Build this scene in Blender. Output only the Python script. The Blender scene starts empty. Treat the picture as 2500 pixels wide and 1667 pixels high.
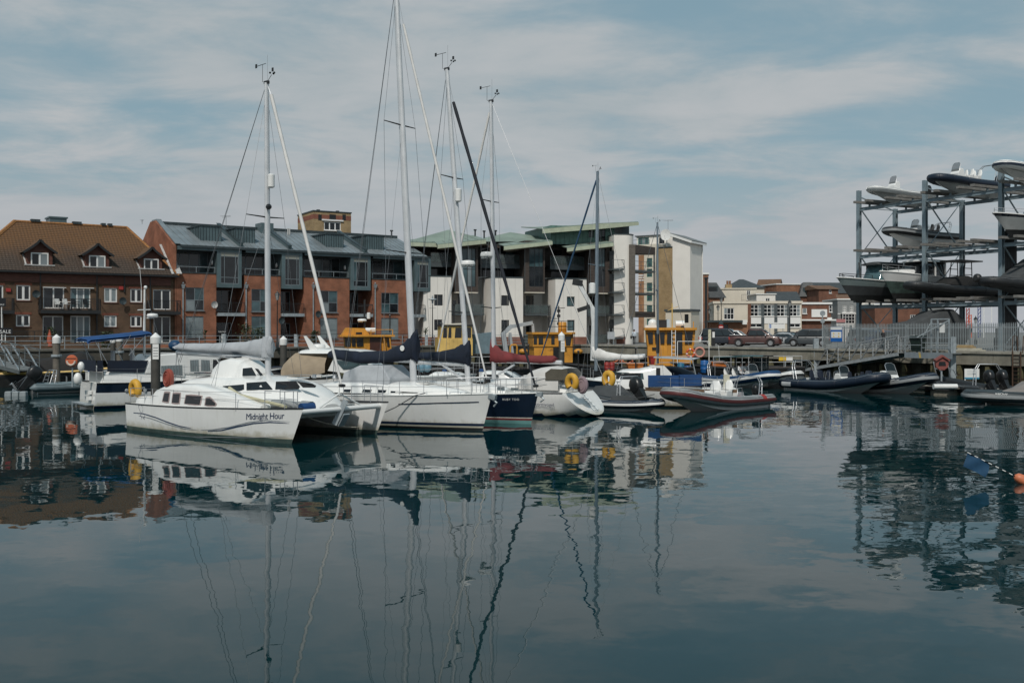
import bpy, math, random
from mathutils import Vector, Matrix
R=math.radians; rnd=random.Random(7)
scn=bpy.context.scene
COL=scn.collection
# ---------------- camera, sky, sun, exposure ----------------
F=2500.; CX=1250.; HY=810.; CH=4.0          # photograph pixels: focal length, centre column, horizon row; camera height
cam=bpy.data.cameras.new('camera'); camo=bpy.data.objects.new('camera',cam); COL.objects.link(camo)
camo.location=(0,0,CH); camo.rotation_euler=(R(90),0,0)
cam.sensor_width=36; cam.lens=36; cam.shift_y=-0.0094; cam.clip_end=6000; cam.clip_start=.1
scn.camera=camo
SUN_EL=49.; SUN_AZ=(-.22,-.9755)              # horizontal direction towards the sun
wld=bpy.data.worlds.new('World'); scn.world=wld; wld.use_nodes=True
sun=bpy.data.lights.new('sun','SUN'); sun.energy=2.7; sun.angle=R(3); sun.color=(1,.95,.88)
suno=bpy.data.objects.new('sun',sun); COL.objects.link(suno)
sd=Vector((SUN_AZ[0]*math.cos(R(SUN_EL)),SUN_AZ[1]*math.cos(R(SUN_EL)),math.sin(R(SUN_EL)))).normalized()
suno.rotation_euler=sd.to_track_quat('Z','Y').to_euler(); suno.location=(-30,-30,60)
vs=scn.view_settings; vs.view_transform='Standard'; vs.look='None'; vs.gamma=1; vs.exposure=0; vs.use_curve_mapping=False
scn.cycles.use_denoising=True; scn.cycles.max_bounces=6; scn.cycles.caustics_reflective=False; scn.cycles.caustics_refractive=False
scn.cycles.sample_clamp_indirect=4

class NT:                                     # tiny node-tree helper
    def __init__(s,t): s.t=t; s.n=t.nodes; s.l=t.links
    def __call__(s,ty,**k):
        n=s.n.new(ty)
        for a,b in k.items():
            if a[0]=='_': 
                i=n.inputs[int(a[1:])] if a[1:].isdigit() else n.inputs[a[1:].replace('_',' ')]
                if hasattr(b,'is_output'): s.l.new(b,i)
                else: i.default_value=b
            else: setattr(n,a,b)
        return n
    def math(s,op,a,b=0.,c=None,clamp=False):
        n=s('ShaderNodeMath',operation=op,_0=a,_1=b); n.use_clamp=clamp
        if c is not None:
            if hasattr(c,'is_output'): s.l.new(c,n.inputs[2])
            else: n.inputs[2].default_value=c
        return n.outputs[0]
    def vm(s,op,a,b=(0,0,0)):
        n=s('ShaderNodeVectorMath',operation=op,_0=a)
        if op=='SCALE':
            if hasattr(b,'is_output'): s.l.new(b,n.inputs[3])
            else: n.inputs[3].default_value=b
        elif hasattr(b,'is_output'): s.l.new(b,n.inputs[1])
        else: n.inputs[1].default_value=b
        return n.outputs[0]
    def mix(s,f,a,b,bt='MIX'):
        n=s('ShaderNodeMix',data_type='RGBA',blend_type=bt)
        for i,v in ((0,f),(6,a),(7,b)):
            if hasattr(v,'is_output'): s.l.new(v,n.inputs[i])
            else: n.inputs[i].default_value=v if i==0 else (*v[:3],1)
        return n.outputs[2]
    def ramp(s,f,p0,p1):
        n=s('ShaderNodeMapRange',interpolation_type='SMOOTHSTEP',_0=f,_1=p0,_2=p1); return n.outputs[0]
    def noise(s,v,sc,det=4.,rough=.5,dist=0.):
        return s('ShaderNodeTexNoise',_Vector=v,_Scale=sc,_Detail=det,_Roughness=rough,_Distortion=dist)

def make_sky():
    t=NT(wld.node_tree); t.n.clear()
    out=t('ShaderNodeOutputWorld'); bg=t('ShaderNodeBackground',_Strength=SKY_STRENGTH)
    sky=t('ShaderNodeTexSky',sky_type='NISHITA',sun_disc=False,sun_elevation=R(SUN_EL),sun_rotation=math.atan2(SUN_AZ[0],SUN_AZ[1]),altitude=0,air_density=1.,dust_density=2.2,ozone_density=1.)
    co=t('ShaderNodeTexCoord'); d=co.outputs['Generated']
    sep=t('ShaderNodeSeparateXYZ',_0=d); z=t.math('MAXIMUM',sep.outputs[2],0.)
    zz=t.math('ADD',z,.11)
    cb=t('ShaderNodeCombineXYZ',_0=t.math('DIVIDE',sep.outputs[0],zz),_1=t.math('DIVIDE',sep.outputs[1],zz),_2=3.7)
    m=t('ShaderNodeMapping',_Vector=cb.outputs[0]); m.inputs['Scale'].default_value=(.8,1.0,1); m.inputs['Location'].default_value=SKY_OFF; m.inputs['Rotation'].default_value=(0,0,R(-5))
    n1=t.noise(m.outputs[0],.62,3.,.5,.3).outputs[0]
    n2=t.noise(m.outputs[0],2.2,8.,.58,.3).outputs[0]
    s=t.math('ADD',t.math('MULTIPLY',n1,.56),t.math('MULTIPLY',n2,.44))
    cl=t.ramp(t.math('SUBTRACT',s,t.math('MULTIPLY',t.ramp(z,.22,.5),.10)),.385,.565)                                    # cloud cover
    hz=t.ramp(z,.19,.03)                                    # veil thickens towards the horizon
    fac=t.math('MAXIMUM',t.math('MULTIPLY',cl,.92),t.math('MULTIPLY',hz,.86))
    fac=t.math('ADD',fac,t.math('MULTIPLY',t.ramp(z,.42,.22),.16),clamp=True)
    thick=t.mix(t.math('MULTIPLY',hz,.8),t.mix(t.ramp(n2,.3,.72),CLOUD_A,CLOUD_B),(4.3,4.45,4.72))
    # desaturate the clear blue a little (thin high haze)
    blue=t.mix(.72,sky.outputs[0],SKY_TINT)
    c=t.mix(fac,blue,thick)
    t.l.new(c,bg.inputs[0]); t.l.new(bg.outputs[0],out.inputs[0])
SKY_STRENGTH=.1; SKY_OFF=(2.0,2.3,0); CLOUD_A=(3.55,4.15,4.45); CLOUD_B=(4.6,4.85,5.02); SKY_TINT=(2.1,3.5,4.0)
make_sky()

# ---------------- materials ----------------
MATS={}
def _coord(t): return t('ShaderNodeTexCoord').outputs['Object']
def mat(name,col,rough=.5,metal=0.,var=.12,sc=2.,bump=0.,bsc=None,spec=.5,streak=0.,grime=None,alpha=None,coat=0.,scum=0.,rust=0.):
    """plain paint, plastic, metal, cloth: colour with mottling, optional vertical streaks and grime"""
    if name in MATS: return MATS[name]
    m=bpy.data.materials.new(name); m.use_nodes=True; t=NT(m.node_tree); b=t.n['Principled BSDF']
    v=_coord(t); n=t.noise(v,sc,5.,.55).outputs[0]
    lo=tuple(c*(1-var) for c in col); hi=tuple(min(1,c*(1+var)) for c in col)
    c=t.mix(t.ramp(n,.3,.7),lo,hi)
    if streak:
        mp=t('ShaderNodeMapping',_Vector=v); mp.inputs['Scale'].default_value=(5,5,.35)
        s=t.noise(mp.outputs[0],1.6,4.,.6).outputs[0]
        g=grime or tuple(x*.45 for x in col)
        c=t.mix(t.math('MULTIPLY',t.ramp(s,.5,.8),streak),c,g)
    if scum:                                  # yellow-brown scum line just above the water
        sz=t('ShaderNodeSeparateXYZ',_0=v).outputs[2]; q=t.noise(v,3.5,5.,.65).outputs[0]
        c=t.mix(t.math('MULTIPLY',t.ramp(t.math('ADD',sz,t.math('MULTIPLY',q,-.45)),.22,-.12),scum),c,(.30,.26,.15))
    if rust:
        q=t.noise(v,2.2,6.,.68,.5).outputs[0]; c=t.mix(t.math('MULTIPLY',t.ramp(q,.57,.68),rust),c,(.10,.04,.018))
    t.l.new(c,b.inputs['Base Color'])
    b.inputs['Roughness'].default_value=rough; b.inputs['Metallic'].default_value=metal
    b.inputs['Specular IOR Level'].default_value=spec; b.inputs['Coat Weight'].default_value=coat
    r=t.math('ADD',t.math('MULTIPLY',n,.2),rough-.1,clamp=True); t.l.new(r,b.inputs['Roughness'])
    if bump:
        n2=t.noise(v,bsc or sc*6,3.,.6).outputs[0]
        bp=t('ShaderNodeBump',_Strength=.6,_Distance=bump,_Height=n2); t.l.new(bp.outputs[0],b.inputs['Normal'])
    if alpha is not None: b.inputs['Alpha'].default_value=alpha
    MATS[name]=m; return m
def uvz(t,sx=1.,sz=1.):                      # wall coordinates: along the wall, height
    s=t('ShaderNodeSeparateXYZ',_0=_coord(t))
    return t('ShaderNodeCombineXYZ',_0=t.math('MULTIPLY',t.math('ADD',s.outputs[0],s.outputs[1]),sx),_1=t.math('MULTIPLY',s.outputs[2],sz)).outputs[0],s
def brick(name,c1,c2,mor,var=.35,bw=.225,bh=.075,patch=None):
    if name in MATS: return MATS[name]
    m=bpy.data.materials.new(name); m.use_nodes=True; t=NT(m.node_tree); b=t.n['Principled BSDF']
    v,_=uvz(t)
    k=t('ShaderNodeTexBrick',_Vector=v,_Scale=1.,_Color1=(*c1,1),_Color2=(*c2,1),_Mortar=(*mor,1)); k.inputs['Mortar Size'].default_value=.007
    k.inputs['Brick Width'].default_value=bw; k.inputs['Row Height'].default_value=bh; k.inputs['Bias'].default_value=-.1
    n=t.noise(_coord(t),.7,6.,.62).outputs[0]
    c=t.mix(var,k.outputs[0],t.mix(t.ramp(n,.3,.7),tuple(x*.45 for x in c1),tuple(min(1,x*1.5) for x in c2)))
    if patch:
        n3=t.noise(_coord(t),1.7,4.,.7,.4).outputs[0]; c=t.mix(t.math('MULTIPLY',t.ramp(n3,.58,.75),.5),c,patch)
    t.l.new(c,b.inputs['Base Color']); b.inputs['Roughness'].default_value=.85; b.inputs['Specular IOR Level'].default_value=.25
    bp=t('ShaderNodeBump',_Strength=.5,_Distance=.01,_Height=k.outputs['Fac']); bp.invert=True; t.l.new(bp.outputs[0],b.inputs['Normal'])
    MATS[name]=m; return m
def boards(name,c1,c2,h=.15,rough=.7,vert=False):
    if name in MATS: return MATS[name]
    m=bpy.data.materials.new(name); m.use_nodes=True; t=NT(m.node_tree); b=t.n['Principled BSDF']
    v,s=uvz(t)
    k=t('ShaderNodeTexBrick',_Vector=v,_Scale=1.,_Color1=(*c1,1),_Color2=(*c2,1),_Mortar=(*[x*.3 for x in c1],1)); k.inputs['Mortar Size'].default_value=.008
    k.inputs['Brick Width'].default_value=2.6; k.inputs['Row Height'].default_value=h
    mp=t('ShaderNodeMapping',_Vector=v); mp.inputs['Scale'].default_value=(1.2,14,1)
    n=t.noise(mp.outputs[0],1.5,4.,.6).outputs[0]
    c=t.mix(.55,k.outputs[0],t.mix(t.ramp(n,.3,.72),tuple(x*.5 for x in c1),tuple(min(1,x*1.7) for x in c2)))
    t.l.new(c,b.inputs['Base Color']); b.inputs['Roughness'].default_value=rough
    bp=t('ShaderNodeBump',_Strength=.6,_Distance=.012,_Height=k.outputs['Fac']); bp.invert=True; t.l.new(bp.outputs[0],b.inputs['Normal'])
    MATS[name]=m; return m
def glass(name,col,rough=.06,var=.5,sc=.6,fold=0.):
    """window glass seen from outside: dark room or curtain behind, mirror-like front"""
    if name in MATS: return MATS[name]
    m=bpy.data.materials.new(name); m.use_nodes=True; t=NT(m.node_tree); b=t.n['Principled BSDF']
    v=_coord(t); n=t.noise(v,sc,3.,.6,.6).outputs[0]
    c=t.mix(t.ramp(n,.3,.7),tuple(x*(1-var) for x in col),tuple(x*(1+var) for x in col))
    if fold:
        s=t('ShaderNodeSeparateXYZ',_0=v); w=t.math('SINE',t.math('MULTIPLY',t.math('ADD',s.outputs[0],t.math('MULTIPLY',n,.3)),42.))
        c=t.mix(t.math('MULTIPLY',t.ramp(w,-1,1),fold),c,tuple(x*.45 for x in col))
    t.l.new(c,b.inputs['Base Color']); b.inputs['Roughness'].default_value=rough; b.inputs['Specular IOR Level'].default_value=.6
    bp=t('ShaderNodeBump',_Strength=.25,_Distance=.004,_Height=t.noise(v,1.3,2.).outputs[0]); t.l.new(bp.outputs[0],b.inputs['Normal'])
    MATS[name]=m; return m

# ---------------- geometry helpers ----------------
class Fr:                                     # a local frame: x along, y away, z up
    def __init__(s,ox,oy,oz,deg): s.o=(ox,oy,oz); s.a=R(deg); s.c=math.cos(s.a); s.s=math.sin(s.a)
    def _ray(s,px,py):
        dx,dz=(px-CX)/F,(HY-py)/F
        ex,ey=-s.o[0],-s.o[1]
        return (ex*s.c+ey*s.s, -ex*s.s+ey*s.c, CH-s.o[2]),(dx*s.c+s.s, -dx*s.s+s.c, dz)
    def hit(s,px,py,y=0.):
        e,d=s._ray(px,py); k=(y-e[1])/d[1]; return e[0]+k*d[0], e[2]+k*d[2]
    def hitx(s,px,py,x=0.):
        e,d=s._ray(px,py); k=(x-e[0])/d[0]; return e[1]+k*d[1], e[2]+k*d[2]
    def hitz(s,px,py,z=0.):
        e,d=s._ray(px,py); k=(z-e[2])/d[2]; return e[0]+k*d[0], e[1]+k*d[1]
    def X(s,px,y=0.): return s.hit(px,HY,y)[0]
    def p3(s,px,py,y=0.): x,z=s.hit(px,py,y); return Vector((x,y,z))
def at(px,py,d): return Vector(((px-CX)/F*d,d,CH+(HY-py)/F*d))
def onz(px,py,z=0.): return at(px,py,(CH-z)*F/(py-HY))

class M:
    def __init__(s): s.v=[]; s.f=[]; s.m=[]
    def poly(s,pts,mi=0):
        b=len(s.v); s.v+= [tuple(p) for p in pts]; s.f.append(tuple(range(b,b+len(pts)))); s.m.append(mi); return s
    def box(s,x0,x1,y0,y1,z0,z1,mi=0):
        return s.hexa([(x0,y0,z0),(x1,y0,z0),(x1,y1,z0),(x0,y1,z0)],[(x0,y0,z1),(x1,y0,z1),(x1,y1,z1),(x0,y1,z1)],mi)
    def hexa(s,a,b,mi=0):                     # prism between two equal rings (counter-clockwise from above)
        n=len(a); k=len(s.v); s.v+=[tuple(p) for p in a]+[tuple(p) for p in b]
        s.f.append(tuple(range(k+n-1,k-1,-1))); s.f.append(tuple(range(k+n,k+2*n)))
        for i in range(n): j=(i+1)%n; s.f.append((k+i,k+j,k+n+j,k+n+i))
        s.m+=[mi]*(n+2); return s
    def prism(s,prof,y0,y1,mi=0,top=None):    # outline in x,z (any winding) pushed along y; top: narrower half-width by height fn
        if top: a=[(x,-top(z),z) for x,z in prof]; b=[(x,top(z),z) for x,z in prof]
        else: a=[(x,y0,z) for x,z in prof]; b=[(x,y1,z) for x,z in prof]
        ar=sum(prof[i][0]*prof[(i+1)%len(prof)][1]-prof[(i+1)%len(prof)][0]*prof[i][1] for i in range(len(prof)))
        if ar>0: a.reverse(); b.reverse()
        return s.hexa(a,b,mi)
    def plate(s,pts,t,mi=0):                  # flat polygon given thickness along its normal
        p=[Vector(q) for q in pts]; n=Vector((0,0,0))
        for i in range(len(p)): n+=p[i].cross(p[(i+1)%len(p)])
        n=n.normalized()*t
        return s.hexa(p,[q+n for q in p],mi) if t>0 else s.hexa([q+n for q in p],p,mi)
    def bar(s,p,q,w,h=None,mi=0,up=(0,0,1)):
        p,q=Vector(p),Vector(q); h=h or w; d=(q-p).normalized(); u=Vector(up)
        if abs(d.dot(u))>.98: u=Vector((1,0,0))
        a=d.cross(u).normalized()*(w/2); b=a.cross(d).normalized()*(h/2)
        r=lambda c:[c-a-b,c-a+b,c+a+b,c+a-b]
        return s.hexa(r(p),r(q),mi)
    def tube(s,pts,r,n=6,mi=0,cap=True,closed=False,flat=1.):
        pts=[Vector(p) for p in pts]; L=len(pts); rs=r if isinstance(r,(list,tuple)) else [r]*L
        k=len(s.v); prev=None
        for i,p in enumerate(pts):
            if closed: d=pts[(i+1)%L]-pts[i-1]
            else: d=pts[min(i+1,L-1)]-pts[max(i-1,0)]
            d.normalize()
            if prev is None:
                a=d.cross(Vector((0,0,1)))
                if a.length<.05: a=d.cross(Vector((0,1,0)))
            else: a=prev-d*prev.dot(d)
            a.normalize(); prev=a; b=d.cross(a)
            for j in range(n):
                t=2*math.pi*j/n; s.v.append(tuple(p+a*(rs[i]*math.cos(t))+b*(rs[i]*flat*math.sin(t))))
        for i in range(L if closed else L-1):
            i2=(i+1)%L
            for j in range(n):
                j2=(j+1)%n; s.f.append((k+i*n+j,k+i*n+j2,k+i2*n+j2,k+i2*n+j)); s.m.append(mi)
        if cap and not closed:
            s.f.append(tuple(k+j for j in range(n-1,-1,-1))); s.f.append(tuple(k+(L-1)*n+j for j in range(n))); s.m+=[mi,mi]
        return s
    def grid(s,rows,mi=0,closed=False):       # rows of equal length joined by quads; mi int or fn(i,j)
        k=len(s.v); n=len(rows[0])
        for r in rows: s.v+=[tuple(p) for p in r]
        for i in range(len(rows)-1):
            for j in range(n if closed else n-1):
                j2=(j+1)%n; s.f.append((k+i*n+j,k+i*n+j2,k+(i+1)*n+j2,k+(i+1)*n+j)); s.m.append(mi(i,j) if callable(mi) else mi)
        return s
    def lathe(s,prof,c=(0,0,0),n=12,mi=0,ax='z'):
        rows=[]
        for r,h in prof:
            row=[]
            for j in range(n):
                t=2*math.pi*j/n; a,b=r*math.cos(t),r*math.sin(t)
                row.append((c[0]+a,c[1]+b,c[2]+h) if ax=='z' else (c[0]+a,c[1]+h,c[2]+b) if ax=='y' else (c[0]+h,c[1]+a,c[2]+b))
            rows.append(row)
        s.grid(rows,mi,True)
        s.poly(rows[-1],mi); s.poly(rows[0][::-1],mi); return s
    def ball(s,c,r,n=10,k=6,mi=0,sq=(1,1,1)):
        rows=[]
        for i in range(k+1):
            t=math.pi*i/k-math.pi/2
            rows.append([(c[0]+sq[0]*r*math.cos(t)*math.cos(2*math.pi*j/n)+1e-6*j,c[1]+sq[1]*r*math.cos(t)*math.sin(2*math.pi*j/n),c[2]+sq[2]*r*math.sin(t)) for j in range(n)])
        return s.grid(rows,mi,True)
    def build(s,name,mats,par=None,smooth=None,loc=(0,0,0),rz=0.,kind=None,label=None):
        me=bpy.data.meshes.new(name); me.from_pydata(s.v,[],s.f)
        for m in (mats if isinstance(mats,(list,tuple)) else [mats]): me.materials.append(m)
        if any(s.m): me.polygons.foreach_set('material_index',s.m)
        if smooth is not None:
            me.polygons.foreach_set('use_smooth',[True]*len(s.f)); me.set_sharp_from_angle(angle=R(smooth))
        me.update()
        return link(name,me,par,loc,rz,kind,label)
def link(name,me,par=None,loc=(0,0,0),rz=0.,kind=None,label=None):
    o=bpy.data.objects.new(name,me); COL.objects.link(o); o.parent=par; o.location=loc
    if rz: o.rotation_euler=(0,0,rz)
    if kind: o['kind']=kind
    if label: o['label']=label
    return o
def thing(name,label,cat,loc=(0,0,0),rz=0.,group=None):
    o=bpy.data.objects.new(name,None); COL.objects.link(o); o.location=loc; o.rotation_euler=(0,0,rz)
    o['label']=label; o['category']=cat
    if group: o['group']=group
    return o
def fthing(name,label,cat,fr,group=None): return thing(name,label,cat,fr.o,fr.a,group)
def tag(o,label,cat,group=None):
    o['label']=label; o['category']=cat
    if group: o['group']=group
    return o
def dup(root,loc=None,rz=None,label=None,par=None):
    r=root.copy(); COL.objects.link(r)
    if par is not None: r.parent=par
    if loc is not None: r.location=loc
    if rz is not None: r.rotation_euler=(0,0,rz)
    if label: r['label']=label
    for c in list(root.children): dup(c,par=r)
    return r
def text(body,size,m,par,mtx,name='lettering',shear=0.,depth=.004,align='LEFT',sx=1.):
    cu=bpy.data.curves.new('txt','FONT'); cu.body=body; cu.size=size; cu.shear=shear; cu.extrude=depth; cu.align_x=align; cu.resolution_u=3; cu.space_character=sx
    o=bpy.data.objects.new('txt',cu); COL.objects.link(o)
    me=bpy.data.meshes.new_from_object(o.evaluated_get(bpy.context.evaluated_depsgraph_get()))
    bpy.data.objects.remove(o); bpy.data.curves.remove(cu)
    me.transform(mtx); me.materials.clear(); me.materials.append(m)
    return link(name,me,par)
def face(o,xd,zd=(0,0,1)):                    # matrix for text: baseline direction xd, up zd, at o
    x=Vector(xd).normalized(); z=Vector(zd).normalized(); n=x.cross(z).normalized(); z=n.cross(x)
    m=Matrix.Identity(4)
    for i in range(3): m[i][0]=x[i]; m[i][1]=z[i]; m[i][2]=n[i]; m[i][3]=o[i]
    return m
def wall(par,x0,x1,z0,z1,y,ops,m,rev=.16,name='wall',back=None):
    """wall face in the plane y with real openings and reveals (ops: x0,x1,z0,z1)"""
    b=M(); ops=[(max(x0,a),min(x1,c),max(z0,d),min(z1,e)) for a,c,d,e in ops if c>x0 and a<x1 and e>z0 and d<z1]
    xs=sorted({x0,x1,*[v for o in ops for v in o[:2]]}); zs=sorted({z0,z1,*[v for o in ops for v in o[2:]]})
    for i in range(len(xs)-1):
        for j in range(len(zs)-1):
            cx,cz=(xs[i]+xs[i+1])/2,(zs[j]+zs[j+1])/2
            if not any(o[0]<cx<o[1] and o[2]<cz<o[3] for o in ops):
                b.poly([(xs[i],y,zs[j]),(xs[i+1],y,zs[j]),(xs[i+1],y,zs[j+1]),(xs[i],y,zs[j+1])])
    for a,c,d,e in ops:
        q=y+rev
        b.poly([(a,y,d),(a,y,e),(a,q,e),(a,q,d)]); b.poly([(c,y,d),(c,q,d),(c,q,e),(c,y,e)])
        b.poly([(a,y,e),(c,y,e),(c,q,e),(a,q,e)]); b.poly([(a,y,d),(a,q,d),(c,q,d),(c,y,d)])
    if back:                                  # close the volume: sides, top, rear
        b.poly([(x0,y,z0),(x0,y,z1),(x0,back,z1),(x0,back,z0)]); b.poly([(x1,y,z0),(x1,back,z0),(x1,back,z1),(x1,y,z1)])
        b.poly([(x0,y,z1),(x1,y,z1),(x1,back,z1),(x0,back,z1)]); b.poly([(x0,back,z0),(x0,back,z1),(x1,back,z1),(x1,back,z0)])
    return b.build(name,m,par)
def window(par,x0,x1,z0,z1,y,nx,nz,fm,gm,fw=.07,bw=None,sill=None,name='window',xs=None,zs=None):
    """frame with mullions; each pane is its own piece (gm may be a list, cycled)"""
    bw=bw or fw*.7; b=M(); d=.06
    b.box(x0,x1,y,y+d,z1-fw,z1); b.box(x0,x1,y,y+d,z0,z0+fw); b.box(x0,x0+fw,y,y+d,z0+fw,z1-fw); b.box(x1-fw,x1,y,y+d,z0+fw,z1-fw)
    gx=[x0+fw]+[x0+(x1-x0)*(v if xs else v/nx) for v in (xs or range(1,nx))]+[x1-fw]
    gz=[z0+fw]+[z0+(z1-z0)*(v if zs else v/nz) for v in (zs or range(1,nz))]+[z1-fw]
    for v in gx[1:-1]: b.box(v-bw/2,v+bw/2,y+.004,y+d-.004,z0+fw,z1-fw)
    for v in gz[1:-1]: b.box(x0+fw,x1-fw,y+.008,y+d-.008,v-bw/2,v+bw/2)
    w=b.build(name,fm,par)
    gl=gm if isinstance(gm,(list,tuple)) else [gm]; k=0
    for j in range(len(gz)-1):
        for i in range(len(gx)-1):
            M().poly([(gx[i],y+.03,gz[j]),(gx[i+1],y+.03,gz[j]),(gx[i+1],y+.03,gz[j+1]),(gx[i],y+.03,gz[j+1])]).build('pane',gl[k%len(gl)],w); k+=1
    if sill: M().box(x0-.06,x1+.06,y-.2,y+.02,z0-.07,z0-.003).build('sill',sill,w)
    return w
def railing(par,pts,h,mb,n_post=None,rails=(1.,),bal=None,post=.05,name='railing',glassm=None,rr=.022):
    """railing along a polyline: posts and rails its parts' pieces; bal = spacing of thin balusters"""
    r=M()
    for a,b in zip(pts,pts[1:]):
        for k in rails: r.bar((a[0],a[1],a[2]+h*k),(b[0],b[1],b[2]+h*k),rr*2,rr*2)
    o=r.build(name,mb,par)
    for a,b in zip(pts,pts[1:]):
        a,b=Vector(a),Vector(b); L=(b-a).length; n=max(1,round(L/(n_post or 1.6)))
        for i in range(n+1):
            p=a.lerp(b,i/n); M().bar(p,p+Vector((0,0,h-.01)),post).build('post',mb,o)
        if bal:
            q=M(); k=int(L/bal)
            for i in range(1,k): p=a.lerp(b,i/k); q.bar(p+Vector((0,0,.06)),p+Vector((0,0,h-.02)),.016)
            q.build('balusters',mb,o,kind='stuff')
        if glassm: M().plate([a+Vector((0,0,.08)),b+Vector((0,0,.08)),b+Vector((0,0,h-.06)),a+Vector((0,0,h-.06))],.012).build('pane',glassm,o)
    return o
# ---------------- palette ----------------
WHITE=mat('white_gelcoat',(.74,.74,.72),.22,var=.04,sc=.8,coat=.3,streak=.22,grime=(.46,.44,.36),scum=.7)
WPAINT=mat('white_paint',(.72,.71,.68),.45,var=.05)
UPVC=mat('white_upvc',(.72,.72,.70),.35,var=.03)
ALU=mat('aluminium',(.55,.57,.58),.35,.75,var=.08)
STEEL=mat('stainless_steel',(.5,.51,.52),.42,.7,var=.05)
GALV=mat('galvanised_steel',(.33,.37,.39),.5,.35,var=.15,sc=4,streak=.2)
BLACK=mat('black_plastic',(.012,.013,.014),.35,var=.2)
BLKMET=mat('black_painted_metal',(.018,.019,.02),.45,var=.2)
RUBBER=mat('black_rubber',(.02,.02,.021),.7,var=.2)
NAVYC=mat('navy_canvas',(.004,.010,.024),.85,var=.2,bump=.01,bsc=5)
BLUEC=mat('blue_canvas',(.007,.05,.16),.8,var=.15,bump=.01,bsc=5)
WINE=mat('wine_red_canvas',(.16,.028,.03),.85,var=.18,bump=.012,bsc=5)
BEIGE=mat('beige_canvas',(.30,.24,.17),.85,var=.12,bump=.012,bsc=4)
GREYC=mat('light_grey_canvas',(.36,.38,.40),.8,var=.1,bump=.015,bsc=5)
DGREYC=mat('dark_grey_canvas',(.05,.055,.058),.85,var=.15,bump=.012,bsc=5)
ROPE=mat('pale_rope',(.45,.42,.35),.9,var=.2,sc=20)
WIRE=mat('rigging_wire',(.20,.21,.22),.4,.6,var=.1)
YELLOW=mat('workboat_yellow',(.55,.25,.03),.5,var=.14,sc=1.2,streak=.45,grime=(.24,.09,.02),rust=.55)
PALEYEL=mat('pale_yellow_paint',(.62,.42,.13),.5,var=.14,sc=1.2,streak=.4,grime=(.25,.14,.05),rust=.4)
ORANGE=mat('lifebuoy_orange',(.52,.09,.03),.5,var=.12)
RED=mat('red_paint',(.30,.03,.025),.45,var=.15)
SMOKE=glass('smoked_window',(.012,.014,.016),.08,.3)
GDARK=glass('dark_window_glass',(.011,.014,.017),.07,.5)
GTEAL=glass('teal_window_glass',(.05,.09,.10),.07,.4)
GCURT=glass('curtained_window_glass',(.21,.25,.26),.1,.2,fold=.5)
GBLIND=glass('blind_window_glass',(.19,.22,.23),.1,.12)
BROWNWOOD=boards('weathered_timber_boards',(.035,.025,.02),(.065,.05,.042),.16)
TEAK=mat('teak_trim',(.16,.10,.06),.7,var=.2)
# ---------------- water ----------------
def water_mat():
    m=bpy.data.materials.new('harbour_water'); m.use_nodes=True; t=NT(m.node_tree); b=t.n['Principled BSDF']
    v=_coord(t)
    def layer(sx,sy,sc,amp,det=2.):
        mp=t('ShaderNodeMapping',_Vector=v); mp.inputs['Scale'].default_value=(sx,sy,1)
        n=t.noise(mp.outputs[0],sc,det,.5,.2)
        return t.vm('SCALE',t.vm('SUBTRACT',n.outputs['Color'],(.5,.5,.5)),amp)
    gust=t.noise(v,.045,3.,.5).outputs[0]
    s=t('ShaderNodeSeparateXYZ',_0=v)
    side=t.ramp(t.math('SUBTRACT',s.outputs[0],t.math('MULTIPLY',s.outputs[1],.18)),-2.,9.)   # breeze comes round the open right-hand side
    g=t.math('ADD',t.math('ADD',.55,t.math('MULTIPLY',t.ramp(gust,.42,.62),.8)),t.math('MULTIPLY',side,.7))
    a=t.vm('ADD',layer(.55,1.,.9,.027),layer(.7,1.,2.2,.026))
    a=t.vm('ADD',a,layer(.6,1.,.28,.008)); a=t.vm('ADD',a,layer(.8,1.,8.,.008,1.))
    a=t.vm('SCALE',a,g)
    s2=t('ShaderNodeSeparateXYZ',_0=a)
    nv=t('ShaderNodeCombineXYZ',_0=s2.outputs[0],_1=s2.outputs[1],_2=1.).outputs[0]
    t.l.new(t.vm('NORMALIZE',nv),b.inputs['Normal'])
    b.inputs['Base Color'].default_value=(.001,.021,.025,1); b.inputs['Roughness'].default_value=.012; b.inputs['IOR'].default_value=1.333
    b.inputs['Specular IOR Level'].default_value=.5
    return m
M().poly([(-400,-150,0),(400,-150,0),(400,400,0),(-400,400,0)]).build('water',water_mat(),kind='structure')
# ---------------- land and quays ----------------
QL=Fr(-38.8,85.2,0,35.15); LQ=57.3            # left quay wall, x along
cx_,cy_=QL.o[0]+LQ*QL.c,QL.o[1]+LQ*QL.s
QR=Fr(cx_,cy_,0,-57.2)
def qw(fr,x,y): return (fr.o[0]+x*fr.c-y*fr.s, fr.o[1]+x*fr.s+y*fr.c)
def asphalt():
    m=bpy.data.materials.new('quay_asphalt'); m.use_nodes=True; t=NT(m.node_tree); b=t.n['Principled BSDF']; v=_coord(t)
    n=t.noise(v,.25,6.,.65).outputs[0]; n2=t.noise(v,30.,3.,.7).outputs[0]
    c=t.mix(t.ramp(n,.3,.7),(.16,.155,.145),(.24,.23,.215)); c=t.mix(.3,c,t.mix(n2,(.1,.1,.1),(.3,.29,.27)))
    t.l.new(c,b.inputs['Base Color']); b.inputs['Roughness'].default_value=.9
    return m
ASPH=asphalt()
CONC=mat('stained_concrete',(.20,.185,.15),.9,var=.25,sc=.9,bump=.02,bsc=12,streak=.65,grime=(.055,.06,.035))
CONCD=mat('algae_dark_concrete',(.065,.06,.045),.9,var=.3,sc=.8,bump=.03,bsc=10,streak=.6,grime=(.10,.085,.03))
a=qw(QL,-60,0); c=qw(QL,LQ,0); d=qw(QR,85,0)
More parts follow.
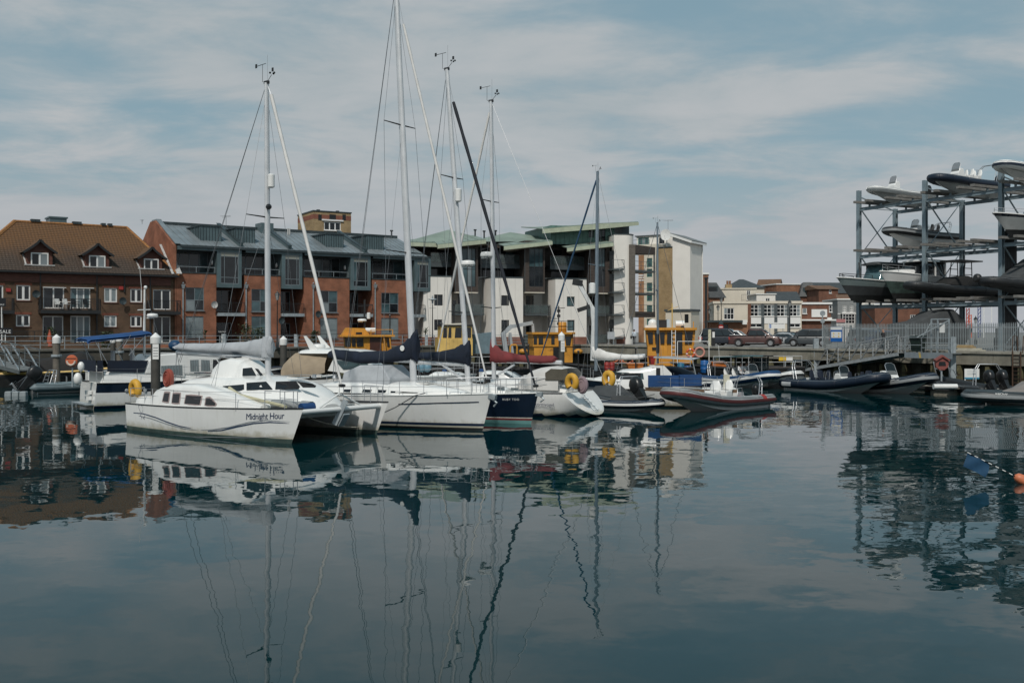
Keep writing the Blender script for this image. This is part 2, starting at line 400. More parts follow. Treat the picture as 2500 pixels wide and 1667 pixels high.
M().poly([(*a,2.5),(*c,2.5),(*d,2.5),(700,d[1],2.5),(2500,2500,2.5),(-2500,2500,2.5),(-700,a[1],2.5)]).build('ground',ASPH,kind='structure')
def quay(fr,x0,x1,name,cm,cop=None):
    q=thing(name,'',''); del q['label']; del q['category']; q.location=fr.o; q.rotation_euler=(0,0,fr.a); q['kind']='structure'
    n=int((x1-x0)/4.2); w=(x1-x0)/n
    for i in range(n):                        # capping beam in cast lengths
        M().hexa([(x0+i*w+.012,-.55,1.55),(x0+(i+1)*w-.012,-.55,1.55),(x0+(i+1)*w-.012,.5,1.55),(x0+i*w+.012,.5,1.55)],
                 [(x0+i*w+.012,-.5,2.38),(x0+(i+1)*w-.012,-.5,2.38),(x0+(i+1)*w-.012,.5,2.38),(x0+i*w+.012,.5,2.38)]).build('capping_beam',cm,q)
    M().box(x0,x1,-.62,.55,2.383,2.55).build('coping',cop or mat('pale_coping_concrete',(.27,.255,.215),.9,var=.25,sc=.8,bump=.02,streak=.5,grime=(.12,.12,.08)),q)
    rows=[[],[]]; x=x0; k=0                     # corrugated sheet piling below
    while x<x1:
        for dx,dy in ((0,.0),(.5,0.),(.72,.42),(1.2,.42),(1.42,.0)):
            for r,z in zip(rows,(-1.2,1.55)): r.append((x+dx,dy+.15,z))
        x+=1.42
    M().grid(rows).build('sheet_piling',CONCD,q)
    return q
DARKC=mat('void_shaded_concrete',(.06,.055,.045),.9,var=.35,sc=.8,bump=.03,bsc=10,streak=.5,grime=(.02,.022,.016))  # shade of the void under the left quay, put into the concrete colour
ql=quay(QL,-60,LQ-.02,'left_quay',DARKC,mat('void_shaded_coping',(.10,.095,.08),.9,var=.3,sc=.8,streak=.5)); qr=quay(QR,0.02,85,'right_quay',CONC)  # left coping darkened with the same painted shade
# fender piles along the quay faces: timber baulks standing in front of the sheet piling
MOSS=mat('mossy_timber',(.13,.115,.06),.9,var=.35,sc=2,bump=.02,streak=.6,grime=(.03,.03,.02)); RUSTI=mat('rusty_iron',(.07,.04,.025),.8,var=.3)
def baulk(q,x):
    b=M(); r=.16*rnd.uniform(.85,1.15); h=1.5+rnd.uniform(-.12,.0); k=rnd.uniform(-.05,.05); b.hexa([(-r,-r,-1),(r,-r,-1),(r,r,-1),(-r,r,-1)],[(-r*.9+k,-r,h),(r*.9+k,-r,h),(r*.9+k,r,h),(-r*.9+k,r,h)])
    z=rnd.uniform(.4,.8); b.box(-r*1.05,r*1.05,-r*1.05,r*1.05,z,z+.08,1); b.build('fender_post',[MOSS,RUSTI],q,loc=(x+rnd.uniform(-.25,.25),-.35,0))
for i in range(22): baulk(qr,6+i*2.35)
for i in range(18): baulk(ql,2+i*3.1)
# ---------------- buildings along the promenade ----------------
A0=Fr(-44.3,93.0,2.5,35.15)
BRN=brick('brown_brick',(.085,.05,.032),(.125,.073,.044),(.11,.095,.075),patch=(.06,.035,.022))
REDB=brick('red_brick',(.215,.078,.044),(.29,.115,.066),(.25,.17,.125),.42,patch=(.29,.165,.115))
TANB=brick('tan_brick',(.27,.185,.09),(.34,.24,.13),(.34,.28,.2),.3)
TILEH=boards('tile_hanging',(.085,.032,.022),(.12,.045,.03),.17)
LEAD=mat('lead_flashing',(.42,.42,.41),.6,var=.2,sc=5)
ZINC=mat('zinc_cladding',(.105,.15,.16),.42,.35,var=.18,sc=.7,streak=.3,grime=(.06,.08,.085))
ZROOF=mat('zinc_roof',(.235,.265,.28),.42,.35,var=.14,sc=.5)
ZDARK=mat('dark_zinc_trim',(.045,.06,.065),.45,.3,var=.2)
BLKRAIL=BLKMET
def tilemat():
    m=bpy.data.materials.new('lichened_clay_tiles'); m.use_nodes=True; t=NT(m.node_tree); b=t.n['Principled BSDF']; v=_coord(t)
    s=t('ShaderNodeSeparateXYZ',_0=v)
    n=t.noise(v,.35,5.,.6).outputs[0]; n2=t.noise(v,7.,4.,.7).outputs[0]
    up=t.ramp(t.math('ADD',s.outputs[2],t.math('MULTIPLY',n,3.)),9.,12.2)             # orange lichen takes the upper courses
    c=t.mix(up,(.055,.039,.029),(.135,.066,.025)); c=t.mix(t.math('MULTIPLY',t.ramp(n2,.45,.75),.75),c,(.05,.038,.03))
    sp=t.noise(v,16.,2.,.5).outputs[0]; c=t.mix(t.math('MULTIPLY',t.ramp(sp,.64,.72),t.math('SUBTRACT',.6,t.math('MULTIPLY',up,.45))),c,(.34,.31,.27))
    w=t.math('SINE',t.math('MULTIPLY',s.outputs[0],21.)); c=t.mix(t.math('MULTIPLY',t.ramp(w,.2,1.),.14),c,(.03,.02,.015))
    t.l.new(c,b.inputs['Base Color']); b.inputs['Roughness'].default_value=.9
    bp=t('ShaderNodeBump',_Strength=.7,_Distance=.02,_Height=w); t.l.new(bp.outputs[0],b.inputs['Normal'])
    return m
TILE=tilemat(); CREAMBL=glass('cream_blind_glass',(.25,.25,.21),.1,.1)
def rect(fr,a,y=0.):
    cx=(a[0]+a[2])/2; return fr.X(a[0],y),fr.X(a[2],y),fr.hit(cx,a[3],y)[1],fr.hit(cx,a[1],y)[1]
def tiled_roof(par,quad,n,m,name='roof',step=.03):
    """roof slope as overlapping courses: quad = eave left, eave right, ridge right, ridge left"""
    a,b,c,d=[Vector(p) for p in quad]; nn=(b-a).cross(d-a).normalized(); rows=[]
    for i in range(n):
        f0,f1=i/n,(i+1)/n
        rows.append([a.lerp(d,f0)+nn*step,b.lerp(c,f0)+nn*step]); rows.append([a.lerp(d,f1)+nn*.004,b.lerp(c,f1)+nn*.004])
    return M().grid(rows).build(name,m,par)
def house():
    fr=A0; h=fthing('brick_house','brown brick terrace with mossy orange tiled roof and three gabled dormers','house',fr)
    xr=fr.X(427); xl=fr.X(0)-9; ze=fr.hit(214,663)[1]
    ops=[]; wins=[(40,696,74,733,2,1,0),(254,703,286,738,2,1,1),(318,705,347,738,2,1,0),(39,768,73,797,2,1,0),(254,770,285,798,2,1,1),(318,771,346,798,2,1,0),(-31,696,8,733,2,1,0),(-31,767,8,832,2,1,0)]
    doors=[(105,700,157,753,2,0),(172,702,221,753,3,1),(104,771,155,838,2,0),(172,771,221,838,3,1),(374,707,417,756,2,0),(375,772,417,838,2,0)]
    for w in wins+doors: ops.append(rect(fr,w))
    wall(h,xl,xr,-.2,ze,0,ops,BRN,.2,back=11.)
    zb=fr.hit(150,691)[1]
    M().box(xl,xr-.4,-.09,-.004,zb,ze+.05).build('tile_hanging',TILEH,h)
    for k,w in enumerate(wins):
        x0,x1,z0,z1=rect(fr,w); gm=GCURT if w[6] else GDARK
        ww=window(h,x0,x1,z0,z1,.06,w[4],1,UPVC,gm,.11,.2,sill=None)
        M().box(x0-.15,x1+.15,-.03,-.003,z1+.002,z1+.22).build('lintel',brick('red_soldier_course',(.17,.055,.035),(.2,.07,.045),(.14,.1,.08),.3,.075,.3),ww)
        M().box(x0-.1,x1+.1,-.06,.05,z0-.09,z0-.003).build('sill',TILEH,ww)
    for w in doors:
        x0,x1,z0,z1=rect(fr,w)
        window(h,x0,x1,z0,z1,.1,w[4],1,UPVC,[GTEAL,GCURT,GTEAL] if w[5] else [GDARK],.1,.12,name='patio_door')
    for p in ((104,700,160,703),(171,700,228,704)):
        x0,x1,z0,z1=rect(fr,p); M().box(x0,x1,-.25,-.02,z0,z0+.06).build('door_canopy',UPVC,h)
    # roof: main slope, hips, rear slope
    yr=6.; zr=fr.hit(170,548,yr)[1]; r0=fr.X(36,yr); r1=fr.X(310,yr); oe=-.55; zo=ze-.12
    e0,e1=(xl-.3,oe,zo),(xr+.25,oe,zo); g0,g1=(r0,yr,zr),(r1,yr,zr); b0,b1=(xl-.3,12.5,zo),(xr+.25,12.5,zo)
    l0=(r0-5.5,oe,zo)
    tiled_roof(h,(l0,e1,g1,g0),26,TILE)
    rf=M().poly([e1,b1,g1]).poly([b1,(r0-5.5,12.5,zo),g0,g1]).poly([(r0-5.5,12.5,zo),l0,g0]).build('hip_slopes',TILE,h)
    M().tube([g0,g1],.16,6).build('ridge_tiles',mat('ridge_tile',(.26,.12,.04),.9,var=.3,sc=6),h)
    M().tube([g0,l0],.2,6).build('hip_tiles',mat('ridge_tile',(.26,.12,.04)),h); M().tube([g1,e1],.13,6).build('hip_tiles',mat('ridge_tile',(.26,.12,.04)),h)
    M().box(l0[0],xr+.2,oe-.12,oe+.0,zo-.16,zo-.02).build('gutter',BLKMET,h)
    M().box(l0[0],xr+.1,oe+.02,.0,zo-.2,zo-.15).build('soffit',BLKMET,h)
    sl=(zr-zo)/(yr-oe); roofz=lambda y: zo+(y-oe)*sl
    # dormers
    for (wx0,wy0,wx1,wy1,gx0,gx1,ax,ay) in ((75,617,118,651,45,128,98,584),(217,624,257,658,186,268,238,593),(351,632,387,663,319,397,370,602)):
        y=.12
        x0,x1,z0,z1=rect(fr,(wx0,wy0,wx1,wy1),y); w=(x1-x0)/2; cx=(x0+x1)/2; ex=w+.55
        zE=z1+.05; zA=fr.hit(ax,ay+3,y)[1]
        d=M(); d.poly([(cx-ex+.2,y,roofz(y)),(cx+ex-.2,y,roofz(y)),(cx+ex-.2,y,zE+.2),(cx,y,zA-.1),(cx-ex+.2,y,zE+.2)])
        for s in (-1,1):
            yy=(zE-zo)/sl+oe; q=[(cx+s*(ex-.2),y,roofz(y)),(cx+s*(ex-.2),y,zE+.2),(cx+s*(ex-.2),yy+.3,zE+.2)]
            d.poly(q if s>0 else q[::-1])
        dd=d.build('dormer',TILEH,h)
        window(dd,x0,x1,z0,z1,y-.07,2,1,UPVC,[GDARK,GBLIND] if wx0!=351 else GDARK,.11,.16)
        yb=(zA-zo)/sl+oe+.1; yb2=(zE-.1-zo)/sl+oe+.1; fy=y-.45
        for s in (-1,1):
            rows=[]; 
            for i in range(7):
                t=i/6; rise=zA-(zA-zE+.12)*(t**.8); xx=cx+s*(ex+.15)*t; yk=yb+(yb2-yb)*t
                rows.append([(xx,fy,rise+.08),(xx,yk,rise+.08)])
            M().grid(rows).build('dormer_roof',TILE,dd)
            b=M(); 
            for i in range(6): b.bar((rows[i][0][0],fy-.02,rows[i][0][2]-.06),(rows[i+1][0][0],fy-.02,rows[i+1][0][2]-.06),.06,.2)
            b.build('bargeboard',BLKMET,dd)
        M().bar((cx-ex,y-.06,roofz(y)+.06),(cx+ex,y-.06,roofz(y)+.06),.14,.1).bar((cx-ex+.15,y,roofz(y)+.1),(cx-ex+.15,(zE-zo)/sl+oe,zE+.1),.16,.06).build('flashing',LEAD,dd)
    # stepped lead flashing against the taller neighbour
    M().bar((xr+.28,oe,zo+.15),(xr+.28,4.9,roofz(4.9)+.15),.5,.08).bar((xr-.35,oe,zo+.12),(xr-.35,3.6,roofz(3.6)+.1),.22,.06).build('flashing',LEAD,h)
    # ridge vents, skylight box
    for px in (80,92,182,193,252,268):
        x=fr.X(px,yr); M().box(x-.2,x+.2,yr-.25,yr+.3,zr+.05,zr+.3).build('ridge_vent',ZDARK,h)
    x0,x1=fr.X(122,8),fr.X(163,8); M().box(x0,x1,8,10,zr-1.5,zr+.75).box(x0-.1,x1+.1,7.9,10.1,zr+.75,zr+.9).build('lift_housing',ZINC,h)
    # balconies
    for a,b,yt,yb in ((100,247,722,757),(366,446,729,760),(-40,36,720,757)):
        x0,x1=fr.X(a,-1.3),fr.X(b,-1.3) if b<440 else xr+.2; z=fr.hit((max(a,0)+b)/2,yb,-1.3)[1]
        bal=M().box(x0,x1,-1.3,-.02,z-.32,z).build('balcony',BLKMET,h)
        railing(bal,[(x0+.04,-.1,z),(x0+.04,-1.26,z),(x1-.04,-1.26,z),(x1-.04,-.1,z)],1.05,BLKMET,1.5,(1.,.08),.13)
    # downpipes, alarm boxes, dishes
    for px,y0,y1 in ((98,664,754),(236,668,832),(366,672,832),(303,676,714)):
        x=fr.X(px); z0=fr.hit(px,y1)[1]; M().box(x-.05,x+.05,-.14,-.04,max(0,z0),ze-.1).build('downpipe',BLKMET,h)
    for px,py in ((295,703),(20,708)):
        x,z=fr.hit(px,py); M().box(x-.2,x+.2,-.14,-.02,z-.16,z+.16).build('alarm_box',RED,h)
    for px,py in ((86,718),(297,735)): dish(h,fr,px,py,ZDARK)
    return h
def dish(par,fr,px,py,m,y=-.02,r=.36,nm='satellite_dish'):
    x,z=fr.hit(px,py,y); b=M(); rows=[]
    for i in range(4):
        q=r*i/3; rows.append([(x+q*math.cos(2*math.pi*j/12)+.001*j,y-.35-.1*(q/r)**2+.05*math.cos(2*math.pi*j/12)*q/r,z+q*math.sin(2*math.pi*j/12)) for j in range(12)])
    b.grid(rows,0,True); b.bar((x,y-.35,z),(x,y,z-.2),.05); b.bar((x,y-.4,z-r*.8),(x-.1,y-.75,z-.1),.03)
    return b.build(nm,m,par)
house()
def seam_panels(par,quad,pitch,m,seam,name='roof_panel'):
    """standing-seam metal: one panel per bay plus a raised seam; quad = lower left, lower right, upper right, upper left"""
    a,b,c,d=[Vector(p) for p in quad]; nn=(b-a).cross(d-a).normalized(); n=max(1,round((b-a).length/pitch))
    for i in range(n):
        f0,f1=i/n,(i+1)/n; p=[a.lerp(b,f0),a.lerp(b,f1),d.lerp(c,f1),d.lerp(c,f0)]
        g=(p[1]-p[0])*.02; M().plate([p[0]+g,p[1]-g,p[2]-g,p[3]+g],.02).build(name,m,par)
        M().bar(p[0]+nn*.03,p[3]+nn*.03,.05,.07,up=nn).build('seam',seam,par)
def flats():
    fr=A0; f=fthing('apartment_block','red brick and zinc apartment block with projecting glazed bays over the promenade','building',fr)
    frame=mat('grey_window_frame',(.17,.20,.215),.4,.2,var=.08)
    piers=((431,528,0,(453,702,498,758),(453,772,497,824)),(597,685,1,(614,706,657,761),(614,772,657,824)),(741,853,2,(782,710,824,763),(782,776,824,825)),(908,1000,3,(931,715,973,764),(931,776,973,826)))
    z_t=[fr.hit(480,667)[1],fr.hit(640,673)[1],fr.hit(795,678)[1],fr.hit(955,683)[1]]
    zt=sum(z_t)/4; dep=1.25; back=11.
    zeave=fr.hit(480,600,-.3)[1]
    x_end=fr.X(1033)
    for (a,b,i,w1,w0) in piers:
        x0,x1=fr.X(a),fr.X(b); r=[rect(fr,w1),rect(fr,w0)]
        wl=wall(f,x0,x1,-.2,zt,0,r,REDB,.14,name='brick_pier',back=dep+1.5)
        for k,q in enumerate(r):
            window(f,*q,.05,2,2 if k==0 else 2,frame,[GTEAL if i%2 else GBLIND,GDARK,GDARK,GTEAL] if k==0 else [GCURT if i!=1 else GTEAL],.07,.07,sill=frame,zs=[.46] if k==0 else [.4])
        M().box(x0-.02,x1+.02,-.06,.3,zt+.002,zt+.1).build('coping',ZDARK,wl)
        railing(wl,[(x0+.1,.12,zt+.1),(x1-.1,.12,zt+.1)],.55,GALV,1.6,(1.,),None,.04,rr=.02)
    # recesses between piers, ground and first floor
    rec=((528,597,530,590),(685,741,688,738),(853,908,856,905),(1000,1036,1012,1051))
    y2=2.4
    for i,(a,b,oa,ob_) in enumerate(rec):
        x0,x1=fr.X(a),fr.X(b)
        zs1=fr.hit((a+b)/2,764+i*1.2)[1]; zo0=fr.hit((oa+ob_)/2,702+i*3.2,-.25)[1]
        ww=wall(f,x0-.02,x1+.02,-.2,zo0+.4,dep+1.1,[(x0+.35,x1-.5,zs1+.2,zs1+2.4),(x0+.35,x1-.5,.2,2.45)],brick('shaded_recess_brick',(.12,.05,.035),(.16,.07,.05),(.12,.09,.07)),.1,name='recess_wall')  # recess shade put into the colour: a darker copy of the red brick
        window(f,x0+.35,x1-.5,zs1+.2,zs1+2.4,dep+1.15,2,1,frame,[GDARK],.08,name='balcony_door'); window(f,x0+.35,x1-.5,.2,2.45,dep+1.15,2,1,frame,[GDARK],.08,name='garden_door')
        sl=M().box(x0+.03,x1-.03,-.35,dep+1.,zs1-.32,zs1).build('balcony',GALV,f)
        railing(sl,[(x0+.08,-.3,zs1),(x1-.08,-.3,zs1)],1.05,BLKMET,1.2,(1.,.1),.14)
        # zinc oriel window
        ox0,ox1=fr.X(oa,-.25),fr.X(ob_,-.25); zo1=zeave-.05; yo=-.25
        if i==3: ox1=fr.X(1052,-.25)
        op=(ox0+.35,ox1-.3,zo0+.38,zo1-.42)
        w=wall(f,ox0,ox1,zo0,zo1,yo,[op],ZINC,.12,name='oriel_bay',back=y2+.1)
        M().poly([(ox0,yo,zo0),(ox0,y2,zo0),(ox1,y2,zo0),(ox1,yo,zo0)]).build('oriel_soffit',ZDARK,w)
        window(w,*op,yo+.03,2,3,frame,[GDARK,GDARK,GDARK,GTEAL if i>1 else GDARK,SMOKE,GDARK,CREAMBL,CREAMBL,CREAMBL],.07,.06,xs=[.22,.82],zs=[.2,.86])
        M().box(ox0-.06,ox1+.06,yo-.08,y2,zo1+.002,zo1+.12).build('oriel_roof',ZDARK,w)
        x,z=fr.hit(oa-8,640+i*6.5,.3); M().ball((ox0-.12,.9,z),.2,8,5,sq=(.5,1,1.3)).build('wall_lamp',UPVC,w)
    # set-back glazed storey
    xl=fr.X(431)
    for i,(a,b,*_) in enumerate(piers):
        x0=fr.X(a)+.05; x1=fr.X(rec[i][2],-.25)
        window(f,x0,x1,zt-.1,zeave-.45,y2,4 if i!=2 else 5,2,frame,[GDARK,SMOKE,GDARK,GTEAL],.09,.09,name='glazed_front',zs=[.42])
        M().box(x0,x1,-.25,y2+.1,zeave-.44,zeave-.05).build('eaves_band',ZINC,f)
    M().box(xl,x_end,y2+.15,back,zt-.3,zeave).build('core_wall',ZDARK,f)
    # end gable (seen above the tiled roof)
    yr=6.6; zr=fr.hit(400,549,yr)[1]
    M().plate([(xl-.02,0.,-.2),(xl-.02,0.,zeave),(xl-.02,yr-.3,zr+.35),(xl-.02,yr+1.3,zr+.35),(xl-.02,back,zeave+1.),(xl-.02,back,-.2)],.3).build('gable_wall',REDB,f)
    M().bar((xl+.1,-.1,zeave+.12),(xl+.1,yr-.3,zr+.42),.5,.1).bar((xl+.1,yr-.3,zr+.44),(xl+.1,yr+1.3,zr+.44),.55,.18).build('gable_coping',ZROOF,f)
    # roof in seamed panels, ridge, dormer boxes, party walls
    seam_panels(f,[(xl+.3,-.4,zeave+.02),(x_end+.4,-.4,zeave+.02),(x_end+.4,yr,zr),(xl+.3,yr,zr)],.62,ZROOF,ZROOF)
    M().box(xl+.3,x_end+.4,-.5,-.38,zeave-.2,zeave+.0).build('gutter',ZDARK,f)
    M().box(xl+.3,x_end+.3,yr,yr+.5,zr-.6,zr+.35).build('ridge_upstand',ZDARK,f)
    M().poly([(xl+.3,yr+.4,zr),(x_end,yr+.4,zr),(x_end,back,zeave),(xl+.3,back,zeave)]).build('rear_roof',ZROOF,f)
    sl=(zr-zeave)/(yr+.4); rz=lambda y:zeave+(y+.4)*sl
    for (fx0,fx1,ft,fb) in ((489,540,551,585),(575,622,557,590),(797,838,571,603),(897,936,574,607)):
        yd=1.35
        x0,x1=fr.X(fx0,yd),fr.X(fx1,yd); z1=fr.hit((fx0+fx1)/2,ft+2,yd)[1]
        dm=M().hexa([(x0,yd,rz(yd)-.05),(x1,yd,rz(yd)-.05),(x1,yr+2.5,rz(yd)-.05),(x0,yr+2.5,rz(yd)-.05)],[(x0,yd,z1),(x1,yd,z1),(x1,yr+2.5,z1),(x0,yr+2.5,z1)]).build('roof_dormer',ZINC,f)
        M().box(x0-.1,x1+.1,yd-.1,yr+2.6,z1+.002,z1+.14).build('dormer_cap',ZDARK,dm)
        n=7
        for k in range(n+1):
            x=x0+(x1-x0)*k/n; M().bar((x,yd-.02,rz(yd)),(x,yd-.02,z1),.05,.04).build('seam',ZDARK,dm)
        for k in range(1,12):
            y=yd+k*.5
            if rz(y)<z1: M().bar((x0-.02,y,rz(y)),(x0-.02,y,z1),.04,.05).build('seam',ZDARK,dm)
    for px in (543,661,845):
        x=fr.X(px+35,1.); pw=M().bar((x,-.3,rz(-.3)+.2),(x,yr,rz(yr)+.25),.35,.5).build('party_upstand',ZINC,f)
        M().bar((x,-.35,rz(-.35)+.47),(x,yr,rz(yr)+.52),.45,.05).build('upstand_cap',ZDARK,pw)
        if px==661: M().box(x-.9,x+.5,yr-1.2,yr+.6,zr-.5,zr+.75).build('upstand_end',ZINC,pw)
    for px in (703,707): x=fr.X(px,5.5); M().tube([(x,5.5,rz(5.5)),(x,5.5,rz(5.5)+.7)],.09,8).build('flue',LEAD,f)
    # rainwater pipes with hopper heads, dishes
    for px in (446,600,764,915):
        x=fr.X(px); b=M(); z=fr.hit(px,698)[1]; b.box(x-.05,x+.05,-.14,-.04,0,z-.2); b.hexa([(x-.1,-.2,z-.25),(x+.1,-.2,z-.25),(x+.1,-.02,z-.25),(x-.1,-.02,z-.25)],[(x-.2,-.28,z+.15),(x+.2,-.28,z+.15),(x+.2,-.02,z+.15),(x-.2,-.02,z+.15)]); b.ball((x,-.12,z+.28),.1,6,4)
        b.build('downpipe',GALV,f)
    dish(f,fr,520,744,LEAD); dish(f,fr,683,783,ZDARK); dish(f,fr,773,767,ZDARK)
    return f
flats()
def aerial(px,py0,py1,d,lab):
    b=M(); p=at(px,py1,d); q=at(px,py0,d); b.tube([p,q],.025,5); s=(q-p).length*.42
    for k,zz in ((0,0),(1,-.12)): b.bar(q+Vector((-s*(1-.3*k),0,zz)),q+Vector((s*.8,0,zz+.05)),.025)
    for k in range(6): x=-s+k*.35*s; b.bar(q+Vector((x,-.2,.0)),q+Vector((x,.2,.02)),.015)
    for i in range(len(b.v)): b.v[i]=tuple(Vector(b.v[i])-p)
    tag(b.build('tv_aerial',WIRE,loc=p),lab,'aerial','rooftop aerials')
aerial(552,528,560,106,'tall television aerial between the two zinc roof dormers'); aerial(447,546,556,108,'small television aerial on the zinc roof ridge left of the dormers')
aerial(632,551,566,109,'small television aerial behind the catamaran mast on the zinc roof'); aerial(347,538,547,108,'television aerial above the brick gable of the zinc roofed block')
aerial(1631,538,575,150,'television aerial on the tall white rendered building')
# brick stair tower behind the zinc roofs
def tower():
    fr=Fr(*at(765,810,126).xy,2.5,30); t=fthing('brick_tower','tan brick stair tower with red brick band rising behind the zinc roofs','tower',fr)
    x0,x1=0.,fr.X(857); z1=fr.hit(800,518)[1]; w=rect(fr,(791,542,832,563)); 
    ops=[w]
    wall(t,x0,x1,-.3,z1,0,ops,TANB,.12,back=6.)
    bz0,bz1=fr.hit(800,536)[1],fr.hit(800,525)[1]
    M().box(x0-.012,x1+.012,-.015,6.02,bz0,bz1).build('brick_band',brick('dark_red_brick',(.2,.07,.05),(.25,.09,.06),(.2,.14,.1)),t)
    window(t,*w,.04,3,1,UPVC,GDARK,.1,.14,sill=UPVC); M().box(w[0]-.3,w[1]+.3,-.15,-.003,w[3]+.1,w[3]+.28).build('lintel',UPVC,t)
    for px in (781,812,840):
        x,z=fr.hit(px,531); M().box(x-.22-.2*(px==812),x+.22+.2*(px==812),-.03,-.016,z-.36,z+.36).build('vent_opening',BLACK,t)
    M().box(x0-.08,x1+.08,-.08,6.08,z1+.002,z1+.14).build('coping',ZDARK,t)
    for px in (777,824): x=fr.X(px,3); M().tube([(x,3,z1+.1),(x,3,z1+.5)],.08,6).tube([(x,3,z1+.5),(x,3,z1+.6)],.25,6).build('cowl',BLKMET,t)
tower()
# ---------------- white and timber apartments ----------------
RENDER=mat('white_render',(.72,.69,.64),.75,var=.04,sc=.6,bump=.004,streak=.12,grime=(.42,.40,.35))
CREAM=mat('cream_render',(.60,.55,.46),.75,var=.05,sc=.6,streak=.12,grime=(.38,.34,.27))
GREENR=mat('patinated_copper_roof',(.205,.255,.215),.6,.05,var=.14,sc=.5)
GREENF=mat('pale_green_fascia',(.40,.44,.33),.6,var=.1)
GREENC=mat('green_cladding',(.10,.19,.16),.5,.1,var=.2)
DFRAME=mat('dark_window_frame',(.028,.032,.034),.4,.2,var=.15)
RAILG=mat('balcony_rail_grey',(.12,.125,.125),.4,.5,var=.1)
FASC=mat('slate_grey_fascia',(.075,.09,.095),.5,.2,var=.1)
PANE=mat('balcony_glass',(.10,.13,.13),.05,0,var=.2,alpha=.45)
PLINTH=brick('plinth_brick',(.21,.08,.055),(.25,.1,.07),(.2,.15,.12))
def white_flats():
    fr=Fr(-10.2,117.0,2.5,20.); f=fthing('apartment_block','white rendered and dark timber apartment block with sloping green roofs','building',fr)
    X=fr.X; Z=lambda py,y=0.,px=1230: fr.hit(px,py,y)[1]
    zp=Z(678); yb=4.2
    xe=X(1500)
    blocks=((1034,1102,(1060,719,1081,746),(1060,780,1080,806)),(1199,1277,(1224,721,1243,746),(1224,781,1243,806)),(1356,1432,(1384,724,1403,748),(1385,781,1403,807)))
    for a,b,w1,w0 in blocks:
        x0,x1=X(a),X(b); ops=[rect(fr,w1),rect(fr,w0)]
        w=wall(f,x0,x1,.9,zp,0,ops,RENDER,.2,name='rendered_block',back=yb+.5)
        for o in ops: window(w,*o,.1,1,1,DFRAME,[GDARK] if a!=1356 else [GTEAL,GDARK],.08)
        M().box(x0-.05,x1+.05,-.06,yb+.4,zp+.003,zp+.12).build('parapet_cap',ZDARK,w)
        M().box(x0-.015,x1+.015,-.03,yb,-.3,.897).build('brick_plinth',PLINTH,w)
        for k in range(1,4): x=x0+(x1-x0)*k/4.; M().box(x-.012,x+.012,-.006,-.001,.9,zp).build('render_joint',mat('render_joint',(.4,.38,.35),.8),w)
    # recess walls behind the lower balconies
    for a,b,wx in ((1102,1182,(1112,1132)),(1277,1344,(1278,1297)),(1432,1492,(1433,1455))):
        x0,x1=X(a)-.3,X(b,yb)+2.; zb=Z(766,1.5); d0,d1=X(wx[0]+6,yb),X(wx[1]+6,yb)
        w=wall(f,x0,x1,-.3,zp+.3,yb,[(d0,d1,zb+.05,zb+2.3),(d0,d1,.05,2.3)],RENDER,.15,name='recess_wall')
        for z in (zb+.05,.05): window(f,d0,d1,z,z+2.25,yb+.08,2,1,DFRAME,[GDARK],.08,name='balcony_door')
        xa,xb=X(a)+.05,X(b,1.2)
        for z in (zb,):
            sl=M().box(xa,xb,1.1,yb-.01,z-.2,z).build('balcony',FASC,f)
            railing(sl,[(xa+.05,1.15,z),(xb-.05,1.15,z)],1.1,RAILG,1.3,(1.,.06),None,.05,glassm=PANE)
        railing(f,[(xa+.05,1.15,.1),(xb-.05,1.15,.1)],1.1,RAILG,1.3,(1.,.06),None,.05,glassm=PANE)
    # timber storeys: back wall, dark openings, balcony fascias
    zt=Z(600,yb)
    wops=[]
    for a,b in ((1050,1062),(1068,1100),(1176,1196),(1208,1262),(1350,1372),(1384,1424)): wops.append((X(a,yb),X(b,yb),Z(640,yb),Z(606,yb)))
    for a,b in ((1040,1102),(1178,1268),(1345,1428)): wops.append((X(a,yb),X(b,yb),zp+.05,Z(658,yb)))
    wall(f,0.,xe,zp+.02,zt,yb+.02,wops,BROWNWOOD,.2,name='timber_wall',back=14.)
    for k,o in enumerate(wops): window(f,*o,yb+.12,2 if k%2 else 1,1,DFRAME,[GDARK,GTEAL] if k<6 else GDARK,.08)
    for a,b in ((1052,1103),(1176,1269),(1343,1428)):
        x0,x1=X(a,2.2),X(b,2.2); z=Z(645,2.2)
        bal=M().box(x0,x1,2.2,yb,z-.5,z).build('balcony',FASC,f)
        railing(bal,[(x0+.06,2.26,z),(x1-.06,2.26,z)],1.15,RAILG,1.5,(1.,.05),None,.05,glassm=PANE)
    # timber oriels with tall windows
    for a,b,wa,wb,bot,top in ((1112,1167,1128,1162,713,598),(1281,1330,1292,1327,713,594),(1441,1489,1452,1478,715,600)):
        y=.5; x0,x1=X(a,y),X(b,y); z0,z1=Z(bot,y,(a+b)/2),Z(top-6,y,(a+b)/2)
        o=(X(wa,y),X(wb,y),Z(700,y,(a+b)/2),Z(606,y,(a+b)/2))
        w=wall(f,x0,x1,z0,z1,y,[o],BROWNWOOD,.2,name='timber_oriel',back=yb)
        M().box(x0,x1,y,yb,z0-.12,z0-.003).build('oriel_soffit',CREAM,w)
        window(w,*o,y+.1,3,3,DFRAME,[GDARK,GDARK,GDARK,SMOKE,SMOKE,SMOKE,GTEAL,GTEAL,GTEAL] if a!=1112 else [GTEAL,GCURT,GTEAL],.08,.07,xs=[.4,.72],zs=[.46,.52])
        M().box(x0-.03,x0+.05,y-.03,y+.05,z0,z1).build('corner_trim',RAILG,w)
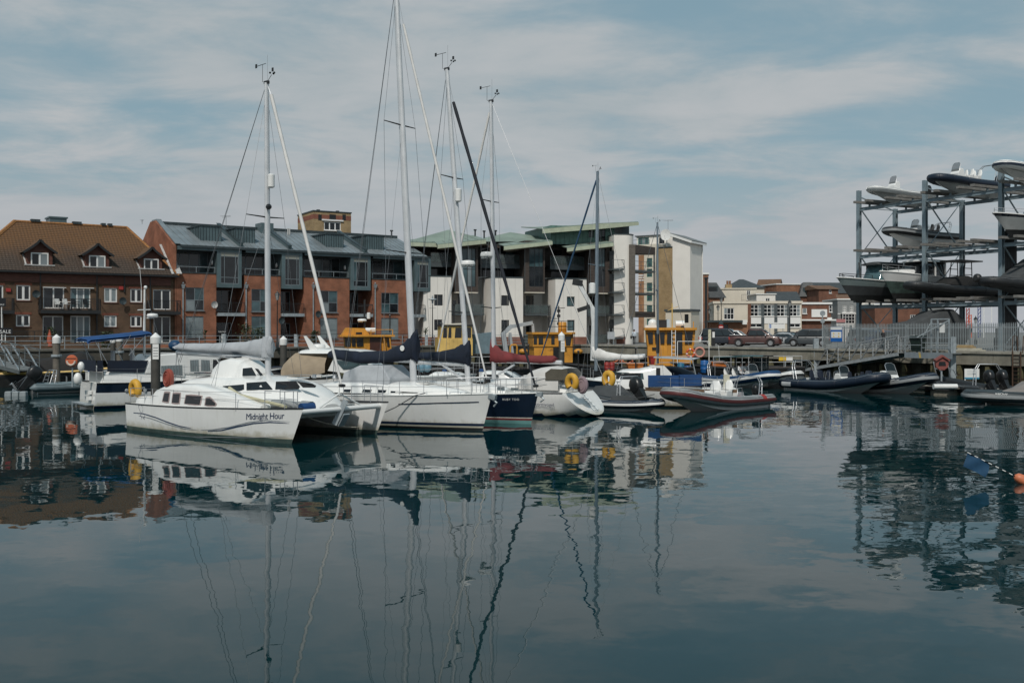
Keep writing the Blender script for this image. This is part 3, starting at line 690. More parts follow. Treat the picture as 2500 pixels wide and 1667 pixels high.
    # sloping copper roofs
    for k,(a,ya,b,yb_,back) in enumerate(((1000,592,1075,595,1.3),(1068,598,1186,586,1.5),(1230,602,1348,589,1.4),(1384,606,1497,593,1.4))):
        y0=-.6 if k else 2.5; p,q=fr.p3(a,ya,y0),fr.p3(b,yb_,y0); r,s=q+Vector((2.,11,back)),p+Vector((2.5,11,back))
        rf=M().plate([p,q,r,s],.1).build('roof_slope',GREENR,f)
        up=Vector((0,0,-.42)); M().plate([p+up,q+up,q,p],.12).build('fascia',GREENF,rf)
        M().plate([p+Vector((0,.1,-.4)),s+Vector((0,-6,-1.7)),r+Vector((0,-6,-1.7)),q+Vector((0,.1,-.4))],.05).build('soffit',mat('pale_soffit',(.30,.26,.20),.8),rf)
        n=int((q-p).length/.9)
        for i in range(1,n): u=p.lerp(q,i/n)+Vector((0,0,.12)); v=s.lerp(r,i/n)+Vector((0,0,.12)); M().bar(u,v,.04,.06).build('seam',GREENR,rf)
    # valley roofs behind: two low green pyramids
    for ax,ay,l,r_ in ((1095,561,1000,1210),(1246,567,1150,1400)):
        y=9.; A=fr.p3(ax,ay,y); L,Rr=fr.p3(l,590,y-4),fr.p3(r_,590,y-4); L2,R2=L+Vector((0,11,.3)),Rr+Vector((0,11,.3))
        M().poly([L,Rr,A]).poly([Rr,R2,A]).poly([L2,L,A]).poly([R2,L2,A]).build('valley_roof',GREENR,f)
    for px,py in ((1160,567),(1182,570),(1210,569),(1326,579),(956,569)):
        p=fr.p3(px,py,8.); M().tube([p+Vector((0,0,-1.1)),p+Vector((0,0,.2))],.1,6).tube([p+Vector((0,0,.2)),p+Vector((0,0,.35))],.2,6).build('roof_vent',BLKMET,f)
    # penthouse under a flying roof
    y=3.; x0,x1=X(1345,y),X(1500,y); z0,z1=Z(598,y,1420),Z(553,y,1420)
    o=[(X(1437,y),X(1450,y),Z(580,y,1440),Z(556,y,1440)),(X(1462,y),X(1478,y),Z(588,y,1470),Z(554,y,1470))]
    w=wall(f,x0,x1,z0,z1,y,o,GREENC,.12,name='penthouse_wall',back=12.)
    for q in o: window(w,*q,y+.05,2,1,DFRAME,GDARK,.07)
    for i in range(14): x=x0+(x1-x0)*i/14; M().box(x-.02,x+.02,y-.04,y-.002,z0,z1).build('seam',GREENC,w)
    p,q,q2=fr.p3(1324,560,y-1.5),fr.p3(1465,547,y-1.5),fr.p3(1558,543,y-1.)
    rf=M().plate([p,q,q+Vector((1,10,.5)),p+Vector((1,10,1.2))],.1).plate([q,q2,q2+Vector((1,9,.4)),q+Vector((1,10,.5))],.1).build('flying_roof',GREENR,w)
    d=Vector((0,0,-.62)); M().plate([p+d*.8,q+d,q,p],.15).plate([q+d,q2+d*.6,q2,q],.15).build('fascia',GREENF,w)
    M().box(X(1517,y+2),X(1536,y+2),y+2,y+6,Z(572,y+2,1527),Z(551,y+2,1527)).build('plant_room',ZDARK,w)
    # stair tower with curved white wall
    T=Fr(*fr_w(fr,X(1499),0.),2.5,8.); rows=[]
    zt_=T.hit(1525,573)[1]; tw=T.X(1554); n=14
    pts=[(0,3.2),(0,0)]+[(tw-1.6*(1-math.sin(t*math.pi/2/6)) if 0 else tw*.55+tw*.45*math.sin(t/8*math.pi/2),1.9*(1-math.cos(t/8*math.pi/2))) for t in range(9)]+[(tw,6.),(0,6.)]
    tz=T.hit(1520,590)[1]
    st=thing('stair_tower','',''); 
    for k in ('label','category'): del st[k]
    st.parent=f; st.matrix_parent_inverse=Matrix.Identity(4)
    ox,oy=X(1499),0.; da=T.a-fr.a
    st.location=(ox,oy,0); st.rotation_euler=(0,0,da)
    st=M()
    for (a_,b_) in ((0.,zt_),):
        ring=[(x,yv) for x,yv in pts]; st.hexa([(x,yv,-.3) for x,yv in ring],[(x,yv,b_) for x,yv in ring])
    bpy.data.objects.remove(bpy.data.objects['stair_tower'])
    so=st.build('stair_tower',RENDER,f,50,loc=(ox,oy,0),rz=da)
    cp=M().hexa([(x*1.02-.03,yv-.05,zt_) for x,yv in pts],[(x*1.02-.03,yv-.05,zt_+.12) for x,yv in pts]).build('tower_cap',ZDARK,so)
    M().box(.3,tw*.5,-.03,3,-.3,.9).build('brick_plinth',PLINTH,so)
    # recessed balconies left of the tower
    x0,x1=X(1488),X(1516)
    for k,py in enumerate((656,712,767,824)):
        z=Z(py,-.9,1502)
        M().box(x0,x1,-.9,1.,z-.16,z).build('balcony',FASC,f); railing(f,[(x0,-.86,z),(x1,-.86,z),(x1,-.02,z)],1.1,RAILG,1.4,(1.,.06),None,.05)
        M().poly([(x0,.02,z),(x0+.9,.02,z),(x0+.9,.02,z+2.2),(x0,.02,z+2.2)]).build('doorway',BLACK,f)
        M().lathe([(.1,0),(.16,-.02),(.16,-.06),(.1,-.08)],((x0+x1)/2+.55,-.02,z+1.75),10,0,'y').build('round_lamp',BLKMET,f)
    # timber fin and side balconies right of the tower
    x0=X(1538,-.6); x1=X(1551,-.6); z0,z1=Z(774,-.6,1545),Z(597,-.6,1545)
    M().box(x0,x1,-.6,2.,z0,z1).build('timber_fin',boards('silvered_timber',(.10,.085,.07),(.15,.13,.11),.1),f)
    x2=X(1597,1.5); M().hexa([(x1,-.6,z1-1.1),(x2,1.2,z1-1.),(x2,2,z1-1.),(x1,2,z1-1.1)],[(x1,-.6,z1),(x2,1.2,z1-.1),(x2,2,z1-.1),(x1,2,z1)]).build('timber_canopy',BROWNWOOD,f)
    M().hexa([(x1,-.3,z0),(x2,1.2,z0),(x2,2,z0),(x1,2,z0)],[(x1,-.3,z0+.7),(x2,1.2,z0+.7),(x2,2,z0+.7),(x1,2,z0+.7)]).build('timber_base',BROWNWOOD,f)
    M().bar((x2-.1,1.3,z0),(x2-.1,1.3,z1-1),.14).build('steel_post',RAILG,f)
    for py in (660,715,766):
        z=Z(py,0.,1572); M().hexa([(x1,-.3,z-.18),(x2,1.2,z-.18),(x2,4,z-.18),(x1,4,z-.18)],[(x1,-.3,z),(x2,1.2,z),(x2,4,z),(x1,4,z)]).build('balcony',FASC,f)
        railing(f,[(x1,-.25,z),(x2-.05,1.22,z)],1.1,RAILG,1.2,(1.,.5,.06),None,.05)
    return f
def fr_w(fr,x,y): return (fr.o[0]+x*fr.c-y*fr.s, fr.o[1]+x*fr.s+y*fr.c)
white_flats()
# ---------------- brick and white block beyond ----------------
TEALF=mat('teal_window_frame',(.05,.17,.14),.4,var=.1)
def white_tower():
    fr=Fr(*at(1685,810,140).xy,2.5,-32.); f=fthing('apartment_block','tall white rendered block with tan brick wall and teal windows','building',fr)
    Z=lambda px,py:fr.hit(px,py)[1]
    xl=fr.X(1642); zl,zc=Z(1641,573),Z(1685,590); yr=fr.hitx(1716,700,0.)[0]
    f_=M().hexa([(xl,0,-.3),(0,0,-.3),(0,yr,-.3),(xl,yr,-.3)],[(xl,0,zl),(0,0,zc),(0,yr,zc),(xl,yr,zl)]).build('rendered_tower',RENDER,f)
    M().plate([(xl-.3,-.35,zl+.1),(.35,-.35,zc+.02),(.35,yr+.5,zc+.02),(xl-.3,yr+.5,zl+.1)],.14).build('roof',mat('grey_roof_felt',(.16,.17,.17),.7,var=.1),f_)
    M().bar((xl-.3,-.38,zl),(.35,-.38,zc-.08),.08,.3).bar((.38,-.35,zc-.1),(.38,yr+.4,zc-.1),.08,.25).build('verge_board',UPVC,f_)
    M().tube([(.1,yr-.4,0),(.1,yr-.4,zc-.2)],.07,6).build('downpipe',UPVC,f_)
    # tan brick wall left of it
    xb=fr.X(1606); zb=Z(1625,605); w=M().box(xb,xl-.01,.02,8,-.3,zb).build('tan_brick_wall',TANB,f)
    M().box(xb-.1,xl-.02,-.06,8,zb+.003,zb+.15).build('coping',ZDARK,w)
    # white wing with teal windows and orange brick strip
    x0,x1=fr.X(1557),fr.X(1605); zt=Z(1580,596)
    ops=[rect(fr,(1577,a,1590,b)) for a,b in ((630,652),(656,676),(690,711),(714,735),(745,768),(778,800))]
    w=wall(f,x0,x1,-.3,zt,.3,ops,CREAM,.12,name='white_wing',back=8.)
    for o in ops: window(w,*o,.36,1,2,TEALF,[GTEAL],.1)
    ox0,ox1=fr.X(1557),fr.X(1570); M().box(ox0,ox1,.25,.297,-.3,zt-1.5).build('orange_brick_strip',brick('orange_brick',(.30,.15,.075),(.36,.19,.1),(.3,.22,.15)),w)
    for py in (672,678,684): z=Z(1563,py); M().box(ox0-.01,ox1+.01,.22,.247,z-.09,z+.09).build('white_course',UPVC,w)
    # roof storey
    x0,x1=fr.X(1554,3.),fr.X(1642,3.); z0,z1=fr.hit(1600,604,3.)[1],fr.hit(1600,576,3.)[1]
    ops=[rect(fr,(1558,580,1584,598),3.),rect(fr,(1609,580,1622,595),3.)]
    w=wall(f,x0,x1,z0-1,z1,3.,ops,RENDER,.1,name='roof_storey',back=9.)
    window(w,*ops[0],3.04,3,1,TEALF,[GTEAL,GBLIND],.1); window(w,*ops[1],3.04,1,1,DFRAME,GDARK,.08)
    M().box(x0-.2,x1,2.8,9,z1+.003,z1+.15).build('roof_edge',FASC,w)
    railing(w,[(x0,1.2,z0),(fr.X(1585,1.2),1.2,z0)],1.0,RAILG,1.5,(1.,.5))
    # low annexe in front
    x0,x1=fr.X(1625,-3.),fr.X(1687,-3.); z1=fr.hit(1655,760,-3.)[1]; o=rect(fr,(1671,767,1681,788),-3.)
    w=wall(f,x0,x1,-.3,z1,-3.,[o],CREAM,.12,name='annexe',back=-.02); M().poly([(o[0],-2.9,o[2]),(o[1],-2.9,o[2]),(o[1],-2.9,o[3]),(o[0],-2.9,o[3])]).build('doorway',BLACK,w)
    M().box(x0-.15,x1+.15,-3.15,0,z1+.003,z1+.28).build('annexe_roof',FASC,w)
    # roof gear: dish on mast
    p=fr.p3(1628,578,2.); M().tube([p+Vector((0,0,-2)),p],.06,6).build('mast',GALV,f); dish(f,fr,1628,574,UPVC,2.,.8)
white_tower()
# ---------------- old town behind the car park ----------------
SLATE=boards('blue_slate',(.035,.04,.043),(.055,.06,.062),.22,.6)
ORTILE=boards('brown_roof_tiles',(.11,.06,.035),(.15,.08,.045),.22,.85)
GREYP=mat('grey_painted_render',(.20,.21,.21),.7,var=.05)
BRNW=brick('dark_brown_brick',(.13,.058,.038),(.18,.08,.05),(.15,.11,.09))
MIDB=brick('weathered_orange_brick',(.22,.10,.06),(.28,.14,.085),(.22,.16,.12))
def block(name,label,px0,px1,ytop,D,ang,m,wins=(),depth=8.,roof=None,rm=None,cap=None,ybot=None,fm=UPVC,cat='building'):
    """background building: wins = px rects + (nx,nz,glass); roof: ('hip'|'gable'|'shed', ridge py)"""
    fr=Fr(*at(px0,810,D).xy,2.5,ang); f=fthing(name,label,cat,fr); x1=fr.X(px1); pc=(px0+px1)/2
    z1=fr.hit(pc,ytop)[1]; z0=-.3 if ybot is None else fr.hit(pc,ybot)[1]
    ops=[rect(fr,w) for w in wins]; wall(f,0,x1,z0,z1,0,ops,m,.14,back=depth)
    for w,o in zip(wins,ops): window(f,*o,.05,w[4],w[5],fm,w[6] if len(w)>6 else GDARK,.08,.07,sill=fm)
    if cap: M().box(-.15,x1+.15,-.15,depth,z1+.003,z1+cap).build('parapet',UPVC if m is not CREAM else CREAM,f)
    if roof:
        kind,py=roof[:2]; e=.3; zr=fr.hit(pc,py,depth/2)[1]; a,b,c,d=(-e,-e,z1),(x1+e,-e,z1),(x1+e,depth+e,z1),(-e,depth+e,z1)
        i=x1*.42 if kind=='hip' else 0; p,q=(i-e*(kind!='hip'),depth/2,zr),(x1-i+e*(kind!='hip'),depth/2,zr)
        if kind=='mansard':
            y1=1.1; zr=fr.hit(pc,py,y1)[1]
            M().hexa([a,b,c,d],[(.5,y1,zr),(x1-.9,y1,zr),(x1-.9,depth-1,zr),(.5,depth-1,zr)]).build('mansard_roof',rm,f)
        elif kind=='shed': M().poly([a,b,(x1+e,depth,zr),(-e,depth,zr)]).poly([b,c,(x1+e,depth,zr)]).poly([d,a,(-e,depth,zr)]).build('roof',rm,f)
        elif kind=='side':                     # ridge running away from the viewer: gable faces front
            zr=fr.hit(pc,py,0)[1]; M().poly([(0,0,z1),(x1,0,z1),(x1/2,0,zr)]).poly([(0,depth,z1),(x1/2,depth,zr),(x1,depth,z1)]).build('gable',m,f)
            M().plate([(-e,-e,z1-.2),(x1/2,-e,zr),(x1/2,depth,zr),(-e,depth,z1-.2)],.12).plate([(x1/2,-e,zr),(x1+e,-e,z1-.2),(x1+e,depth,z1-.2),(x1/2,depth,zr)],.12).build('roof',rm,f)
        else: M().poly([a,b,q,p]).poly([c,d,p,q]).poly([d,a,p]).poly([b,c,q]).build('roof',rm,f)
    return f,fr
block('striped_brick_building','brown brick corner with white stone bands beside the tall white block',1716,1729,670,158,-10,MIDB,(),6.,cap=.25)
f,fr=block('mansard_house','brick house with steep slate mansard behind the black lamp posts',1728,1768,727,166,8,MIDB,((1731,741,1738,757,1,2),(1747,741,1754,757,1,2),(1731,770,1738,788,1,2)),9.,('mansard',690),SLATE)
x,z=fr.hit(1738,712,.3); M().box(x-1.3,x+1.,.3,2,z-.9,z+.9).build('dormer',ZDARK,f); M().poly([(x-1,.28,z-.75),(x+.8,.28,z-.75),(x+.8,.28,z+.7),(x-1,.28,z+.7)]).build('dormer_window',GDARK,f)
f,fr=block('rendered_house','cream rendered upper building with flat roof and roof terrace door',1758,1845,706,172,-6,CREAM,((1823,709,1832,732,2,1),),10.,cap=.2)
railing(f,[(fr.X(1811,-2),-2,fr.hit(1811,735,-2)[1]),(fr.X(1848,-2),-2,fr.hit(1811,735,-2)[1])],1.1,RAILG,2.,(1.,.1),.25)
M().box(fr.X(1772,4),fr.X(1787,4),4,5.5,fr.hit(1780,706,4)[1],fr.hit(1780,694,4)[1]).build('chimney',TANB,f)
for px in (1776,1782): x,z=fr.hit(px,694,4.5); M().tube([(x,4.6,z),(x,4.6,z+.6)],.18,8).build('chimney_pot',MIDB,f)
block('slate_pyramid_house','house with dark slate pyramid roof behind the cream building',1795,1866,703,190,0,CREAM,(),14.,('hip',682),SLATE)
block('tiled_gable_house','house with mossy brown tiled roof beside the slate pyramid roof',1848,1898,706,196,-20,MIDB,(),10.,('gable',682),ORTILE)
f,fr=block('mansard_brick_house','orange brick party wall with green slate mansard and wide dormer',1955,1996,724,182,-12,BRNW,((1972,733,1987,742,2,1),),9.,('mansard',689),SLATE)
M().box(fr.X(1960,.2),fr.X(1986,.2),.2,2.5,fr.hit(1973,722,.2)[1],fr.hit(1973,702,.2)[1]).build('dormer',ZDARK,f); M().box(fr.X(1962,.1),fr.X(1984,.1),.12,.19,fr.hit(1973,720,.1)[1],fr.hit(1973,704,.1)[1]).build('dormer_window',GTEAL,f)
block('brick_warehouse','tall orange brick blank gable between slate roofs',1896,1957,695,188,10,MIDB,(),9.,cap=.2)
block('slate_roof_house','low house with slate roof and two white skylights',1884,1953,738,168,-6,CREAM,(),9.,('gable',712),SLATE)
block('white_box_house','small white flat roofed house above the club windows',1847,1893,719,164,0,RENDER,((1869,728,1880,737,2,1),),6.,cap=.15)
f,fr=block('harbour_club','white flat roofed club building with four wide window bays',1743,1957,741,148,-7,CREAM,((1767,752,1792,780,3,2,[GDARK,GDARK,GDARK,GCURT,GDARK,GDARK]),*[(a,744,b,772,3,3,[GDARK,GDARK,GBLIND]) for a,b in ((1832,1860),(1864,1892),(1896,1924),(1927,1954))],*[(a,790,b,799,2,1) for a,b in ((1832,1860),(1927,1954))]),10.,cap=.35)
x0,x1=fr.X(1827),fr.X(1957); z0,z1=fr.hit(1890,790)[1],fr.hit(1890,774)[1]
for a,b in ((1832,1860),(1864,1892),(1896,1924),(1927,1954)): M().box(fr.X(a),fr.X(b),-.06,-.004,z0,z1).build('white_panel',UPVC,f)
for px in (1829.5,1862,1894,1925.5): x=fr.X(px); M().box(x-.22,x+.22,-.1,-.01,-.3,fr.hit(px,742)[1]).build('brick_mullion',BRNW if px<1830 else FASC,f)
# low dark-roofed garage in front of the club
f,fr=block('brick_garage','low brick garage with wide dark flat roof behind the parked cars',1735,1826,787,140,-7,MIDB,((1765,792,1778,806,1,1,GDARK),),6.,fm=DFRAME)
M().box(-.5,fr.X(1812),-.8,6,fr.hit(1780,787)[1]+.01,fr.hit(1780,782)[1]).build('flat_roof',ZDARK,f); M().box(fr.X(1811),fr.X(1823),-.4,-.02,fr.hit(1817,792)[1],fr.hit(1817,781)[1]).build('air_conditioner',UPVC,f)
f,fr=block('brick_pub','brown brick flat roofed building with white fascia and large white sign',1957,2029,743,150,-4,BRNW,((1959,752,1970,766,1,1,GBLIND),(2024,745,2032,762,1,2)),9.,cap=.3)
s=M().box(fr.X(1981),fr.X(2019),-.12,-.01,fr.hit(2000,774)[1],fr.hit(2000,755)[1]).build('sign_board',UPVC,f)
z0=fr.hit(1990,783)[1]; M().box(-.1,fr.X(2042),-.5,.0,z0,z0+.22).build('canopy',UPVC,f)
M().box(fr.X(2019),fr.X(2030),-.35,-.02,fr.hit(2025,782)[1],fr.hit(2025,775)[1]).build('air_conditioner',UPVC,f)
block('brick_terrace','tall dark red brick terrace end with chimney above the pub',1999,2046,706,176,4,BRNW,((2024,708,2030,716,1,1),),9.,('gable',697),ORTILE)
block('chimney_house','old brick house with chimneys and grey roof between terrace and racking',1993,2075,716,196,6,MIDB,(),9.,('gable',690),SLATE)
f,fr=block('grey_house','grey painted house with white sash windows and canted bay',2045,2096,732,158,-3,GREYP,((2058,745,2066,762,2,3),(2075,745,2083,762,2,3)),9.,cap=.2)
x0,x1,z0,z1=rect(fr,(2057,766,2087,790),-.8); w=M().box(x0,x1,-.75,-.01,-.3,z0).box(x0-.1,x1+.1,-.85,-.01,z1,z1+.25).build('bay_window',UPVC,f)
window(w,x0,x1,z0+.003,z1-.003,-.8,4,3,UPVC,GDARK,.08,.05); M().box(0,x1+6,-.05,-.004,fr.hit(2070,765)[1]-.12,fr.hit(2070,765)[1]).build('string_course',UPVC,f)
M().poly([(-.2,-.2,fr.hit(2070,732)[1]+.3),(fr.X(2096),-.2,fr.hit(2070,732)[1]+.3),(fr.X(2085,4),4,fr.hit(2070,719,4)[1]),(fr.X(2040,4),4,fr.hit(2070,719,4)[1])]).build('roof',ORTILE,f)
block('white_house','white rendered house with tall dark windows behind the rack posts',2100,2136,735,160,0,RENDER,((2110,766,2127,785,2,2),(2112,742,2119,756,1,2)),9.,cap=.2)
f,fr=block('brick_warehouse','long red brick warehouse seen under the boat racking',2136,2262,745,150,0,BRNW,((2222,768,2254,780,6,1),),9.,cap=.2)
block('clad_warehouse','grey clad gable at the end of the red brick warehouse',2258,2306,748,148,0,GREYP,((2284,765,2290,771,1,1),),9.)
# ---------------- boat builders ----------------
ANTI=mat('green_antifouling',(.045,.075,.065),.8,var=.3,sc=3,streak=.3)
BLKAF=mat('black_antifouling',(.012,.014,.014),.7,var=.3,sc=3)
NAVY=mat('navy_gelcoat',(.006,.012,.026),.12,var=.1,coat=.5)
BOOTB=mat('navy_boot_stripe',(.01,.02,.045),.3,var=.1)
BOOTR=mat('red_boot_stripe',(.16,.03,.03),.4,var=.15)
AQUA=mat('aqua_boot_stripe',(.13,.29,.28),.4,var=.1)
DECK=mat('grey_white_deck',(.60,.60,.57),.6,var=.06,sc=3,bump=.002)
MASTM=mat('mast_aluminium',(.62,.63,.64),.35,.3,var=.06)
GREYHY=mat('grey_hypalon',(.24,.255,.26),.6,var=.08)
NAVYHY=mat('navy_hypalon',(.006,.014,.030),.5,var=.12)
BLUEHY=mat('blue_hypalon',(.008,.05,.14),.5,var=.1)
BLKHY=mat('black_hypalon',(.016,.018,.02),.55,var=.12)
HULLG=mat('grey_white_hull',(.46,.47,.46),.3,var=.06,streak=.2)
TINT=mat('tinted_screen',(.02,.03,.035),.05,0,var=.1,alpha=.6)
def lerp(a,b,t): return a+(b-a)*t
def hull(par,L,B,fs,fb,rake=.5,srake=0.,wt=.7,tm=.42,p=.8,fm=None,bands=(),mats=None,dmat=None,draft=.35,f0=.12,f1=.35,n=22,flip=False,y0=0.,name='hull',camber=.06,cam_in=0.,trm=None,lift=0.):
    """bands: ('z',height) or ('s',fraction of freeboard) from the water up; mats: one per strip starting below water"""
    fm=fm if fm is not None else (fs+fb)/2-.08
    sheer=lambda t: fs*(1-t)*(1-2*t)+4*fm*t*(1-t)+fb*t*(2*t-1)
    half=lambda t: B/2*((wt+(1-wt)*math.sin(math.pi/2*min(1,t/tm))) if t<tm else max(0,math.cos(math.pi/2*(t-tm)/(1-tm)))**p)
    lv=[('z',-draft),('z',-.02)]+list(bands)+([] if any(k[0]=='s' for k in bands) else [('s',.55),('s',.8)])+([('z',-draft*.93),('z',-draft*.8),('z',-draft*.6),('z',-draft*.35),('s',.2),('s',.3),('s',.42),('s',.62),('s',.7),('s',.87),('s',.94)] if lift else [])+[('s',1.)]
    lv2=[]; 
    for k in lv:
        if k[0]=='s' or True: lv2.append(k)
    H=lambda k,t: k[1] if k[0]=='z' else sheer(t)*k[1]
    lv2.sort(key=lambda k:H(k,.5))
    sg=-1 if flip else 1
    def pt(t,k,side):
        z=H(k,t); s=max(0,min(1.1,z/sheer(t))) ; fl=f0+f1*t*t
        y=half(t)*((1-fl)+fl*s**.7)
        if z<0: y*=1-.45*(-z/draft)
        if lift and t<.35:                     # counter: the bottom runs up towards the stern
            g=(1-t/.35)**1.6; zl=lerp(-draft,lift,g); z2=lerp(zl,sheer(t),(z+draft)/(sheer(t)+draft)); u=(z2-zl)/(sheer(t)-zl)
            y=lerp(y,half(t)*math.sqrt(max(0,1-(1-min(1,u))**2.2)),g*g*(3-2*g)); z=z2
        x=lerp(srake*(z/max(fs,.1)),L-rake*(1-z/fb),t)
        return ((L-x) if flip else x, (side*y)*sg+y0, z)
    ts=[1-(1-i/n)**1.35 for i in range(n+1)]
    m=M(); nm=len(mats); R_=len(lv2)-1
    for side in (1,-1):
        rows=[[pt(t,k,side) for t in ts] for k in lv2]
        if side==-1: rows=[r[::-1] for r in rows]
        zb=[-.02]+[k[1] for k in bands]
        m.grid(rows,(lambda i,j:min(nm-1,sum(1 for v in zb if (rows[i][j][2]+rows[i+1][j][2]+rows[i][j+1][2]+rows[i+1][j+1][2])/4>v))) if lift else (lambda i,j:min(i,nm-1)))
    tr=[pt(0,k,1) for k in lv2]+[pt(0,k,-1) for k in lv2[::-1]]
    m.poly(tr[::-1],nm if trm else nm-1)
    o=m.build(name,list(mats)+([trm] if trm else []),par,40)
    d=M(); rows=[]
    for t in ts:
        a,b=Vector(pt(t,('s',.985),1)),Vector(pt(t,('s',.985),-1)); c=(a+b)/2+Vector((0,0,camber*half(t)/(B/2)))
        rows.append([a,a.lerp(c,.6)+Vector((0,0,.01)),c,b.lerp(c,.6)+Vector((0,0,.01)),b])
    d.grid(rows if not flip else rows).build('deck',dmat or DECK,par,30)
    g=M(); e=[]
    for side in (1,-1): e.append([Vector(pt(t,('s',1.),side))+Vector((0,0,.012)) for t in ts])
    o.data['L']=L
    return o,e,(pt,sheer,half)
def gunwale(par,e,m,r=.025,name='toe_rail'):
    for q in e: M().tube(q,r,5).build(name,m,par,60)
def px_side(par,fr,poly,y,m,name='window',t=.02,mirror=None,frame=None):
    """flat pane on the near side of a boat, outline given in picture points on its own plane; mirror = plane offset of the far twin"""
    q=[fr.p3(a,b,y) for a,b in poly]
    o=M().plate(q,t).build(name,m,par); 
    if frame:
        c=sum(q,Vector())/len(q); g=[c+(p-c)*(1+.12/max(.15,(p-c).length)) for p in q]
        M().plate([v+Vector((0,.004,0)) for v in g],t*.5).build('window_frame',frame,o)
    if mirror is not None: M().plate([Vector((p.x,mirror,p.z)) for p in q],t).build(name,m,par)
    return o
def cabin(par,fr,prof,y,hw,yc=0.,m=WHITE,tum=.12,name='coachroof',z0=None,smooth=25,base=None):
    """superstructure: outline in picture points on the plane y (near side), closed down to base height; half-width hw narrowing upwards"""
    q=[fr.hit(a,b,y) for a,b in prof]
    if base is not None: q=q+[(q[-1][0],base),(q[0][0],base)]
    zs=[z for _,z in q]; zl=min(zs)
    b=M(); a=[(x,yc-(hw-tum*(z-zl)),z) for x,z in q]; c=[(x,yc+(hw-tum*(z-zl)),z) for x,z in q]
    ar=sum(q[i][0]*q[(i+1)%len(q)][1]-q[(i+1)%len(q)][0]*q[i][1] for i in range(len(q)))
    if ar>0: a.reverse(); c.reverse()
    b.hexa(a,c); o=b.build(name,m,par)
    bv=o.modifiers.new('soften','BEVEL'); bv.width=.05; bv.segments=2; bv.limit_method='ANGLE'; bv.angle_limit=R(25)
    return o
def wire(par,p,q,r=.008,m=WIRE,name='wire',sag=0.):
    p,q=Vector(p),Vector(q); n=6 if sag else 1
    return M().tube([p.lerp(q,i/n)-Vector((0,0,sag*4*(i/n)*(1-i/n))) for i in range(n+1)],r,4,cap=False).build(name,m,par)
def furled(par,p,q,r,m,name='furled_sail'):
    p,q=Vector(p),Vector(q); n=26; k=rnd.random()*6
    return M().tube([p.lerp(q,i/n) for i in range(n+1)],[r*(.35+.65*math.sin(math.pi*min(1,(1-i/n)*1.9+.12)/2)**.7 if i/n>.45 else 1)*(1+.1*math.sin(i*2.1+k)) for i in range(n+1)],8).build(name,m,par,60)
def cover(par,fr,secs,m,w=.2,y=0.,name='sail_cover'):
    """stowed sail under its cover: sections (px, py top, py bottom) on the centre plane"""
    rows=[]; n=14; r2=random.Random(int(secs[0][0])); S=[]
    for (a,b) in zip(secs,secs[1:]):
        for k in range(5): t=k/5; S.append(tuple(lerp(a[i],b[i],t) for i in range(3)))
    S.append(secs[-1])
    for i,(px,t,b) in enumerate(S):
        x,zt=fr.hit(px,t,y); zb=fr.hit(px,b,y)[1]; c=(zt+zb)/2; h=(zt-zb)/2; e=.25 if i in (0,len(S)-1) else 1
        rows.append([(x+.03*math.sin(j*1.3+i),y+w*e*math.sin(2*math.pi*j/n)*(1-.35*math.cos(2*math.pi*j/n))*(1+.13*math.sin(i*1.7+j*2.3)),c+h*math.cos(2*math.pi*j/n)*(1+.035*math.sin(i*2.9+j))) for j in range(n)])
    m_=M().grid(rows,0,True); m_.poly(rows[0][::-1]); m_.poly(rows[-1])
    return m_.build(name,m,par,60)
def masthead(par,t,s=1.):
    t=Vector(t); V=lambda x,z,y=0.:t+Vector((x*s,y*s,z*s))
    M().bar(V(-.12,.02),V(.12,.02),.1*s,.12*s).build('masthead_fitting',BLKMET,par)
    b=M(); b.tube([t,V(-.25,.08),V(-.25,.75)],.011*s,4); b.bar(V(-.6,.75),V(-.05,.78),.018*s); b.bar(V(-.64,.68),V(-.64,.84),.02*s,.1*s); b.build('wind_vane',BLKMET,par)
    b=M(); b.tube([t,V(.3,.28)],.013*s,4)
    for k in range(3): a=k*2.1; b.ball(V(.36+.1*math.cos(a),.34,.1*math.sin(a)),.045*s,6,4)
    b.bar(V(.36,.4),V(.36,.55),.02*s,.1*s); b.build('anemometer',BLKMET,par)
    M().tube([V(.05,0),V(.05,1.1)],.006,4).build('radio_aerial',WIRE,par)
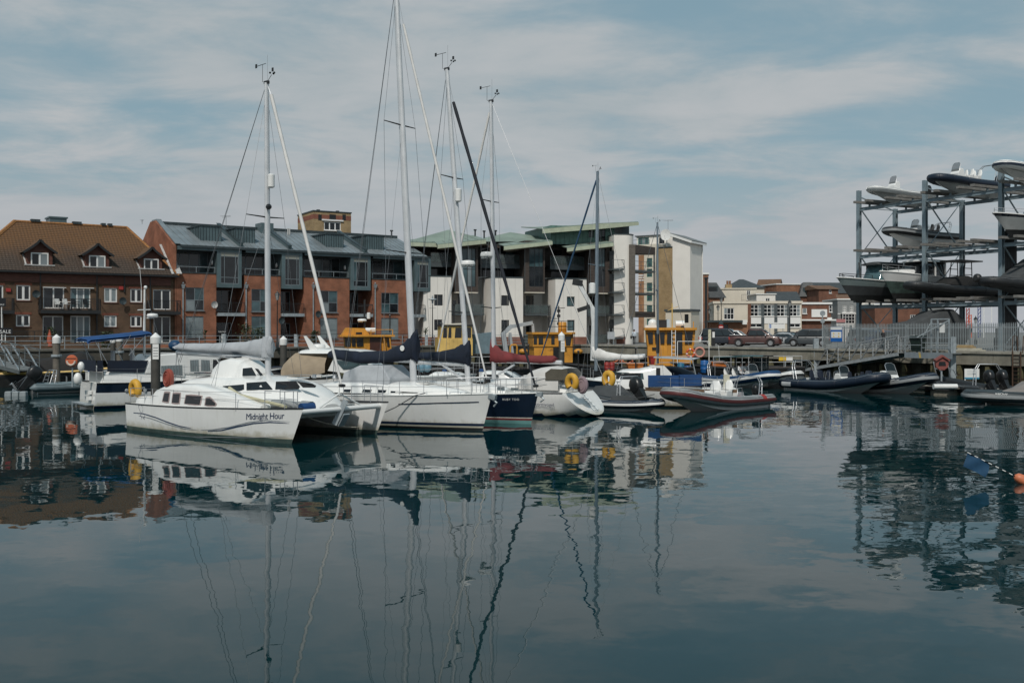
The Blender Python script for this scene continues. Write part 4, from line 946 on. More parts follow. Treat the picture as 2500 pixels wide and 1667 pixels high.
def rig(par,fr,base,top,y=0.,r=.085,m=MASTM,boom=None,spread=(),fore=None,back=None,shroud=None,head=1.,chain=None,flat=1.35,gear=True):
    """mast from picture points base, top; boom = px point of its outer end; spread: (py, half length); fore=(px,py,radius,material,start)"""
    b=fr.p3(*base,y); t=fr.p3(*top,y)
    ma=M().tube([b,b.lerp(t,.5),t],[r,r,r*.8],10,flat=flat).build('mast',m,par,60)
    if head: masthead(par,t,head)
    if boom:
        o=fr.p3(*boom[1],y); i=fr.p3(*boom[0],y); M().tube([i,o],.07,8,flat=1.5).build('boom',boom[2] if len(boom)>2 else MASTM,par,60)
        wire(par,o,fr.p3(boom[1][0],boom[1][1],y)+Vector((0,.25,-1.3)),.014,name='mainsheet'); wire(par,o,o+Vector((.2,-.25,-1.3)),.014,name='mainsheet')
    ends=[]
    for py,hl in spread:
        f=(py-base[1])/(top[1]-base[1]); c=b.lerp(t,f)
        for s in (-1,1):
            e=c+Vector((-.12,s*hl,.05)); M().tube([c,e],[.035,.02],6).build('spreader',BLKMET if m is MASTM else m,par); ends.append((c,e,s))
    if shroud:
        for s in (-1,1):
            foot=Vector((b.x+shroud[0],y+s*shroud[1],shroud[2])); chainp=[t.lerp(b,.03)]+[e for c,e,q in ends if q==s]+[foot]
            for p,q in zip(chainp,chainp[1:]): wire(par,p,q,name='shroud')
            for c,e,q in ends:
                if q==s: wire(par,c.lerp(t,.02) if 0 else c+Vector((0,0,-.1)),foot+Vector((-.4,0,0)),.007,name='lower_shroud'); break
    if fore:
        q=fr.p3(fore[0],fore[1],fore[5] if len(fore)>5 else y); s=t if fore[4] is None else fr.p3(*fore[4],y)
        if s is not t: wire(par,t,s,name='forestay')
        if fore[2]>.02: furled(par,s,q,fore[2],fore[3])
        else: wire(par,s,q,fore[2],name='forestay')
        M().lathe([(.09,0),(.13,.02),(.13,.1),(.06,.12)],q,8).build('furling_drum',BLACK,par)
    if back:
        for bx,by,bo in back: wire(par,t,fr.p3(bx,by,y+bo),.011,name='backstay')
    return b,t
def radar(par,p,r=.3,h=.22,name='radar_dome'):
    M().lathe([(r*.8,0),(r,.05),(r,h*.65),(r*.85,h),(r*.3,h*1.12)],p,14).build(name,UPVC,par,50)
    M().box(p[0]-.3,p[0]+.05,p[1]-.05,p[1]+.05,p[2]-.06,p[2]).build('radar_bracket',UPVC,par)
def reflector(par,p,r=.14,h=.55): M().lathe([(r*.6,0),(r,.04),(r,h-.04),(r*.6,h)],p,10).build('radar_reflector',UPVC,par,50)
def pulpit(par,pts,h,m=STEEL,name='pulpit',mid=True,r=.016):
    """bow or stern rail: tube loop on stanchions"""
    b=M(); P=[Vector(p) for p in pts]; up=Vector((0,0,h)); b.tube([p+up for p in P],r,5)
    if mid: b.tube([p+up*.52 for p in P],r*.7,4)
    for p in P: b.tube([p,p+up],r,5)
    return b.build(name,m,par,60)
def lifelines(par,e,t0,t1,n,h=.62,m=STEEL,skip=()):
    for q in e:
        P=[q[int(lerp(t0,t1,i/n)*(len(q)-1))] for i in range(n+1)]
        for p in P: M().tube([p,p+Vector((0,0,h))],.014,5).build('stanchion',m,par)
        for f in (.98,.55): M().tube([p+Vector((0,0,h*f)) for p in P],.006,4,cap=False).build('guard_wire',WIRE,par)
def outboard(par,x,y,z,tilt=0.,m=BLACK,s=1.,dirn=-1,yaw=0.):
    """outboard motor hung on a transom: cowl, leg, gearcase with propeller"""
    root=bpy.data.objects.new('outboard_motor',None); COL.objects.link(root); root.parent=par; root.location=(x,y,z)
    root.rotation_euler=(0,dirn*R(-tilt) if dirn<0 else R(-tilt),yaw if dirn<0 else yaw+math.pi)
    if dirn>0: root.rotation_euler=(0,R(tilt),0)
    d=-1 if dirn<0 else 1
    rows=[]
    for h,l0,l1,w in ((.0,.02,.42,.15),(.06,-.05,.52,.19),(.3,-.08,.60,.21),(.5,-.04,.58,.2),(.62,.06,.46,.15),(.66,.14,.34,.08)):
        c=(l0+l1)/2; a=(l1-l0)/2; rows.append([(d*s*(c+a*math.copysign(abs(math.cos(t))**.6,math.cos(t))),s*w*math.copysign(abs(math.sin(t))**.7,math.sin(t)),s*(h+.05)) for t in [2*math.pi*k/14 for k in range(14)]])
    b=M().grid(rows,0,True); b.poly(rows[-1]); b.poly(rows[0][::-1]); o=b.build('cowl',m,root,45)
    b=M(); b.hexa([(d*.12*s,-.06*s,-.75*s),(d*.34*s,-.04*s,-.75*s),(d*.34*s,.04*s,-.75*s),(d*.12*s,.06*s,-.75*s)],[(d*.06*s,-.13*s,.05*s),(d*.42*s,-.12*s,.05*s),(d*.42*s,.12*s,.05*s),(d*.06*s,.13*s,.05*s)])
    b.box(min(0,d*.5*s),max(0,d*.5*s),-.1*s,.1*s,-.6*s,-.58*s); b.box(-.12*s,.12*s,-.14*s,.14*s,-.3*s,.04*s); b.build('leg',m if m is BLACK else BLACK if 0 else m,root)
    b=M(); b.tube([(d*-.1*s,0,-.82*s),(d*.05*s,0,-.82*s),(d*.45*s,0,-.82*s)],[.02*s,.075*s,.06*s],8)
    for k in range(3):
        a=k*2.094; b.plate([(d*.46*s,.04*s*math.cos(a),-.82*s+.04*s*math.sin(a)),(d*.46*s,.17*s*math.cos(a-.5),-.82*s+.17*s*math.sin(a-.5)),(d*.5*s,.19*s*math.cos(a+.4),-.82*s+.19*s*math.sin(a+.4))],.012)
    b.build('propeller',STEEL if m is BLACK else m,root); return root
def rib(name,label,fr,L,B,r,tube_m,hull_m,flip=False,rise=.35,zt=.42,strip=None,group=None,cat='inflatable boat',z0=0.,floor=None,deadrise=.55):
    """rigid inflatable: V hull, collar tube with cone ends, deck; bow at +x (flip: bow at x=0)"""
    t=thing(name,label,cat,(fr.o[0],fr.o[1],fr.o[2]+z0),fr.a,group)
    hb=B/2-r; path=[]
    f=lambda u:Vector((u[0] if not flip else L-u[0],u[1] if not flip else -u[1],u[2]))
    def zz(x): return zt+rise*max(0,(x/L-.35)/.65)**1.8
    half=[(-.45,hb,zt-.02),(-.15,hb,zt)]+[(L*.62*i/6,hb,zz(L*.62*i/6)) for i in range(7)]
    arc=[]
    for i in range(1,10):
        a=i/10*math.pi/2; x=L*.62+(L*.38-r)*math.sin(a); arc.append((x,hb*math.cos(a)**.72,zz(x)))
    path=half+arc+[(L-r,0,zz(L-r))]; full=[f(p) for p in path]+[f((x,-y,z)) for x,y,z in path[-2::-1]]
    n=len(full); rad=[.12*r if i in (0,n-1) else r for i in range(n)]
    m=M().tube(full,rad,14); o=m.build('collar_tube',tube_m,t,60)
    off=[]; tops=[]
    if True:
        for i,p in enumerate(full[1:-1]):
            d=(full[i+2]-full[i]).normalized(); side=d.cross(Vector((0,0,1))).normalized(); c=sum(full,Vector())/n
            if side.dot(p-Vector((c.x,0,p.z)))<0: side=-side
            off.append(p+side*r*.98); tops.append((p,side))
        if strip: M().tube(off,r*.16,6,flat=2.2).build('rubbing_strake',strip,o,60)
    gl=[]                                     # scalloped grab line and glued seam bands
    for i,(p,sd) in enumerate(tops):
        a=.72+.13*math.sin(i*1.57); gl.append(p+sd*(r*math.cos(a)*1.03)+Vector((0,0,r*math.sin(a)*1.03)))
    M().tube(gl,.009,4).build('grab_line',BLACK if tube_m not in (BLKHY,NAVYHY) else GREYC,o)
    for k in range(3,len(tops)-3,4):
        p,sd=tops[k]; M().tube([p+sd*(r*1.012*math.cos(q))+Vector((0,0,r*1.012*math.sin(q))) for q in [-1.2+3.0*j/10 for j in range(11)]],.016,4).build('seam_band',tube_m,o)
    ts=[i/14 for i in range(15)]; rows=[[],[],[],[]]
    for s in ts:
        x=s*(L-r*1.1); w=(hb+.02)*(1 if s<.55 else max(.0,math.cos((s-.55)/.45*math.pi/2))**.7); zk=-deadrise*.6+(zz(L)-r*.6+deadrise*.6)*max(0,(s-.45)/.55)**2.1; zc=lerp(zk,zz(x)-r*.5,.62)
        rows[0].append(f((x,w,zz(x)-r*.35))); rows[1].append(f((x,w*.86,zc))); rows[2].append(f((x,0,zk)))
    R2=[rows[0],rows[1],rows[2],[Vector((p.x,-p.y,p.z)) for p in rows[1]],[Vector((p.x,-p.y,p.z)) for p in rows[0]]]
    h=M().grid(R2); h.poly([R2[i][0] for i in range(5)]); h.build('hull',hull_m,t,25)
    for s in (1,-1): M().tube([Vector((p.x,s*abs(p.y)*1.015 if p.y else 0,p.z)) for p in rows[1]],.02,5).build('spray_rail',hull_m,t)
    dk=M(); dk.grid([[Vector((p.x,p.y*.99,max(p.z-.02,.14 if z0==0 else p.z-.05))) for p in rows[0]],[Vector((p.x,-p.y*.99,max(p.z-.02,.14 if z0==0 else p.z-.05))) for p in rows[0]]]).build('deck',floor or GREYHY,t)
    b=M(); p=[f((0,s*hb,v)) for s,v in ((-1,-.1),(1,-.1),(1,zt+.1),(-1,zt+.1))]; b.plate(p,.06 if not flip else -.06).build('transom',hull_m,t)
    t['zt']=zt
    return t,f
def console(par,f,x,z,w=.35,l=.6,h=.75,m=WHITE,screen=TINT,name='console',d=1):
    """helm pod: moulded body, raked screen with steel hoop, wheel; d=+1 faces the bow"""
    b=M(); q=[(-l/2,0),(l/2,0),(l*.55,h*.55),(l*.15,h),(-l*.35,h),(-l/2,h*.7)]
    P=lambda u,y,v:f((x+d*u,y,z+v))
    ring=lambda y:[P(u,y,v) for u,v in q]
    b.hexa(ring(-w) if 1 else 0,ring(w)); o=b.build(name,m,par); bv=o.modifiers.new('soften','BEVEL'); bv.width=.05; bv.segments=2
    M().tube([P(l*.35,-w*.95,h*.75),P(l*.05,-w*.9,h+.38),P(0,-w*.5,h+.5),P(0,w*.5,h+.5),P(l*.05,w*.9,h+.38),P(l*.35,w*.95,h*.75)],.022,6).build('screen_hoop',STEEL,o,60)
    M().poly([P(l*.38,-w*.9,h*.75),P(l*.38,w*.9,h*.75),P(l*.07,w*.85,h+.36),P(.01,w*.5,h+.47),P(.01,-w*.5,h+.47),P(l*.07,-w*.85,h+.36)]).build('windscreen',screen,o)
    return o
def seat(par,f,x,z,y=0.,m=NAVYC,d=1,h=.5,w=.22,name='jockey_seat'):
    b=M(); P=lambda u,v,k:f((x+d*u,y+v,z+k))
    b.hexa([P(-.3,-w*.8,0),P(.3,-w*.8,0),P(.3,w*.8,0),P(-.3,w*.8,0)],[P(-.28,-w,h),P(.25,-w,h),P(.25,w,h),P(-.28,w,h)])
    o=b.build(name,m,par); bv=o.modifiers.new('soften','BEVEL'); bv.width=.06; bv.segments=2
    rows=[[P(-.3-.06*k,w*math.cos(t)*(1 if k<2 else .7),h+.02+.18*k+.02*math.sin(t)) for t in [2*math.pi*j/8 for j in range(8)]] for k in range(3)]
    c=M(); c.tube([P(-.28,0,h),P(-.34,0,h+.25),P(-.36,0,h+.5)],[w*.95,w,w*.6],10,flat=.4); c.build('backrest',m,o,60)
    M().tube([P(.25,-w*.8,h*.8),P(.3,-w*.8,h+.4),P(.3,w*.8,h+.4),P(.25,w*.8,h*.8)],.018,5).build('grab_rail',STEEL,o)
    return o
def aframe(par,f,x,z,w,h,lean=-.35,m=STEEL,r=.028,name='a_frame'):
    P=lambda u,v,k:f((x+u,v,z+k)); b=M()
    for u in (0,.32):
        b.tube([P(u-lean*.2,-w,0),P(u*.7+lean*.6,-w*.9,h*.75),P(u*.6+lean,-w*.62,h),P(u*.6+lean,w*.62,h),P(u*.7+lean*.6,w*.9,h*.75),P(u-lean*.2,w,0)],r,6)
    for s in (-1,1):
        for k in (.35,.6,.8): b.tube([P(lean*k*.6,s*w*.95,h*k),P(.3+lean*k*.6,s*w*.95,h*k)],r*.7,5)
    return b.build(name,m,par,60)
def fender(par,p,r=.11,h=.55,m=UPVC,name='fender'): return M().lathe([(.02,0),(r*.7,.03),(r,.12),(r,h-.12),(r*.7,h-.04),(.03,h),(.02,h+.08)],(p[0],p[1],p[2]-h),10).build(name,m,par,60)
def horseshoe(par,fr,px,py,y,r,m,ang=0.,k=.42,gap=.7,name='horseshoe_buoy',tilt=0.,lab=None):
    """U-shaped life buoy standing in the plane y"""
    c=fr.p3(px,py,y); pts=[]
    for i in range(13):
        a=math.pi*1.5+gap+(2*math.pi-2*gap)*i/12; pts.append(c+Vector((r*.62*math.cos(a)*math.cos(ang),r*.62*math.cos(a)*math.sin(ang),r*.78*math.sin(a))))
    return M().tube(pts,r*k,9).build(name,m,par,60,label=lab)
def coach(par,st,base,m=WHITE,name='coachroof',crown=.06,sh=.86,yc=0.,smooth=50):
    """moulded coachroof lofted along x: stations (x, top z, half-width); returns (object, near-side y at x,z)"""
    rows=[]; S=[]
    for a,b in zip(st,st[1:]):
        for k in range(3): S.append(tuple(lerp(a[i],b[i],k/3) for i in range(3)))
    S.append(st[-1])
    for x,z,w in S:
        d=max(.05,z-base); r=min(.14,d*.4)
        rows.append([(x,yc-w,base),(x,yc-lerp(w,w*sh,(d-r)/d),z-r),(x,yc-w*sh+r*.35,z-r*.3),(x,yc-w*sh*.8,z),(x,yc-w*.35,z+crown*.8),(x,yc,z+crown),(x,yc+w*.35,z+crown*.8),(x,yc+w*sh*.8,z),(x,yc+w*sh-r*.35,z-r*.3),(x,yc+lerp(w,w*sh,(d-r)/d),z-r),(x,yc+w,base)])
    b=M().grid(rows); b.poly(rows[0][::-1]); b.poly(rows[-1]); o=b.build(name,m,par,smooth)
    def yf(x,z):
        x=max(st[0][0],min(st[-1][0],x))
        for a,b in zip(st,st[1:]):
            if a[0]<=x<=b[0]:
                f=(x-a[0])/max(1e-6,b[0]-a[0]); zt,w=lerp(a[1],b[1],f),lerp(a[2],b[2],f); return yc-lerp(w,w*sh,max(0,min(1,(z-base)/max(.05,zt-base))))
        return yc-st[-1][2]
    return o,yf
def px_loft(par,fr,poly,yf,m,name='window',t=.02,off=.012,frame=None,sub=3):
    """pane bent to a lofted side: outline in picture points"""
    P=[]
    n=len(poly)
    for i in range(n):
        for k in range(sub): P.append(tuple(lerp(poly[i][j],poly[(i+1)%n][j],k/sub) for j in (0,1)))
    q=[]
    for a,b in P:
        y=-1.
        for _ in range(6): x,z=fr.hit(a,b,y); y=yf(x,z)
        q.append(Vector((x,y-off,z)))
    c=sum(q,Vector())/len(q); b=M(); k=len(q)
    b.v=[tuple(c-Vector((0,t,0)))]+[tuple(p-Vector((0,t,0))) for p in q]+[tuple(p+Vector((0,off,0))) for p in q]
    for i in range(k): j=(i+1)%k; b.f+=[(0,1+i,1+j),(1+i,1+k+i,1+k+j,1+j)]
    b.m=[0]*len(b.f); o=b.build(name,m,par)
    if frame:
        g=[c+(p-c)*(1+.07/max(.12,(p-c).length)) for p in q]; e=M(); e.v=[tuple(c)]+[tuple(p+Vector((0,.002,0))) for p in g]+[tuple(p+Vector((0,off+.01,0))) for p in g]
        for i in range(k): j=(i+1)%k; e.f+=[(0,1+i,1+j),(1+i,1+k+i,1+k+j,1+j)]
        e.m=[0]*len(e.f); e.build('window_frame',frame,o)
    return o

def conform(o,pt,off=.012,flip=False):
    """lay flat lettering onto the curved near side of a hull"""
    for v in o.data.vertices:
        lo,hi=0.,1.
        f=lambda t: pt(t,('z',v.co.z),-1 if not flip else 1)[0]-v.co.x
        a=f(0.)
        for _ in range(30):
            m=(lo+hi)/2
            if (f(m)>0)==(a>0): lo=m
            else: hi=m
        y0=pt((lo+hi)/2,('z',v.co.z),-1)[1]; y1=pt((lo+hi)/2,('z',v.co.z),1)[1]
        v.co.y=min(y0,y1)-off-(.004 if v.co.y<-90 else 0)
    return o
# ---------------- the catamaran ----------------
def catamaran():
    fr=Fr(-14.28,44.12,0,-37.); t=fthing('catamaran','white catamaran with grey boom cover and blue wave stripe on its near hull','sailboat',fr)
    yc=2.15
    for s in (-1,1):
        h,e,(pt,sh,hf)=hull(t,10.25,1.5,1.06,1.27,.62,-.05,.6,.4,.85,1.12,(('z',.16),),[ANTI,ANTI,WHITE],draft=.4,y0=s*yc,f0=.1,f1=.25,name='hull',trm=WHITE)
        gunwale(t,e,mat('black_rub_strake',(.02,.02,.022),.5),.028,'rub_strake')
        if s<0: near=(h,e,pt)
    h,e,pt=near
    # near coachroof with its port lights
    st=[]
    for px,py,w in ((352,973,.42),(357,967,.5),(392,965,.55),(404,951,.58),(434,938,.6),(500,939,.6),(545,951,.56),(600,971,.45),(648,990,.3)):
        x,z=fr.hit(px,py,-yc); st.append((x,max(z,1.12),w))
    _,yf=coach(t,st,1.0,yc=-yc,crown=.03)
    LIL=mat('pinkish_window_surround',(.36,.29,.28),.6)
    for q in ([(398,978),(403,959),(414,959),(411,980)],[(421,982),(424,961),(440,961),(437,983)],[(452,984),(456,965),(492,967),(488,987)],[(502,988),(505,972),(513,972),(527,985),(525,989)]):
        px_loft(t,fr,q,yf,SMOKE,'port_light',.015,frame=LIL)
    # bridge deck, main saloon, doghouse
    M().hexa([(.6,-1.6,.62),(8.9,-1.5,.8),(8.9,1.5,.8),(.6,1.6,.62)],[(.4,-1.9,1.16),(9.1,-1.5,1.2),(9.1,1.5,1.2),(.4,1.9,1.16)]).build('bridge_deck',WHITE,t)
    _,yf=coach(t,[(1.2,1.85,1.35),(2.,2.05,1.5),(3.4,2.18,1.6),(5.4,2.2,1.6),(6.8,2.14,1.55),(7.8,1.98,1.4),(8.6,1.74,1.15),(9.1,1.45,.9),(9.4,1.2,.65)],1.15,name='saloon',sh=.74,crown=.1)
    for q in ([(541,950),(546,942),(596,938),(596,950),(584,954)],[(603,952),(603,934),(650,931),(666,950)],[(673,950),(675,931),(722,930),(733,944),(729,950)],[(727,931),(764,936),(774,941),(772,946),(741,946)]):
        px_loft(t,fr,q,yf,SMOKE,'saloon_window',.015)
    _,yf=coach(t,[(2.9,2.3,.6),(3.1,2.6,.78),(3.45,2.82,.82),(4.0,2.92,.82),(4.6,2.86,.8),(5.1,2.62,.74),(5.5,2.3,.6)],2.2,name='doghouse',sh=.78)
    for q in ([(593,917),(594,899),(615,897),(626,917)],[(623,899),(630,900),(643,916),(636,917)]): px_loft(t,fr,q,yf,SMOKE,'doghouse_window',.015)
    for a,b,c,d in (((575,886),(592,884),(602,891),(585,893)),): pass
    # solar panels and hatches lying on the roofs
    SOL=mat('solar_panel',(.012,.03,.05),.12,var=.3,sc=8)
    for (x0,x1,y0,y1,z) in ((2.9,4.2,-2.25,-1.65,1.86),(2.2,3.1,-.9,-.3,2.3),(3.6,4.2,-.4,.2,2.98)): M().box(x0,x1,y0,y1,z,z+.03).build('solar_panel',SOL,t)
    for (x0,x1,y0,y1,z) in ((6.6,7.1,-2.2,-1.75,1.42),(7.4,8.,-.45,.15,2.22)): M().box(x0,x1,y0,y1,z,z+.05).box(x0+.05,x1-.05,y0+.05,y1-.05,z+.05,z+.06,1).build('deck_hatch',[UPVC,GTEAL],t)
    # front beam, trampoline, forestay tripod
    a,b=Vector((9.85,-2.05,1.12)),Vector((9.85,2.15,1.12)); M().tube([a,b],.1,10).build('front_beam',WHITE,t,60)
    net=M(); net.grid([[(9.3,-1.5,1.12),(9.7,-1.55,1.04),(9.8,-1.8,1.08)],[(9.3,0,1.08),(9.7,0,.98),(9.8,0,1.06)],[(9.3,1.5,1.12),(9.7,1.55,1.04),(9.8,1.8,1.08)]]).build('trampoline',DGREYC,t)
    M().bar((9.7,-.15,.55),(10.05,.1,1.45),.07,.2).bar((9.9,0,.5),(10.2,0,.95),.3,.05).build('bow_anchor',GALV,t)
    M().tube([(9.85,-1.1,1.2),(9.8,0,1.7),(9.85,1.1,1.2)],.035,6).build('seagull_striker',WHITE,t)
    M().tube([(5.6,-1.75,1.85),(6.6,-2.05,1.62),(9.4,-2.2,1.32)],.06,8).build('spinnaker_pole',mat('cream_pole',(.45,.42,.28),.5),t,60)
    # small grey dinghy and blue buoy stowed on the trampoline
    b=M(); b.tube([(8.0,-1.62,1.34),(9.0,-1.5,1.3),(9.5,-1.25,1.28),(9.4,-1.0,1.28),(9.0,-1.1,1.3)],.17,10); b.build('stowed_dinghy',GREYHY,t,60)
    M().tube([(9.5,-1.6,1.25),(9.55,-1.05,1.25)],.17,10).build('blue_buoy',BLUEC,t,60)
    # rails
    for s in (-1,1):
        yy=s*yc
        pulpit(t,[(8.6,yy-.35,1.25),(9.5,yy-.2,1.25),(9.95,yy,1.27),(9.5,yy+.2,1.25),(8.6,yy+.35,1.25)],.62)
        pulpit(t,[(1.4,yy-.5*1,1.1),(.25,yy-.4,1.08),(.15,yy+.3,1.08)],.62,name='pushpit')
        for x in (2.,3.4,5.0,7.2): M().tube([(x,yy+s*.55,1.1),(x,yy+s*.55,1.74)],.014,5).build('stanchion',STEEL,t)
        for z in (1.72,1.45): M().tube([(.3,yy+s*.5,z),(5.,yy+s*.58,z),(9.,yy+s*.38,z+.1)],.006,4).build('guard_wire',WIRE,t)
    # rig
    b,tp=rig(t,fr,(655,917),(651,203),r=.095,boom=((652,874),(432,860)),spread=((531,.95),),fore=(835,945,.07,mat('white_furled_sail',(.62,.61,.59),.8,var=.08),(662,232)),back=((437,882,-1.6),(440,885,1.6)),shroud=(-.5,2.3,1.3))
    cover(t,fr,[(428,846,850),(440,838,856),(520,838,862),(600,834,864),(640,826,872),(652,818,876),(664,822,868)],GREYC,.2)
    cv=M(); q0=fr.p3(653,822,0); q1=fr.p3(653,872,0); cv.tube([q0,q0.lerp(q1,.5),q1],[.17,.24,.22],10,flat=1.2).build('mast_cover',GREYC,t,60)
    reflector(t,fr.p3(662,459,-.0)); M().ball(fr.p3(656,505,-.1),.12,8,6).build('steaming_light',BLACK,t)
    M().ball(fr.p3(427,843,.4),.27,10,7,sq=(1.2,1,.85)).build('blue_ball_fender',mat('dark_blue_ball',(.006,.04,.10),.5),t,60)
    # near-hull graphics: wave stripes, curl, name
    BL=mat('navy_vinyl',(.012,.03,.085),.4); GR=mat('grey_vinyl',(.28,.30,.32),.4)
    def stripe(pts,w,m,dy=0.):
        P=[]
        for i in range(len(pts)-1):
            for k in range(6): P.append(tuple(lerp(pts[i][j],pts[i+1][j],k/6) for j in (0,1)))
        P.append(pts[-1]); rows=[[],[]]
        for i,(a,b_) in enumerate(P):
            f=i/(len(P)-1); hw=w*math.sin(math.pi*min(1,max(.08,f*1.0)))**.5/2+.15
            for r_,o in zip(rows,(-hw,hw)): r_.append(on_hull(fr,pt,a,b_+o+dy))
        M().grid(rows).build('hull_stripe',m,t)
    stripe([(327,1007),(350,1009),(380,1018),(410,1030),(440,1040),(468,1045)],2.2,BL); stripe([(340,1014),(370,1021),(410,1035),(450,1046),(484,1049)],1.3,GR)
    stripe([(507,1052),(540,1050),(580,1041),(620,1033),(660,1030),(708,1033)],2.4,BL); stripe([(490,1049),(520,1048),(560,1042),(610,1030),(650,1025),(710,1029)],1.5,GR)
    stripe([(343,986),(340,992),(342,1000),(346,1007)],1.6,BL); stripe([(343,986),(349,990),(351,1000),(347,1009)],1.,BL); stripe([(346,1008),(344,1014),(348,1018),(346,1023)],1.6,BL); stripe([(353,1010),(355,1016),(351,1020),(354,1024)],1.4,BL); stripe([(360,1056),(470,1066),(600,1068),(700,1066)],1.2,GR)
    o=on_hull(fr,pt,602,1024); o2=on_hull(fr,pt,680,1022); d=o2-o
    conform(text('Midnight Hour',.33,BL,t,face(o+Vector((0,-.06,0)),d,(0,0.02,1)),shear=.25,sx=.92,depth=0.),pt)
    return t,fr
def on_hull(fr,pt,px,py,t_lo=0.,t_hi=1.):
    """point of the near hull side lying on the picture ray"""
    best=None
    for i in range(401):
        t=i/400
        sd=min((-1,1),key=lambda k:pt(t,('s',1.),k)[1]); p0=pt(t,('s',0.),sd); p1=pt(t,('s',1.),sd)
        ym=(p0[1]+p1[1])/2; x,z=fr.hit(px,py,ym)
        q0=pt(t,('z',z),sd); e=abs(q0[0]-x)
        if best is None or e<best[0]: best=(e,Vector((x,q0[1]-.015,z)))
    return best[1]
cat_t,cat_fr=catamaran()
def sign_of(t): return t
# life rings carried on the catamaran's stern
b=M(); c=cat_fr.p3(412,923,-2.35); rows=[]
def on_world(fr,v): return Vector((fr.o[0]+v.x*fr.c-v.y*fr.s,fr.o[1]+v.x*fr.s+v.y*fr.c,fr.o[2]+v.z))
def lifebuoy_oval(fr,px,py,y,rx,rz,th,m,label,nm='life_raft_canister'):
    w=on_world(fr,fr.p3(px,py,y)); b=M(); prof=[(.02,-th),(.55,-th),(.92,-th*.7),(1.,0),(.92,th*.7),(.55,th),(.02,th)]; rows=[]
    for r_,h in prof: rows.append([(rx*r_*math.cos(2*math.pi*j/20),h,rz*r_*math.sin(2*math.pi*j/20)) for j in range(20)])
    b.grid(rows,0,True); k=M()
    for q in (.45,.75): b.tube([(rx*q*math.cos(a),-th-.005,rz*q*math.sin(a)) for a in [2*math.pi*j/16 for j in range(16)]],.02,5,closed=True)
    return tag(b.build(nm,m,loc=w,rz=fr.a,smooth=50),label,'buoy')
lifebuoy_oval(cat_fr,412,924,-2.55,.27,.40,.11,mat('faded_red_plastic',(.27,.06,.04),.5,var=.12),"round red life ring case on the catamaran's stern rail",'life_ring_case')
w=on_world(cat_fr,cat_fr.p3(330,950,-2.3)); o=horseshoe(None,Fr(w.x,w.y,w.z,0),1250,810,0,.34,YELLOW); bpy.data.objects.remove(o)
def free_horseshoe(fr,px,py,y,r,m,label):
    w=on_world(fr,fr.p3(px,py,y)); pts=[]
    for i in range(13): a=math.pi*1.5+.6+(2*math.pi-1.2)*i/12; pts.append(Vector((r*.6*math.cos(a),0,r*.8*math.sin(a))))
    tag(M().tube(pts,r*.42,10).build('horseshoe_buoy',m,loc=w,rz=fr.a,smooth=60),label,'buoy')
YBUOY=mat('yellow_buoy_cover',(.55,.30,.03),.6,var=.12)
free_horseshoe(cat_fr,330,950,-2.2,.36,YBUOY,"yellow horseshoe buoy on the catamaran's stern quarter")
